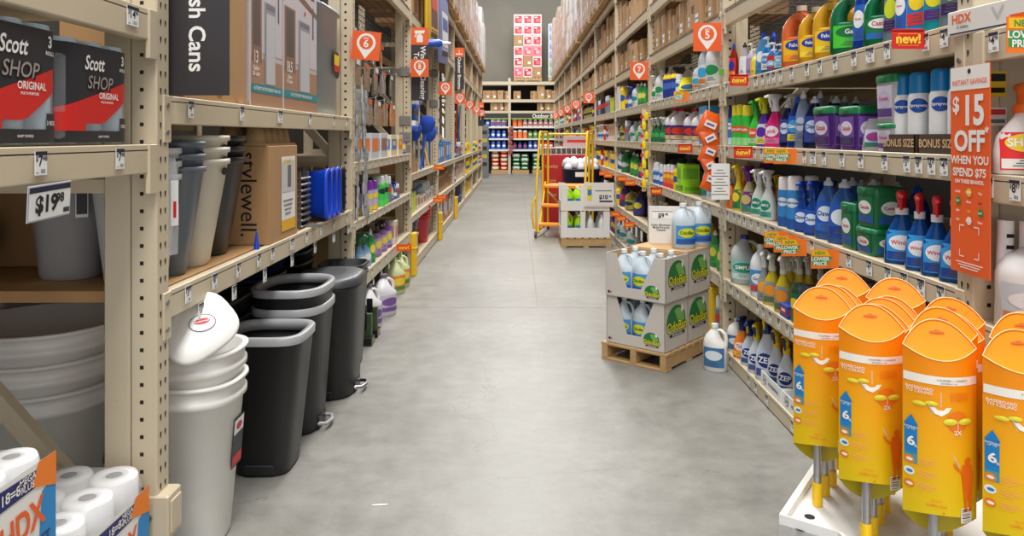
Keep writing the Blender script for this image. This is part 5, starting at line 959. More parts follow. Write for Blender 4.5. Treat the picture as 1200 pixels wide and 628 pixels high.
fb = mat('frosted_plastic', (176, 174, 174), .3, alpha=.75, trans=0)
o = empty('waste_basket', (-1.465, 2.44, .905)); tag(o, 'frosted grey waste basket standing behind the 19.98 price card', 'waste basket'); m = MB(); vessel(m, .43, (.092, .085), (.13, .12), 2.3, fb, lip=.005, n=32); m.build('basket_body', o); m = MB(); m.rect(.035, .15, pwhite, fr((.09, -.1, .28), (.8, .6, 0), (0, 0, 1)), 0, 0, .006); m.rect(.03, .07, paint((60, 56, 60)), fr((.09, -.1, .28), (.8, .6, 0), (0, 0, 1)), 0, -.03, .007); m.rect(.03, .02, pred, fr((.09, -.1, .28), (.8, .6, 0), (0, 0, 1)), 0, .03, .007); m.build('sticker', o)
o = empty('storage_tube', (-1.85, 2.42, 1.03)); o.rotation_euler = (PI/2, 0, 0); tag(o, 'dark round bin lying on its side at the far left of the wooden shelf', 'bin'); m = MB(); vessel(m, .24, (.1, .1), (.12, .12), 2, pl((66, 68, 76)), n=28, z=-.1); m.build('bin_body', o)
m = MB(); m.box(-2.05, 2.6, .906, -1.42, 3.0, 1.18, kraft[3], c=.004); o = m.build('shipping_carton'); tag(o, 'dim brown carton behind the frosted basket', 'box')
# ---------- extendable dusters in a white tray ----------
dyel = mat('duster_yellow', (226, 200, 20), .5, var=.03); alum = mat('brushed_aluminium', (176, 176, 178), .32, metal=.75); capy = pl((246, 200, 10))
def cardgrad(name, dark=1):
    """package print: orange at the top running to yellow at the bottom"""
    m = bpy.data.materials.new(name); m.use_nodes = True; nt = m.node_tree; b = nt.nodes['Principled BSDF']
    tc = nt.nodes.new('ShaderNodeTexCoord'); sp = nt.nodes.new('ShaderNodeSeparateXYZ'); nt.links.new(tc.outputs['Object'], sp.inputs[0])
    mr = nt.nodes.new('ShaderNodeMapRange'); mr.inputs['From Min'].default_value = .13; mr.inputs['From Max'].default_value = .5; nt.links.new(sp.outputs['Z'], mr.inputs['Value'])
    rp = nt.nodes.new('ShaderNodeValToRGB'); e = rp.color_ramp.elements; e[0].color = (*lin((222, 196, 16)), 1); e[1].color = (*lin((246, 140, 14)), 1); e[1].position = .95; k = e.new(.45); k.color = (*lin((244, 176, 16)), 1)
    nt.links.new(mr.outputs[0], rp.inputs['Fac']); nt.links.new(rp.outputs['Color'], b.inputs['Base Color']); b.inputs['Roughness'].default_value = .42; b.inputs['Specular IOR Level'].default_value = .3; return m
cg = cardgrad('duster_package_print'); corg = mat('duster_package_orange', (250, 140, 8), .5, var=.02, spec=.2); edge = mat('card_edge', (255, 214, 150), .5); cyel = mat('duster_package_inner', (190, 168, 14), .55)
def duster_mesh():
    hw, dp, zt, zb = .068, .033, .495, .15; n = 14; parts = []
    U = [-1+2*i/n for i in range(n+1)]
    fy = lambda u: -dp*(1-u*u); by = lambda u: dp*(1-u*u)
    ftop = lambda u: zt-.022*(1-u*u); btop = lambda u: zt+.047*(1-abs(u)**2.2); fbot = lambda u: zb+.012*(1-u*u)-.0; bbot = lambda u: zb-.052*(1-u*u)
    def S(x, z, off=0): u = max(-1, min(1, x/hw)); return (x, fy(u)-off, z)
    m = MB(); m.loft([[(hw*u, fy(u), fbot(u)+(ftop(u)-fbot(u))*j/6) for u in U] for j in range(7)], cg, close=False)
    m.loft([[(hw*u, by(u), bbot(u)+(btop(u)-bbot(u))*j/6) for u in U][::-1] for j in range(7)], cg, close=False)
    # folded end flap between the two curved rims, and the rims
    m.loft([[(hw*u, fy(u)*(1-q)+by(u)*q*.94, (ftop(u)-.004)*(1-q)+(btop(u)-.004)*q-.012*math.sin(PI*q)*(1-u*u)) for u in U] for q in (0, .25, .5, .75, 1)], corg, close=False)
    m.loft([[(hw*u, by(u)*.93, bbot(u)+(.1)*q) for u in U] for q in (0, 1)], cyel, close=False)
    m.loft([[(hw*u, fy(u)*.93, fbot(u)+.1*q) for u in U][::-1] for q in (0, 1)], cyel, close=False)
    m.tube([(hw*u, fy(u)-.0003, ftop(u)) for u in U], .0011, edge, 5); m.tube([(hw*u, by(u), btop(u)) for u in U], .0011, edge, 5)
    parts.append(('package_sleeve', MB().ext(m, T(.011, 0, 0)), None))
    m = MB(); pts = [(-.015, -.002), (.015, -.002), (.013, .003), (.006, .003), (.003, .007), (-.003, .007), (-.006, .003), (-.013, .003)]
    vs = []
    for x, z in pts:
        u = x/hw; q = .8+z*6; vs.append((x, fy(u)*(1-q)+by(u)*q*.94-.002, (ftop(u)-.004)*(1-q)+(btop(u)-.004)*q-.012*math.sin(PI*q)*(1-u*u)+.0025))
    m.add(vs, [tuple(range(8))], mat('hang_slot', (190, 90, 10), .6)); parts.append(('hang_slot', MB().ext(m, T(.011, 0, 0)), 0))
    g = MB()
    def poly(pts, mt, off=.001):
        # subdivide wide shapes so they follow the curve
        g.add([S(x, z, off) for x, z in pts], [tuple(range(len(pts)))], mt)
    def rect(x0, x1, z0, z1, mt, off=.001, k=8): g.loft([[S(x0+(x1-x0)*i/k, z, off) for i in range(k+1)] for z in (z0, z1)], mt, close=False)
    def disc(x, z, r, mt, off=.0015, sy=1, n=18):
        g.loft([[S(x+r*q*math.cos(2*PI*i/n), z+r*q*sy*math.sin(2*PI*i/n), off) for i in range(n)][::1] for q in (1, .5, .05)], mt, cap=(False, True))
    def tx(s, sz, mt, x, z, off=.0026, b=.01, sx=1, al=0): g.text(s, sz, mt, None, b, fn=lambda a, c: S(x+a, z+c, off), sx=sx)
    silh = paint((236, 112, 14)); soft = paint((250, 186, 90)); yl = paint((232, 226, 60)); wh = paint((246, 240, 228)); blu = paint((20, 130, 200)); gt = paint((120, 110, 96)); oo = paint((240, 126, 20))
    rect(-hw*.985, hw*.985, .424, .441, wh, .001); tx('3 DUSTERS + 1 HANDLE', .0045, gt, .016, .434, sx=1.2, b=.02); tx('EXTENDS 3 - 6 ft', .0035, gt, .01, .428, sx=1.2, b=.02)
    tx('BASEBOARD\nTO CEILING', .0085, wh, -.042, .409, sx=.95); tx('PLUMEAUX\nEXTENSIBLE\nPLUMEROS', .007, oo, .03, .402)
    # blue arrow with the reach
    rect(-.0655, -.045, .275, .335, blu, .0015, 3); poly([(-.0668, .334), (-.0435, .334), (-.0552, .355)], blu, .0028); rect(-.0655, -.045, .255, .275, paint((80, 150, 150)), .0014, 3)
    tx('EXTENDS\nUP TO', .0048, wh, -.0555, .327, .003); tx('6', .026, wh, -.0555, .30, .0032, .03); tx('ft', .008, wh, -.0475, .292, .0034)
    # reaching silhouette with the long handle
    g.tube([S(.028, .262, .002), S(-.028, .385, .002)], .0014, paint((210, 200, 180)), 5)
    for x, z in ((-.042, .382), (-.022, .386)): g.loft([[S(x+.011*math.cos(2*PI*i/14), z+.0045*math.sin(2*PI*i/14), .003) for i in range(14)], [S(x+.001*math.cos(2*PI*i/14), z+.001*math.sin(2*PI*i/14), .0042) for i in range(14)]], yl, cap=(False, True))
    poly([(-.024, .378), (.014, .38), (.008, .37), (-.004, .362), (-.016, .366)], wh, .0016); rect(-.0055, -.0045, .38, .41, wh, .0015, 2)
    disc(.026, .352, .021, oo, .0012)
    for x in (.012, .041): g.loft([[S(x+.0135*math.cos(2*PI*i/14), .352+.0065*math.sin(2*PI*i/14), .0026) for i in range(14)], [S(x+.001*math.cos(2*PI*i/14), .352+.001*math.sin(2*PI*i/14), .0045) for i in range(14)]], yl, cap=(False, True))
    rect(.0262, .0272, .335, .352, wh, .002, 2); tx('2X', .012, wh, .026, .33, .0028, .02); tx('DUST & ALLERGENS', .0034, soft, .026, .3225)
    def D(cx, z, pts, mt, off=.0022): poly([(cx+x, z+y) for x, y in pts], mt, off)
    disc(.0475, .272, .0065, silh, .002, 1.15)
    D(.047, .265, [(-.011, 0), (.008, -.001), (.012, -.02), (.01, -.055), (-.009, -.055), (-.0125, -.02)], silh)
    D(.047, .265, [(-.011, 0), (-.0125, -.011), (-.021, -.006), (-.027, .004), (-.03, .002), (-.024, -.008), (-.013, -.017), (-.008, -.01)], silh)
    D(.047, .212, [(-.0092, 0), (.001, 0), (-.001, -.03), (-.002, -.042), (-.0095, -.042), (-.006, -.03)], silh); D(.047, .212, [(.0, 0), (.0102, 0), (.0095, -.03), (.009, -.042), (.003, -.042), (.003, -.03)], silh)
    for i, (z, c) in enumerate(((.262, wh), (.238, blu), (.212, wh))): disc(-.058, z, .0085, oo if i != 1 else wh, .0014, 1, 14); disc(-.0575, z, .0055, c, .002, .6, 10)
    for i in range(3):
        for j in range(4): rect(-.045, -.045+[.028, .034, .03, .02][j], .268-.0245*i-.0042*j, .2695-.0245*i-.0042*j, soft, .0014, 4)
    tx('swiffer.com', .008, oo, -.012, .18, .002); tx('Questions?', .0045, oo, -.012, .19, .002); rect(-.0018, .0018, .166, .169, silh, .002, 1)
    rect(.033, .055, .148, .178, wh, .0018, 3)
    for i, q in enumerate((1, .5, 1.5, .7, 1.3, .5, 1, 1.4)): rect(.035, .053, .1505+.0033*i, .1505+.0033*i+.0012*q, pblack, .0026, 2)
    parts.append(('printed_front', MB().ext(g, T(.011, 0, 0)), 0))
    m = MB(); m.cyl(0, 0, .02, .3, .0095, alum, 18); m.cyl(0, 0, .07, .074, .0102, alum, 18); parts.append(('handle_tube', m, None))
    m = MB(); m.body([P(0, .0115, .0115), P(.004, .0125, .0125), P(.055, .0125, .0125), P(.058, .011, .011)], capy, 18); parts.append(('end_cap', m, 2))
    return parts
dp_ = Proto(duster_mesh())
B0 = Vector((.756, 1.857)); uu = Vector((.114, -.083)); vv = Vector((.042, .056)); ZT = .44
ang = math.atan2(-.5, .86)
cols = {0: (0, 1, 2, 3), 1: (-2, -1, 0, 1, 2), 2: (-3, -2, -1, 0), 3: (-3, -2, -1, 0, 1)}
rown = ['front', 'second', 'third', 'fourth', 'rear']; coln = ['leftmost', 'second', 'third', 'rightmost']
jit = random.Random(4)
for c, rs in cols.items():
    for i, r in enumerate(rs):
        p = B0+uu*c+vv*r
        if p.x > 1.2: continue
        o = dp_.put('extendable_duster', (p.x, p.y, ZT+.0), ang*(.55 if c else .5)+(jit.uniform(-.03, .03) if i == 0 else jit.uniform(-.16, .22)))
        for ch in o.children:
            if i and ch.name.startswith('package_sleeve'): ch.location.z = jit.uniform(-.022, .02)
        tag(o, 'extendable duster in orange and yellow sleeve, %s column, %s in the column' % (coln[c], rown[i]), 'duster', 'orange dusters standing in the white tray')
o = empty('display_tray', (.629, 1.77, 0)); tag(o, 'white cardboard floor tray with punched holes holding the orange dusters', 'display tray')
trm = mat('white_tray_card', (236, 234, 230), .55, var=.03, scale=4)
P0 = [(.629, 1.77), (.735, 1.69), (.775, 1.42), (.93, 1.3), (1.2, 1.3), (1.235, 1.5), (1.235, 2.2), (.93, 2.2), (.845, 2.08)]
pp = [(x-.629, y-1.77) for x, y in P0]
m = MB(); m.prism(pp, 0, ZT-.001, trm); m.build('tray_base', o)
m = MB(); n = len(pp); cx = sum(p[0] for p in pp)/n; cy = sum(p[1] for p in pp)/n
ins = [(p[0]+(cx-p[0])*.05, p[1]+(cy-p[1])*.05) for p in pp]
for i in range(n):
    j = (i+1) % n; a, b, c, d = pp[i], pp[j], ins[j], ins[i]
    m.add([(*a, 0), (*b, 0), (*c, ZT-.002), (*d, ZT-.002), (*a, ZT+.022), (*b, ZT+.022), (*c, ZT+.02), (*d, ZT+.02)], [(0, 1, 5, 4), (4, 5, 6, 7), (7, 6, 2, 3)], trm)
m.build('tray_rim', o)
m = MB()
for c in range(0, 2):
    for r in range(-4, 4):
        p = B0+uu*c+vv*r
        if c == 0 and r < 0 or (c == 1 and r < -2) or (c == 0 and r > 3): m.disc(.0125, hole, T(p.x-.629, p.y-1.77, ZT+.0002), 18)
for r in (-1, -2): pass
m.build('punched_holes', o)
# ---------- odour eliminator jugs in cartons on a pallet ----------
A0 = (.862, 4.27); a2 = math.radians(50); U2 = Vector((math.cos(a2), math.sin(a2))); U1 = Vector((-math.sin(a2), math.cos(a2)))
def PT(x, y, z): return (A0[0]+U2.x*x+U1.x*y, A0[1]+U2.y*x+U1.y*y, z)      # x along the right-hand face, y along the left-hand face
MP = Matrix(((U2.x, U1.x, 0, A0[0]), (U2.y, U1.y, 0, A0[1]), (0, 0, 1, 0), (0, 0, 0, 1)))
def pallet(M, L, D, hgt, label, group='small wooden pallets on the floor', nst=3, bo=7):
    """L along x, D along y"""
    o = empty('wooden_pallet', M.translation); o.rotation_euler = M.to_euler(); tag(o, label, 'pallet', group)
    for k in range(nst):
        y = (D-.04)*k/(nst-1); MB().box(0, y, hgt*.13, L, y+.04, hgt*.85, palletm, c=.003).build('stringer', o)
    for i in range(bo):
        w_ = L/bo*.8; x = i*(L-w_)/(bo-1)
        MB().box(x, -.005, hgt*.85, x+w_, D+.005, hgt, palletm, c=.002).build('deck_board', o)
        if i in (0, bo//2, bo-1): MB().box(x, -.003, 0, x+w_, D+.003, hgt*.13, palletm, c=.002).build('deck_board', o)
    return o
pallet(MP @ T(-.0, .0), .6, .44, .105, 'small wooden pallet under the white jug cartons')
ZP = .107
def leaf(m, M, s):
    g1, g2 = paint((30, 120, 60)), paint((120, 180, 90)); yl = paint((226, 222, 30)); dk = paint((28, 34, 26))
    pts = [(s*(.5*math.cos(a)), s*(.42*math.sin(a)+.08)) for a in [i*PI/12 for i in range(-1, 14)]]; m.add([(x, y, 0) for x, y in pts], [tuple(range(15))], g1, False, M @ T(-.03*s, 0, .0002))
    m.add([(s*(.05+.36*math.cos(a)), s*(.36*math.sin(a)+.06), 0) for a in [i*PI/12 for i in range(0, 9)]]+[(s*.1, s*.02, 0)], [tuple(range(10))], g2, False, M @ T(0, 0, .0006)); m.disc(s*.09, swhite, M @ T(s*.28, s*.38, .001), 10, .7, 1.2)
    for dx, dy in ((.012, -.012), (-.01, .01), (.012, .01), (-.01, -.012)): m.text('OdoBan', s*.34, dk, M @ T(dx*s*.9, -.04*s+dy*s*.9, .0012), .03, sx=.92)
    m.text('OdoBan', s*.34, yl, M @ T(0, -.04*s, .0020), .02, sx=.92)
    m.rect(s*.8, s*.07, dk, M @ T(.02*s, -s*.24, .001)); m.text('Eliminates Odors', s*.075, swhite, M @ T(.02*s, -s*.24, .0014), .02)
def dcarton(x0, y0, L, D, z0, h, label, cut=True, top=False, back=None):
    """open carton with a V shaped window cut in its left-hand face (x = x0)"""
    M = MP @ T(x0, y0, z0); o = empty('display_carton', M.translation); o.rotation_euler = M.to_euler(); tag(o, label, 'box', 'printed jug cartons on the small pallet'); t = .005; m = MB()
    gc = greycard
    m.box(0, 0, 0, L, t, h, gc); m.box(0, D-t, 0, L, D, h, gc); m.box(L-t, 0, 0, L, D, h, gc); m.box(0, 0, 0, L, D, t, gc)
    FM = Matrix(((0, 0, -1, 0), (-1, 0, 0, D), (0, 1, 0, 0), (0, 0, 0, 1)))     # face x=0: u runs from the far corner to the near corner
    if cut:
        a, b, c, d = D*.18, D*.82, D*.36, D*.6; zc = h*.24
        m.prism([(0, 0), (D, 0), (D, h), (b, h), (d, zc), (c, zc), (a, h), (0, h)][::1], -t, 0, gc, FM)
    else: m.box(0, 0, 0, t, D, h, gc)
    if top: m.box(0, 0, h-t, L, D, h, gc)
    m.box(t, t+.001, .01, L-t, t+.003, h-.002, kraft[2]); m.box(L-t-.003, t, .01, L-t-.001, D-t, h-.002, kraft[2]); m.box(t, D-t-.003, .01, L-t, D-t-.001, h-.002, kraft[2])
    m.build('carton_body', o, bevel=0)
    m = MB(); leaf(m, Matrix(((1, 0, 0, 0), (0, 0, -1, 0), (0, 1, 0, 0), (0, 0, 0, 1))) @ T(L*.5, h*.5, .002), h*.82 if L > .2 else .1)
    if cut: leaf(m, FM @ T(D*.79, h*.19, .002), h*.37); m.disc(.009, paint((50, 50, 100)), FM @ T(D*.06, h*.1, .002), 8); m.rect(.015, .006, pred, FM @ T(D*.09, h*.1, .0022))
    m.build('printed_logo', o); return o
dcarton(.012, .012, .285, .4, ZP, .285, 'lower left jug carton with V window, bottom of the stack'); dcarton(.30, .012, .28, .4, ZP, .285, 'lower right closed jug carton on the pallet, logo facing the aisle', cut=False, top=True)
dcarton(.0, .0, .285, .41, ZP+.288, .262, 'upper left open jug carton with V window and jugs inside'); dcarton(.288, .0, .29, .41, ZP+.288, .262, 'upper right jug carton under the display jugs', cut=False, top=True)
ojug = ('jug', dict(m=milky((214, 226, 234)), cap=pl((236, 238, 240)), lab=(70, 150, 214), oval=(214, 222, 40), low=(30, 90, 180), text='OdoBan', tc=(20, 70, 40), e=2.2, oz=.62))
k = 0
for zz, nm in ((ZP+.007, 'lower'), (ZP+.295, 'upper')):
    for i, x in enumerate((.09, .22)):
        for j, y in enumerate((.08, .2, .33)):
            p = PT(x, y, zz); o = product(ojug, .268, .125, .11).put('cleaner_jug', p, a2-PI/2+.15*(j-1)); k += 1
            tag(o, 'white jug with blue label in the %s open carton, %s row, %s' % (nm, ['front', 'back'][i], ['near side', 'middle', 'far side'][j]), 'jug', 'white jugs inside the %s carton' % nm)
zt = ZP+.288+.262
m = MB(); m.box(-.145, -.2, 0, .15, .2, .006, kraft[2], c=.001); o = m.build('carton_flap', None, PT(.43, .21, zt+.001), a2); tag(o, 'brown cardboard sheet lying on the upper right jug carton', 'cardboard')
zt += .0075
o = empty('display_card', PT(.56, .19, zt)); o.rotation_euler = (math.radians(-4), 0, math.radians(-8)); tag(o, 'grey white price card standing behind the two display jugs', 'sign'); Mc = T(-.02, 0, 0)
m = MB(); m.box(-.19, 0, 0, .19, .008, .245, wcard, Mc, c=.001); m.build('card', o)
m = MB(); Q2 = lambda x, z: Mc @ front(x, -.0012, z); m.rect(.13, .045, swhite, Q2(-.1, .185)); m.rect(.13, .004, pblack, Q2(-.1, .209)); m.text('$9', .04, pblack, Q2(-.11, .182) @ T(0, 0, .001), .03); m.text('98', .02, pblack, Q2(-.075, .19) @ T(0, 0, .001), .03); m.text('Odor Eliminator\nMulti-Purpose\nCleaner', .019, pblack, Q2(-.11, .105), .02); m.build('lettering', o)
for i, (px, Y, t) in enumerate(((801, 4.66, 'in front'), (820, 4.78, 'behind'))):
    x = (px-XV)*Y/F; o = product(ojug, .28, .15, .13).put('cleaner_jug', (x, Y, zt), math.radians(8)); tag(o, 'blue labelled white jug on top of the cartons, %s' % ('left one in front of the card' if i == 0 else 'right one, partly hidden'), 'jug', 'display jugs on top of the cartons')
for i, (px, yb, h, t) in enumerate(((838, 432, .27, 'nearer'), (846, 424, .28, 'farther'))):
    pass
o = product(s_wjug, .27, .14, .1).put('cleaner_jug', (1.165, 4.33, 0), math.radians(-30)); tag(o, 'white handled jug standing on the floor beside the pallet', 'jug')
# ---------- white tray display with green jugs ----------
pallet(T(.55, 9.1), .62, .55, .12, 'wooden pallet under the white tray display near the ladder')
gj = ('jug', dict(m=mat('lime_jug', (176, 222, 40), .3, trans=.1), cap=pl(Wt), lab=(50, 130, 190), oval=(60, 120, 70), text='', e=2.4)); wj = ('squeeze', dict(m=pl(Wt), cap=pl(Wt), lab=(226, 226, 230), text=''))
for tier, z in enumerate((.122, .452)):
    o = empty('display_tray', (.55, 9.1, z)); tag(o, 'white cardboard tray of lime jugs, %s tier on the pallet' % ['lower', 'upper'][tier], 'tray', 'white jug trays stacked on the pallet'); m = MB(); tt = .008; L, D, h = .6, .5, .32
    for x, y in ((0, 0), (L-.08, 0), (0, D-.08), (L-.08, D-.08)): m.box(x+.0002, y+.0002, .12, x+.0798, y+tt, h, wcard); m.box(x+(0 if x == 0 else .08-tt), y+tt, .12, x+(tt if x == 0 else .08), y+.08-tt*2, h, wcard)
    m.box(0, 0, 0, L, tt, .12, wcard); m.box(0, D-tt, 0, L, D, .12, wcard); m.box(0, tt, 0, tt, D-tt, .12, wcard); m.box(L-tt, tt, 0, L, D-tt, .12, wcard); m.box(tt, tt, 0, L-tt, D-tt, .006, wcard)
    m.box(.24, .0005, .12, .3, tt, h, wcard); m.build('tray_body', o)
    for i in range(4):
        for j in range(3):
            s_ = gj if i < 2 else wj; q = product(s_, .27, .12 if i < 2 else .1, .1, True).put('cleaner_jug' if i < 2 else 'squeeze_bottle', (.55+.09+.14*i, 9.1+.09+.15*j, z+.007), .2)
            tag(q, '%s, %s white tray, %s row, %s' % ('lime green jug' if i < 2 else 'plain white bottle', ['lower', 'upper'][tier], ['front', 'middle', 'rear'][j], ['left end', 'second from left', 'third from left', 'right end'][i]), 'jug' if i < 2 else 'bottle', 'bottles in the stacked white trays')
o = empty('display_card', (1.0, 9.085, .5)); tag(o, 'white price card with yellow bottle picture on the upper tray', 'sign')
m = MB(); m.box(-.17, -.006, 0, .2, 0, .3, wcard); m.build('card', o)
m = MB(); Q3 = lambda x, z: front(x, -.008, z); m.rect(.06, .18, paint((226, 214, 40)), Q3(-.1, .17)); m.rect(.05, .07, paint((60, 120, 190)), Q3(-.1, .18) @ T(0, 0, .001)); m.text('$10', .07, pblack, Q3(.07, .12), .04); m.text('98', .03, pblack, Q3(.15, .13), .03); m.rect(.2, .01, paint((90, 90, 100)), Q3(.07, .2)); m.rect(.16, .02, pnavy, Q3(.1, .07)); m.rect(.36, .003, pred, Q3(.015, .015)); m.build('lettering', o)
# ---------- yellow rolling ladder ----------
ly = mat('ladder_yellow', (236, 190, 20), .35, var=.04); lo_ = mat('ladder_tread_orange', (240, 150, 40), .5, bump=.2, scale=60)
o = empty('rolling_ladder', (.27, 10.0, 0)); o.rotation_euler = (0, 0, math.radians(-12)); tag(o, 'yellow rolling warehouse ladder with three orange treads and handrails', 'ladder')
Wd = .66; r = .016
def tb(name, pts, rr=r): return MB().tube(pts, rr, ly, 10).build(name, o)
for x in (0, Wd):
    tb('handrail', [(x, .02, .1), (x, .0, .16), (x, .0, .62), (x, .03, .72), (x, .22, 1.3), (x, .26, 1.4), (x, .32, 1.43), (x, .9, 1.43), (x, .95, 1.40), (x, .96, 1.33), (x, .96, .1)])
    tb('stringer', [(x+(.03 if x == 0 else -.03), .02, .06), (x+(.03 if x == 0 else -.03), .56, .72)]); tb('base_rail', [(x, -.05, .08), (x, .98, .08)]); tb('guard_post', [(x, .5, .1), (x, .5, 1.43)])
    tb('bumper_loop', [(x-.02, -.04, .12), (x-.05, -.06, .3), (x-.04, -.05, .48), (x, 0, .55)], .014)
tb('cross_rail', [(0, .96, 1.4), (Wd, .96, 1.4)]); tb('cross_rail', [(0, .98, .08), (Wd, .98, .08)]); tb('cross_rail', [(0, .96, .55), (Wd, .1, .08)])
for i, (y, z, d) in enumerate(((-.02, .19, .2), (.19, .43, .2), (.42, .68, .5))):
    m = MB(); m.box(.03, y, z-.035, Wd-.03, y+d, z, lo_, c=.005); m.build('tread', o)
for x in (0, Wd):
    for y in (-.04, .97):
        m = MB(); m.cyl(0, 0, -.014, .014, .045, mat('grey_rubber', (96, 92, 88), .7), 18, M=Matrix.Translation((x, y, .046)) @ Matrix.Rotation(PI/2, 4, 'Y')); m.cyl(0, 0, -.017, .017, .015, galv, 12, M=Matrix.Translation((x, y, .046)) @ Matrix.Rotation(PI/2, 4, 'Y')); m.build('wheel', o)
# red display and dark blue bin behind the ladder
m = MB(); rb = mat('red_board', (186, 30, 34), .5)
m.box(-.35, 0, 0, .35, .4, 1.08, rb, c=.005); 
for i, t in enumerate(('Quality', 'Care', 'Value')): m.text(t, .07, paint((230, 170, 120)), front(-.22, -.002, .9-.22*i), .01)
o = m.build('red_display_box', None, (.77, 11.55, 0)); tag(o, 'tall red display box with pale script behind the yellow ladder', 'display')
o = empty('rag_drum', (.98, 11.25, 0)); tag(o, 'dark blue square bin with yellow round mark, behind ladder', 'bin'); m = MB(); vessel(m, .88, (.25, .2), (.27, .22), 6, mat('navy_card', (24, 42, 78), .5)); m.build('bin_body', o); m = MB(); m.disc(.17, pyellow, front(-.02, -.224, .55), 24, 1, .7); m.disc(.15, mat('navy_card', (24, 42, 78), .5), front(-.02, -.226, .55), 24, 1, .66); m.text('ZEP', .15, pyellow, front(-.02, -.228, .55), .04); m.rect(.2, .07, pwhite, front(0, -.226, .8)); m.build('printed_mark', o)
jr = random.Random(3)
for i in range(14):
    m = MB(); rr = jr.uniform(.06, .08); m.body([P(-rr*.9, rr*.4, rr*.4), P(-rr*.5, rr*.9, rr*.85), P(0, rr, rr), P(rr*.5, rr*.8, rr*.85), P(rr*.95, rr*.25, rr*.3)], mat('white_rag', (226, 230, 240), .9, bump=.3, scale=30), 12)
    o = m.build('rag_roll', None, (.98-.2+.1*(i % 5)+jr.uniform(-.01, .01), 11.12+.12*(i//5), .9+.05*(i % 2)+.02*(i//5))); tag(o, 'white bundled rag roll, %s in %s row on the navy bin' % (['leftmost', 'second from left', 'middle', 'fourth from left', 'rightmost'][i % 5], ['front', 'middle', 'back'][i//5]), 'rag roll', 'white rag rolls in the navy bin')
m = MB()
for i in range(10): m.box(-.36+.08*i, 0, 0, -.35+.08*i, .005, .1, wcard)
m.box(-.38, -.003, 0, .38, .3, .008, wcard); m.box(-.38, -.003, .1, .38, .3, .11, wcard); m.box(-.38, .29, 0, .38, .3, .1, wcard)
o = m.build('white_slatted_tray', None, (.74, 11.6, 1.082)); tag(o, 'white slatted tray on top of the red display box', 'tray')
m = MB(); m.box(-.2, 0, 0, .2, .2, .18, mat('printed_grey_card', (196, 170, 170), .6), c=.003); m.rect(.3, .04, pred, front(0, -.002, .1))
o = m.build('printed_carton', None, (.95, 11.66, 1.193)); 
tag(o, 'pale printed carton behind the slatted tray', 'box')
# yellow post guards
for i, (k, h) in enumerate(((2, .42), (3, .36), (4, .36))):
    Y = LY[k]-.012; m = MB(); x = -V+.004; ym = mat('guard_yellow', (238, 190, 24), .4)
    m.box(x, Y-.02, 0, x+.05, Y+.1, h, ym, c=.006); m.box(x+.0, Y-.025, h*.62, x+.055, Y+.105, h*.67, ym, c=.004); o = m.build('post_guard'); o.location = (0, 0, 0); tag(o, 'yellow steel post guard at the foot of the left rack post, %s' % ['nearest of three', 'middle of three', 'farthest of three'][i], 'post guard', 'yellow post guards on the left')
# ---------- hooks, bags, mops in the left racks ----------
pegb = mat('lime_panel', (150, 160, 40), .7)
m = MB(); m.box(-1.62, 5.4, 1.58, -1.6, 7.1, 2.3, pegb); o = m.build('lime_backing_panel'); tag(o, 'lime green backing panel behind the hanging packets under bay sign 6', 'panel')
hr = random.Random(9)
pk_cols = [(150, 130, 110), (170, 160, 140), (190, 130, 90), (120, 124, 110), (160, 150, 150)]
for lev, (z, nn, x0) in enumerate(((2.16, 5, 1.14), (1.93, 6, 1.12), (1.66, 6, 1.1))):
    for i in range(nn):
        Y = 4.95+i*.36; r = empty('packet_hook', (-x0, Y, z)); tag(r, 'wire hook of clear hardware packets, %s from the near end, %s level' % (num(i), ['top', 'middle', 'bottom'][lev]), 'packet hook', 'hooks of packets under bay sign 6')
        m = MB(); m.tube([(-.48, 0, 0), (0, 0, 0), (.02, 0, .008)], .003, galv, 6); m.rect(.03, .024, pwhite, fr((.024, 0, .0), (0, 1, 0), (0, 0, 1))); m.build('hook', r)
        for j in range(4):
            c = hr.choice(pk_cols); m = MB(); m.body([P(-.2, .075, .012, 0, 0, 3), P(-.1, .08, .014, 0, 0, 3), P(-.03, .07, .004, 0, 0, 3), P(-.005, .06, .001, 0, 0, 3)], mat('packet_%d' % c[0], c, .2, var=.5, scale=60), 12, T(-.03-.07*j, 0, 0, PI/2+hr.uniform(-.2, .2))); m.rect(.11, .035, pwhite if i % 2 else porange, fr((-.03-.07*j+.006, 0, -.03), (0, 1, 0), (0, 0, 1)), 0, 0, .01); m.build('packet', r)
# clip strips of silver packets hanging at the first left post
for i in range(2):
    r = empty('clip_strip', (-V-.03+.01*i, 4.88+.2*i, 0)); tag(r, 'hanging strip of small silver packets past the first left post, %s' % ['nearest', 'farther'][i], 'clip strip', 'clip strips at the first left post')
    m = MB(); m.box(-.002, -.012, .85, .0, .012, 1.72, pwhite); m.build('strip', r)
    for j in range(11 if i < 2 else 7):
        z = 1.64-.078*j; m = MB(); m.body([P(-.05, .035, .01, 0, 0, 3), P(0, .04, .016, 0, 0, 3), P(.04, .03, .004, 0, 0, 3)], mat('blister', (176, 180, 184), .15, metal=.4, var=.5, scale=50), 10, T(.015, hr.uniform(-.03, .03), z, PI/2+hr.uniform(-.5, .5))); m.build('packet', r)
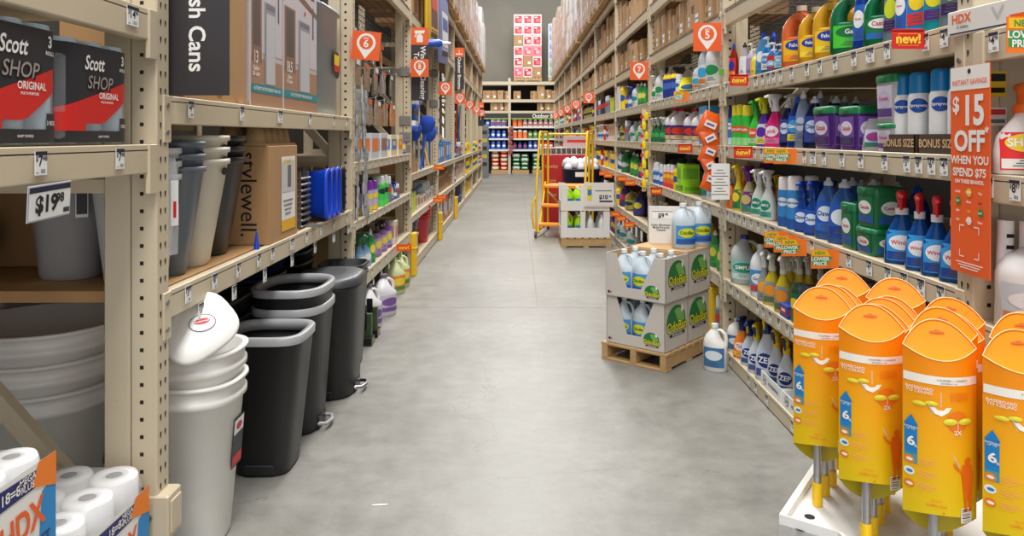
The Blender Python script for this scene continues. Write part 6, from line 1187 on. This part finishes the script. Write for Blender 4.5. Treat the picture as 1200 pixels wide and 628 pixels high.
# black product boxes standing on the floor past the bins
for i, (x, y) in enumerate(((-1.0, 4.86), (-1.0, 5.06))):
    m = MB(); m.box(-.06, -.05, 0, .06, .05, .055, black, c=.002); m.box(-.05, -.01, .05, .05, .03, .2, mat('plant_print', (60, 80, 50), .5, var=.6, scale=50)); m.box(-.02, -.02, .1, .02, -.01, .26, black); m.text('LED', .03, pyellow, fr((.0605, 0, .03), (0, 1, 0), (0, 0, 1)), .02); o = m.build('black_counter_tray', None, (x, y, 0)); tag(o, 'small black counter tray on the floor past the trash cans, %s' % ['nearer', 'farther'][i], 'tray', 'black trays on the floor')
# brackets on posts
for i, (k, z) in enumerate([(2, 2.0), (2, 1.52), (2, 1.36), (2, 1.24), (3, 1.8), (3, 1.45), (3, 2.2)]):
    m = MB(); Y = LY[k]-.006 if k == 2 else LY[k]-.006; m.box(-V-.11, Y-.01, z-.045, -V+.0, Y+.0, z+.045, bracket, c=.004); m.cyl(0, 0, 0, .004, .009, galv, 8, M=Matrix.Translation((-V-.03, Y-.01, z)) @ Matrix.Rotation(PI/2, 4, 'X'))
    if i in (0,): m.box(-V-1.0, Y-.008, z-.03, -V-.11, Y+.0, z+.03, bracket)
    o = m.build('post_bracket'); tag(o, 'grey steel bracket bolted to the %s left post, %s' % ({2: 'second', 3: 'third'}[k], ['topmost, carrying a bar', 'second from top', 'third from top', 'lowest', 'middle', 'lowest of three', 'top of three'][i]), 'bracket', 'grey brackets on the left posts')
# mops and brushes, third left rack
def mop(x, Y, z0, L, hc, kind, label, lean=0):
    o = empty('cleaning_mop' if kind != 'brush' else 'cleaning_brush', (x, Y, z0)); o.rotation_euler = (0, lean, 0); tag(o, label, 'mop' if kind != 'brush' else 'brush', 'mops and brushes on the third left rack')
    MB().tube([(0, 0, .0), (0, 0, L)], .012, pl(hc), 8).build('handle', o)
    m = MB(); 
    if kind == 'mop': m.body([P(L, .03, .03), P(L+.05, .07, .07), P(L+.14, .09, .09), P(L+.2, .05, .05)], mat('mop_yarn_%d' % hc[2], (40, 80, 190) if hc[2] > 100 else (230, 230, 226), .9, bump=.5, scale=50), 14)
    elif kind == 'brush': m.box(-.05, -.12, L-.02, .05, .12, L+.03, pl((30, 90, 200)), c=.01); m.box(-.045, -.11, L+.03, .045, .11, L+.08, pl(Wt))
    else: m.box(-.02, -.15, L-.02, .02, .15, L+.02, pl((40, 110, 210)), c=.005); m.box(-.01, -.15, L+.02, .0, .15, L+.07, pl((40, 44, 50)))
    m.build('head', o)
mop(-1.1, 7.5, 1.0, .45, (40, 90, 200), 'brush', 'blue brush with white bristles, nearest on the third left rack', .1); mop(-1.08, 7.8, 1.0, .32, (230, 230, 230), 'mop', 'white string mop head beside the blue brushes'); mop(-1.06, 8.2, 1.0, .4, (60, 110, 220), 'mop', 'blue mop head at middle of the third left rack', .15); mop(-1.08, 8.6, 1.0, .55, (30, 80, 200), 'squeegee', 'blue squeegee on the third left rack'); mop(-1.1, 7.9, 1.0, .68, (60, 120, 210), 'brush', 'tall blue brush under the window cleaning banner'); mop(-1.06, 9.0, 1.0, .6, (236, 200, 60), 'squeegee', 'yellow handled squeegee near bay sign 10', -.25); mop(-1.09, 9.3, 1.0, .3, (40, 90, 190), 'mop', 'farthest blue mop head of the third left rack'); mop(-1.1, 8.35, 1.0, .75, (200, 204, 210), 'squeegee', 'grey handled squeegee on the third left rack')
m = MB(); m.prism([(-.3, 0), (.3, 0), (.3, .06), (-.3, .38)], -.15, .15, kraft[0], Matrix(((0, 0, 1, 0), (1, 0, 0, 0), (0, 1, 0, 0), (0, 0, 0, 1)))); o = m.build('cut_carton', None, (-1.22, 7.72, .991)); tag(o, 'brown carton cut on a slant on the mop shelf', 'box')
for i in range(3):
    m = MB(); m.tube([(-.15, -.3, 0), (.0, 0, .1), (.12, .25, .16)], .018, pl((40, 130, 200)), 8); m.box(-.03, .2, .06, .15, .3, .18, mat('white_bristle', (220, 226, 230), .9), c=.01); o = m.build('scrub_brush', None, (-1.2, 8.7+.22*i, .63), .2); tag(o, 'blue handled scrub brush lying on the lower shelf, %s of three' % ['nearest', 'middle', 'farthest'][i], 'brush', 'blue scrub brushes above the red buckets')
# buckets
def bucket(x, Y, z, h, rb_, rt, mt, label, cat='bucket', handle=True, grp='buckets on the third left rack'):
    o = empty('bucket', (x, Y, z)); tag(o, label, cat, grp); m = MB(); vessel(m, h, (rb_, rb_), (rt, rt), 2, mt, lip=.01, n=28)
    for q in (.86, .93): m.body([P(h*q-.004, rt+.006, rt+.006), P(h*q+.004, rt+.006, rt+.006)], mt, 28, cap=(False, False))
    m.build('bucket_body', o)
    if handle: MB().tube([(rt*.2+rt*.9*math.sin(a)*.5+.03, -rt*1.05*math.cos(a), h*.85-.12*math.sin(a)) for a in [i*PI/8 for i in range(9)]], .004, galv, 6).build('wire_handle', o)
rdp = pl((196, 20, 40)); nvp = pl((22, 44, 84)); gyp = pl((150, 166, 172))
for k in range(4): bucket(-1.22, 8.85, .112+.035*k, .33, .16, .19, rdp, 'red bucket on the bottom shelf, %s of the nested stack' % ['lowest', 'second', 'third', 'topmost'][k], handle=False)
for k in range(2): bucket(-1.2, 7.98, .335+.04*k, .19, .12, .155, nvp, 'navy bucket with wire handle, %s of two nested' % ['lower', 'upper'][k], handle=k == 0)
bucket(-1.2, 7.95, .112, .22, .15, .14, gyp, 'grey rounded tub under the navy buckets', 'tub', False)
bucket(-1.2, 7.56, .112, .18, .08, .1, mat('red_clear', (170, 90, 90), .3), 'small reddish clear pail near the second left post', 'pail', False)
# long handled goods, brooms, upright cartons in the fourth and fifth left racks
for i in range(9):
    Y = 9.95+i*.25; c = random.Random(i).choice([(60, 130, 200), (150, 110, 70), (60, 130, 205), (176, 130, 86)])
    m = MB(); h = .42 if i % 2 else .55; m.box(-.1, -.1, 0, .1, .1, h-.12, kraft[i % 4], c=.003); m.rect(.12, .2, pwhite if i % 3 else paint((40, 100, 190)), fr((.101, 0, h*.4), (0, 1, 0), (0, 0, 1))); o = m.build('upright_carton', None, (-1.16, Y, .111)); tag(o, 'upright carton low in the fourth left rack, %s from the near end' % num(i), 'box', 'upright cartons in the fourth left rack')
bg = [(230, 200, 40), (60, 90, 160), (170, 60, 50), (80, 90, 100), (120, 60, 40), (40, 110, 180), (60, 60, 60)]
for i in range(14):
    Y = 12.5+.33*i if i < 7 else 12.6+.33*(i-7); z0 = .0 if False else (1.0 if i < 7 else .111); L = .95 if i < 7 else .42; c = bg[i % 7]
    o = empty('outdoor_broom', (-1.1-.02*(i % 2), Y, z0)); o.rotation_euler = (0, .05*((i % 3)-1), 0); tag(o, 'outdoor broom on the %s of the fifth left rack, %s from the near end' % ('middle shelf' if i < 7 else 'bottom shelf', num(i % 7)), 'broom', 'outdoor brooms in the fifth left rack')
    MB().tube([(0, 0, .1), (0, 0, L)], .013, pl(c), 8).build('handle', o); m = MB(); m.box(-.03, -.13, .1, .03, .13, .14, pl(c), c=.004); m.loft([ring(P(.0, .04, .15, 0, 0, 4), 16), ring(P(.1, .03, .13, 0, 0, 4), 16)], mat('bristle_%d' % c[0], tuple(int(v*.8) for v in c), .9, bump=.4, scale=80)); m.build('bristles', o)
# yellow and blue sacks displayed above the third left rack
for i, (Y0, Y1, z0, z1, c1, c2, nm) in enumerate(((8.1, 9.2, 2.42, 3.35, (226, 184, 30), (90, 40, 40), 'yellow'), (9.3, 10.6, 2.35, 3.3, (110, 124, 176), (220, 224, 232), 'blue grey'))):
    o = empty('hanging_sack', (-.985, (Y0+Y1)/2, z0)); o.rotation_euler = (0, math.radians(-4), PI/2); tag(o, '%s product sack hung over the upper left beam' % nm, 'sack', 'big sacks hung high on the left'); w_ = Y1-Y0; h_ = z1-z0
    m = MB(); pr = [P(0, w_*.47, .015, 0, 0, 4), P(h_*.2, w_*.5, .035, 0, 0, 4), P(h_*.8, w_*.5, .03, 0, 0, 4), P(h_, w_*.47, .012, 0, 0, 4)]; m.body(pr, mat('sack_'+nm.replace(' ', '_'), c1, .45, bump=.15, scale=7), 28); m.build('sack_body', o)
    m = MB(); patch(m, pr, h_*.18, h_*.7, w_*.3, paint(c2)); patch(m, pr, h_*.45, h_*.62, w_*.26, paint((206, 60, 50) if i == 0 else (70, 90, 160)), off=.003); patch(m, pr, h_*.1, h_*.16, w_*.3, pblack, off=.003); m.build('printed_panel', o)
for i, (ya, yb) in enumerate(((3.24, 3.53), (3.55, 3.84))):
    o = empty('counter_tray', (1.27, (ya+yb)/2, .0802)); o.rotation_euler = (0, 0, -PI/2); tag(o, 'white tray with navy print around the spray bottles on bottom shelf, %s one' % ['nearer', 'farther'][i], 'tray', 'white counter trays on the bottom shelf'); L = yb-ya
    m = MB(); m.box(-L/2, 0, 0, L/2, .003, .075, pwhite); m.box(-L/2, .17, 0, L/2, .173, .075, pwhite); m.box(-L/2, .003, 0, -L/2+.003, .17, .075, pwhite); m.box(L/2-.003, .003, 0, L/2, .17, .075, pwhite); m.build('tray_body', o)
    m = MB(); m.disc(.024, pnavy, front(-.09, -.001, .04), 20); m.disc(.02, pwhite, front(-.09, -.0015, .04), 20); m.text('ZEP', .02, pnavy, front(-.09, -.002, .04), .02); m.text('PROFESSIONAL', .021, pnavy, front(.04, -.001, .038), .02); m.build('printed_logo', o)
# a blue bottle poking out above the window cleaning banner
m = MB(); m.body([P(0, .04, .04), P(.18, .045, .045), P(.22, .02, .02)], pl((30, 80, 190)), 14); m.body([P(.2, .025, .025), P(.3, .015, .015)], pl(Wt), 12); o = m.build('blue_nozzle_bottle', None, (-1.0, 7.9, 2.36)); o.rotation_euler = (0, PI/2, 0); tag(o, 'blue bottle with white nozzle lying over the beam by the window banner', 'bottle')
# orange hanging bag strip, paper sheet, yellow scourer strip at the right
o = empty('hanging_bag_strip', (1.215, 4.66, 0)); tag(o, 'orange and white packets hanging in a strip beside bay sign 5 post', 'bag strip'); hr2 = random.Random(5)
m = MB(); m.box(-.003, -.003, .98, .003, .003, 1.6, clear); m.build('strip', o)
for j in range(5):
    z = 1.44-.085*j; m = MB(); w_ = .062-.007*j; m.body([P(-.075, w_*1.0, .004, 0, 0, 5), P(-.05, w_*1.02, .02, 0, 0, 4), P(.02, w_*1.0, .024, 0, 0, 4), P(.06, w_*.95, .014, 0, 0, 4), P(.08, w_*.9, .002, 0, 0, 5)], mat('orange_packet', (232, 96, 30), .25, var=.1, bump=.4, scale=20), 16, Matrix.Translation((0, 0, z)) @ Matrix.Rotation((-.45 if j % 2 else .4), 4, 'Y')); M = Matrix.Translation((0, 0, z)) @ Matrix.Rotation((-.45 if j % 2 else .4), 4, 'Y'); m.rect(w_*1.2, .04, paint((236, 226, 220)), M @ front(0, -.034, .0)); m.rect(w_*.8, .012, paint((90, 80, 150)), M @ front(0, -.035, .0)); m.build('orange_packet', o)
o = MB(); o.box(-.055, -.0015, 0, .055, .0, .215, pwhite); 
for i in range(9): o.rect(.04+.03*((i*7) % 3), .0045, paint((100, 96, 92)), front(-.005, -.002, .175-.018*i))
o.tube([(0, 0, .215), (0, 0, .27)], .0015, pblack, 5); tag(o.build('hanging_sheet', None, (1.215, 4.4, .99)), 'white printed sheet hanging from the bay 5 post by the orange bottles', 'paper')
o = empty('scourer_strip', (1.2, 6.95, 0)); tag(o, 'strip of yellow scourers hanging at the second right post', 'clip strip'); MB().box(-.02, -.002, .85, .02, .002, 1.62, paint((220, 190, 160))).build('strip', o)
for j in range(8):
    m = MB(); m.body([P(-.03, .016, .012, 0, 0, 3), P(.02, .022, .018, 0, 0, 3), P(.045, .012, .01, 0, 0, 3)], pl((240, 214, 20)), 12, Matrix.Translation((.012*(-1)**j+.01, -.02, 1.55-.09*j))); m.rect(.03, .03, pred, front(-.02, -.004, 1.55-.09*j)); m.build('scourer', o)
m = MB(); m.box(-.01, -.004, 0, .02, 0, .035, paint((90, 170, 50))); tag(m.build('green_clip', None, (1.245, 4.505, 1.74)), 'small green clip on the bay 5 post', 'clip')
o = MB(); o.box(-.08, -.05, 0, .08, .05, .3, mat('yellow_card', (230, 190, 30), .5), c=.003); tag(o.build('yellow_box', None, (1.34, 4.86, .081), .1), 'yellow box on the bottom shelf beside the jug cartons', 'box')
# stacked tubs and small boxed items added on top of others, first right rack
def onR(px, dset, dd): x = W+.012+dd/2+dset; return x, x*F/(px-XV)
x, Y = onR(1047, 0, .13); 
for ob, desc, cat, shelf, yy in list(REG):
    if desc == 'small clear pod tub with green lid': tx_, ty_ = ob.location.x, ob.location.y
    if desc == 'small green pod tub, lower of a pair': gx_, gy_ = ob.location.x, ob.location.y
    if desc == 'lime green boxed pack, lower of a pair': lx_, ly_ = ob.location.x, ob.location.y
hb = [r for r in REG if r[1] == 'small clear pod tub with green lid'][0]
def topof(o):
    z = 0
    for c in ([o]+list(o.children)):
        if c.type == 'MESH': z = max(z, max(v.co.z for v in c.data.vertices))
    return o.location.z+z
reg(product(s_ctub, .17, .13, .13).put('detergent_tub', (tx_, ty_, topof(hb[0])), -PI/2+.05), 'small clear pod tub stacked on another', 'tub', 'middle shelf, first right rack', ty_)
hb = [r for r in REG if r[1] == 'small green pod tub, lower of a pair'][0]; reg(product(s_gtub, .15, .14, .13).put('detergent_tub', (gx_, gy_, topof(hb[0])), -PI/2+.06), 'small green pod tub stacked on another', 'tub', 'waist-high shelf, first right rack', gy_)
hb = [r for r in REG if r[1] == 'lime green boxed pack, lower of a pair'][0]; reg(product(s_lime, .16, .27, .14).put('carton', (lx_, ly_, topof(hb[0])), -PI/2-.1), 'lime green boxed pack stacked on another', 'box', 'waist-high shelf, second right rack', ly_)
# glass cleaner cans in brown trays
for t, (Y, n) in enumerate(((2.47, 2), (2.245, 2))):
    o = empty('counter_tray', (W+.06, Y, 1.3125)); o.rotation_euler = (0, 0, -PI/2); tag(o, 'brown BONUS SIZE tray under the blue capped cans, %s one' % ['farther', 'nearer'][t], 'tray', 'bonus size trays of glass cleaner'); wd = .2
    m = MB(); brn = mat('tray_brown', (70, 52, 42), .6); m.box(-wd/2, -.045, 0, wd/2, -.042, .06, brn); m.box(-wd/2, .15, 0, wd/2, .153, .06, brn); m.box(-wd/2, -.045, 0, -wd/2+.003, .153, .06, brn); m.box(wd/2-.003, -.045, 0, wd/2, .153, .06, brn); m.box(-wd/2, -.045, 0, wd/2, .153, .002, brn); m.build('tray_body', o)
    m = MB(); tn = paint((214, 176, 130)); m.text('BONUS SIZE', .036, tn, front(0, -.0458, .03), .02); m.text('BONUS SIZE', .03, tn, Matrix.Rotation(PI/2, 4, 'Z') @ front(.052, -wd/2-.0008, .03), .02, sx=.9); m.build('lettering', o)
    for i in range(n):
        for j in range(2):
            y = Y+(-.05+.1*i); c = product(s_spway, .26, .068, .068).put('aerosol_can', (W+.06+.075*j, y, 1.3148), math.radians(-35)); reg(c, 'white glass cleaner can with blue cap'+(', rear row' if j else ''), 'spray can', 'middle shelf, first right rack', y+.001*j)
# HDX glove box and shelf end things at the right edge
o = empty('glove_box', (1.262+.085, 1.985, 1.6505)); o.rotation_euler = (0, 0, -PI/2+.12); tag(o, 'white and orange liner bag box lying at the top right shelf corner', 'box'); m = MB(); m.box(-.16, -.085, 0, .13, .085, .07, wcard, c=.002); m.build('carton_body', o); m = MB(); m.text('HDX', .034, porange, front(-.105, -.0858, .045), .03); m.rect(.05, .016, porange, front(.095, -.0858, .02)); m.rect(.28, .004, pnavy, front(-.01, -.0858, .006)); m.text('13 Gallon', .012, pblack, front(-.1, -.0862, .022), .01)
m.text('V', .05, paint((190, 190, 190)), front(.03, -.0862, .04), 0, sx=1.5); m.build('lettering', o)
m = MB(); m.cyl(0, 0, 0, .28, .02, pwhite, 14); 
for i in range(8): m.rect(.02, .01, pblack, front(0, -.0205, .03+.03*i))
for i, dx in enumerate((0, .04)):
    o = MB().ext(m).build('rolled_paper_tube', None, (1.305+dx, 1.985-.03*i, .861)); o.rotation_euler = (.0, .03, 0); tag(o, 'white rolled printed paper tube beside the right post, %s' % ['nearer the aisle', 'behind the other'][i], 'paper roll', 'rolled papers by the right post')
for i, (z, h, c, nm) in enumerate(((1.475, .07, (240, 206, 30), 'yellow and black sticker'), (1.395, .05, (226, 60, 70), 'red and white sticker'))):
    m = MB(); m.box(-.025, -.001, 0, .025, 0, h, paint(c) if i == 0 else pwhite); m.rect(.044, h*.3, pblack if i == 0 else paint(c), front(0, -.002, h*.75)); m.rect(.04, h*.2, pblack if i == 0 else paint((120, 120, 120)), front(0, -.002, h*.25)); o = m.build('barcode_sticker', None, (1.325, 2.038, z)); tag(o, '%s on the nearest right post' % nm, 'sticker')
# the nearest right post, seen past the savings sign
# ---------- wrapped pallet loads high up ----------
def load(name_, x0, x1, Y0, Y1, z, h, label, cols_, group, nx=2, ny=3, nz=4, wrap=True, jitter=0.02, seed=1):
    o = empty('pallet_load', ((x0+x1)/2, (Y0+Y1)/2, z)); tag(o, label, 'pallet load', group); rn = random.Random(seed); L, D = x1-x0, Y1-Y0
    m = MB()
    for k in range(3): m.box(-L/2, -D/2+(D-.08)*k/2, .02, L/2, -D/2+(D-.08)*k/2+.08, .11, palletm)
    for i in range(8): m.box(-L/2+i*(L-.09)/7, -D/2, .11, -L/2+i*(L-.09)/7+.09, D/2, .13, palletm); 
    for i in (0, 3, 7): m.box(-L/2+i*(L-.09)/7, -D/2, 0, -L/2+i*(L-.09)/7+.09, D/2, .02, palletm)
    m.build('pallet', o); bh = (h-.14)/nz
    for k in range(nz):
        for i in range(nx):
            for j in range(ny):
                if 0 < i < nx-1 and 0 < j < ny-1: continue
                if k == nz-1 and rn.random() < .2: continue
                bx, by = L/nx, D/ny; c = cols_[rn.randrange(len(cols_))]; m = MB(); a = -L/2+bx*i+.004; b = -D/2+by*j+.004; m.box(a, b, .135+bh*k, a+bx-.012, b+by-.012, .135+bh*(k+1)-.006, c[0], c=.006)
                for M, ww in ((front(a+bx/2-.006, b-.0015, .135+bh*(k+.5)), bx), (fr((a-.0015, b+by/2, .135+bh*(k+.5)), (0, -1, 0), (0, 0, 1)), by), (fr((a+bx-.0105, b+by/2, .135+bh*(k+.5)), (0, 1, 0), (0, 0, 1)), by)):
                    if c[1]: m.rect(ww*.75, bh*.7, c[1], M); m.rect(ww*.4, bh*.3, c[2], M @ T(ww*.1, -bh*.08, .001)); m.rect(ww*.3, bh*.1, swhite, M @ T(-ww*.12, bh*.2, .001))
                    else: m.rect(ww*.3, bh*.22, swhite, M @ T(ww*.15, -bh*.1, 0)); m.rect(ww*.03, bh*.98, tape, M)
                m.build('carton', o)
    if wrap:
        m = MB(); m.body([P(.03, L/2+.012, D/2+.012, 0, 0, 12), P(h*.3, L/2+.02, D/2+.02, 0, 0, 12), P(h*.7, L/2+.014, D/2+.014, 0, 0, 12), P(h+.01, L/2+.01, D/2+.01, 0, 0, 12)], film, 32, cap=(False, True)); m.build('stretch_wrap', o)
    return o
kr = [(kraft[i], None, None) for i in range(4)]; whp = [(mat('white_carton', (222, 220, 216), .7), None, None), (mat('lilac_carton', (196, 176, 190), .7), None, None)]
rdc = [(paint((232, 216, 214)), paint((196, 40, 60)), paint((226, 190, 180))), (paint((232, 216, 214)), paint((204, 50, 66)), paint((210, 120, 120)))]
pkc = [(paint((236, 150, 150)), paint((240, 90, 110)), paint((244, 180, 180)))]
grc = [(paint((220, 222, 210)), paint((60, 160, 70)), paint((230, 220, 90))), (paint((214, 224, 230)), paint((60, 110, 190)), paint((230, 230, 236))), (paint((230, 226, 206)), paint((226, 220, 160)), paint((90, 160, 80)))]
ll = ['nearest', 'second', 'third', 'fourth', 'fifth']
for i, (Y0, c) in enumerate(((10.0, kr+whp[:1]), (12.5, kr), (15.1, kr[:2]+whp), (17.6, whp+kr[:1]), (20.15, [(mat('white_carton', (222, 220, 216), .7), None, None)]))):
    for j in range(2): load('l', -2.0, -V+.09, Y0+.08+1.2*j, Y0+1.2+1.2*j, 3.31, (1.2, 1.5, 1.75, 1.3, 1.6)[i]-.25*j, 'shrink-wrapped pallet load high on the left, %s from the camera' % num(2*i+j), c, 'wrapped pallet loads on the left top beam', 2, 3, 4, seed=i*3+j)
for i, (Y0, c) in enumerate(((9.5, kr), (11.95, kr+whp), (14.5, whp+kr[:1]), (17.0, kr+whp), (19.5, kr), (22.0, kr))):
    for j in range(2): load('r', W-.09, 2.3, Y0+.08+1.2*j, Y0+1.2+1.2*j, 3.21, (1.5, 1.8, 1.4, 1.9, 1.6, 1.7)[i]+.2*j, 'shrink-wrapped pallet load high on the right, %s from the camera' % num(2*i+j), c, 'wrapped pallet loads on the right top beam', 2, 3, 4, seed=i*5+j+20)
cartons(1, 3, 3.201, 'top', (.25, .4), 1, wr=(.2, .45), seed=77)
# ---------- end rack against the back wall ----------
YB = 27.0; yy = lambda y: H-(y-160)*YB/F; xx = lambda px: (px-XV)*YB/F
r = empty('storage_rack', (0, YB, 0)); tag(r, 'beige end rack against the back wall with the Outdoor sign', 'storage rack', 'beige storage racks along the aisle'); posts = [xx(597)-2.5, xx(597), xx(597)+2.5, xx(597)+5.0]
for x in posts: m = MB(); m.box(x-.05, 0, 0, x+.05, .08, 3.5, beige, c=.004); m.build('upright_post', r)
whs = mat('shelf_white', (226, 222, 212), .5)
for z, t, mt in ((3.37, .12, beige), (2.72, .11, beige), (2.3, .09, beige), (1.73, .06, whs), (1.3, .06, whs), (.9, .07, whs)):
    m = MB(); m.box(posts[0], -.01, z-t, posts[-1], .05, z, mt, c=.003); m.build('shelf_beam', r); MB().box(posts[0], .05, z-.03, posts[-1], 1.0, z-.002, deckm).build('shelf_deck', r)
MB().box(posts[0], 1.1, 0, posts[-1], 1.14, 3.3, mat('dark_mesh_back', (48, 46, 44), .9)).build('back_panel', r)
o = empty('aisle_sign', (0, YB-.03, 0)); tag(o, 'black Outdoor sign band with lime stripe on the end rack', 'sign'); m = MB(); m.box(posts[0]+.1, -.01, 2.03, xx(597)-.07, 0, 2.2, sdark); m.box(xx(597)+.07, -.01, 2.03, posts[2], 0, 2.2, sdark); m.box(posts[0]+.1, -.012, 2.0, xx(597)-.07, 0, 2.035, paint((150, 180, 50))); m.box(xx(597)+.07, -.012, 2.0, posts[2], 0, 2.035, paint((150, 180, 50))); m.build('sign_panel', o); m = MB(); m.text('Outdoor Bu', .2, swhite, front(xx(637), -.014, 2.11), .02, sx=.82); m.build('lettering', o)
bw = V_('pouch', (30, 80, 180), (240, 240, 240), (40, 90, 190), Wt); bwb = V_('jug', (232, 236, 240), (30, 70, 170), (40, 90, 190), (230, 60, 60)); rdj = V_('squeeze', (236, 232, 228), (200, 40, 40), (226, 60, 50), Wt, (200, 40, 50)); gnj = V_('canister', (70, 130, 60), (50, 60, 40), (90, 150, 70), (226, 214, 180)); orj = V_('canister', (236, 110, 50), Wt, (240, 130, 70)); dkb = V_('squeeze', (30, 50, 110), (20, 24, 50), (40, 70, 150), (220, 60, 60))
shelfs = [(1.73, [(bw, 'blue and white bag'), (bwb, 'white jug with blue label')], [(orj, 'orange canister'), (rdj, 'white bottle with red cap'), (rdj, 'white bottle with red cap')], .33), (1.3, [(bwb, 'white jug with blue label'), (bw, 'blue and white bag')], [(orj, 'orange canister'), (gnj, 'green jar'), (gnj, 'green jar')], .31), (.9, [(rdj, 'white bottle with red cap'), (bw, 'blue and white bag')], [(dkb, 'navy bottle'), (bw, 'blue and white bag'), (g_red[0], 'red canister')], .3)]
rn = random.Random(6)
for si, (z, L1, L2, hh) in enumerate(shelfs):
    for side_, (xa, xb, LL, n) in enumerate(((posts[0]+1.2, posts[1]-.1, L1, 6), (posts[1]+.1, posts[2]-.7, L2, 9))):
        for i in range(n):
            s_, d_ = LL[min(len(LL)-1, int(i/n*len(LL)+rn.random()*.6))]; x = xa+(xb-xa)*(i+.5)/n; w_ = (xb-xa)/n*.9
            for row_ in range(1): ob = product(s_, hh*rn.choice((.95, 1.0)), w_, .12, True).put(NAME[s_[0]][0], (x, YB+.13, z), 0); tag(ob, '%s, end rack, %s section, %s shelf, %s from left' % (d_, ['left', 'right'][side_], ['top product', 'middle product', 'lowest'][si], num(i).replace('nearest', 'first')), NAME[s_[0]][1], 'products on the end rack, %s %d' % (['left', 'right'][side_], si))
for z, lst, nm in ((3.37-.64, [(570, .32, .5), (578, .32, .5), (587, .32, .5), (594, .3, .3), (606, .3, .45), (626, .3, .4), (634, .55, .4), (642, .35, .45), (651, .32, .4)], 'upper'), (2.31, [(579, .3, .3), (587, .3, .35), (594, .3, .3), (634, .28, .3), (641, .28, .4), (649, .26, .4)], 'lower')):
    for i, (px, h, w_) in enumerate(lst):
        o = bpy.data.objects.new('shipping_carton', carton(.27 if w_ < .5 else .25, .4, h, i)); col.objects.link(o); o.location = (xx(px), YB+.28, z); tag(o, 'brown carton on the end rack, %s storage level, %s from left' % (nm, num(i).replace('nearest', 'first')), 'box', 'cartons on the end rack, %s level' % nm)
# sacks on pallets below
def sacks(xc, w_, c1, c2, label, n=4):
    o = empty('sack_pallet', (xc, YB+.55, 0)); tag(o, label, 'sack stack', 'sack stacks under the end rack'); m = MB()
    for k in range(3): m.box(-w_/2, -.5+.46*k, .02, w_/2, -.42+.46*k, .12, palletm)
    m.box(-w_/2, -.5, .12, w_/2, .5, .14, palletm); m.box(-w_/2, -.5, 0, w_/2, .5, .02, palletm); m.build('pallet', o)
    for k in range(n):
        for i in range(2):
            m = MB(); cx = -w_/4+w_/2*i; z = .14+.15*k; pr = [P(z, w_*.22, .4, cx, 0, 4), P(z+.03, w_*.245, .46, cx, 0, 4), P(z+.11, w_*.245, .46, cx, 0, 4), P(z+.148, w_*.21, .4, cx, 0, 4)]; m.body(pr, c1 if (k+i) % 3 else mat('sack_second_%d' % n, c2, .4), 20); m.rect(w_*.3, .05, swhite, front(cx, -.465, z+.08)); m.rect(w_*.2, .03, pyellow if n == 5 else pgreen, front(cx, -.467, z+.05)); m.build('sack', o)
sacks(xx(585.5), .62, mat('sack_red', (214, 50, 36), .35), (190, 180, 150), 'stack of red sacks on a pallet at the end of the aisle', 5); sacks(xx(610), .62, mat('sack_green', (30, 116, 56), .35), (200, 210, 200), 'stack of green sacks on a pallet, nearer the rack post', 4); sacks(xx(634), .62, mat('sack_green', (30, 116, 56), .35), (40, 130, 60), 'stack of green sacks partly behind the ladder', 4)
load('red', xx(602), xx(635)-.0, YB-.0, YB+1.0, 3.385, 2.45, 'tall stack of red and white cartons on the end rack top', rdc+rdc+pkc+kr[:1], 'pallet loads on the end rack', 3, 3, 6, False, seed=5)
load('grn', xx(642.5), xx(642.5)+1.0, YB-.0, YB+1.0, 3.385, 2.1, 'stack of green white and yellow cartons on blue pallet, end rack', grc, 'pallet loads on the end rack', 3, 3, 6, True, seed=8)
o = empty('hanging_packet_strip', (xx(598.5), YB-.08, 0)); tag(o, 'strip of red packets hanging on the end rack post', 'clip strip')
for j in range(6): m = MB(); m.body([P(-.07, .08, .01, 0, 0, 3), P(0, .09, .02, 0, 0, 3), P(.07, .06, .006, 0, 0, 3)], mat('red_packet', (150, 70, 66), .4, var=.3), 12, T((-1)**j*.02, 0, 1.65-.17*j)); m.build('packet', o)
# end-cap display beside the left racks' far end
m = MB(); m.box(-.12, 0, 0, .12, .5, 1.75, mat('grey_panel', (120, 124, 122), .6), c=.01)
for i in range(5): m.rect(.16, .12, paint([(50, 50, 50), (200, 180, 40)][i % 2]), front(0, -.003, 1.5-.26*i))
o = m.build('end_cap_stand', None, (-1.04, 24.3, 0)); tag(o, 'grey stand of small goods at the far end of the left racks', 'stand')
m = MB(); m.box(-V-.06, 2.125, .2, -V+.035, 2.21, .33, beige, c=.004); m.box(-V+.035, 2.14, .22, -V+.04, 2.2, .31, beige); m.cyl(0, 0, 0, .006, .01, galv, 10, M=Matrix.Translation((-V-.02, 2.125, .27)) @ Matrix.Rotation(PI/2, 4, 'X')); tag(m.build('post_bracket'), 'beige bolted bracket low on the nearest left post', 'bracket')
m = MB(); m.body([P(0, .03, .004, 0, 0, 3), P(.002, .03, .003, 0, 0, 3)], tissue, 8); tag(m.build('paper_scrap', None, (-.505, 2.74, .001), .1), 'tiny white paper scrap on the concrete floor', 'litter')
finish_labels()
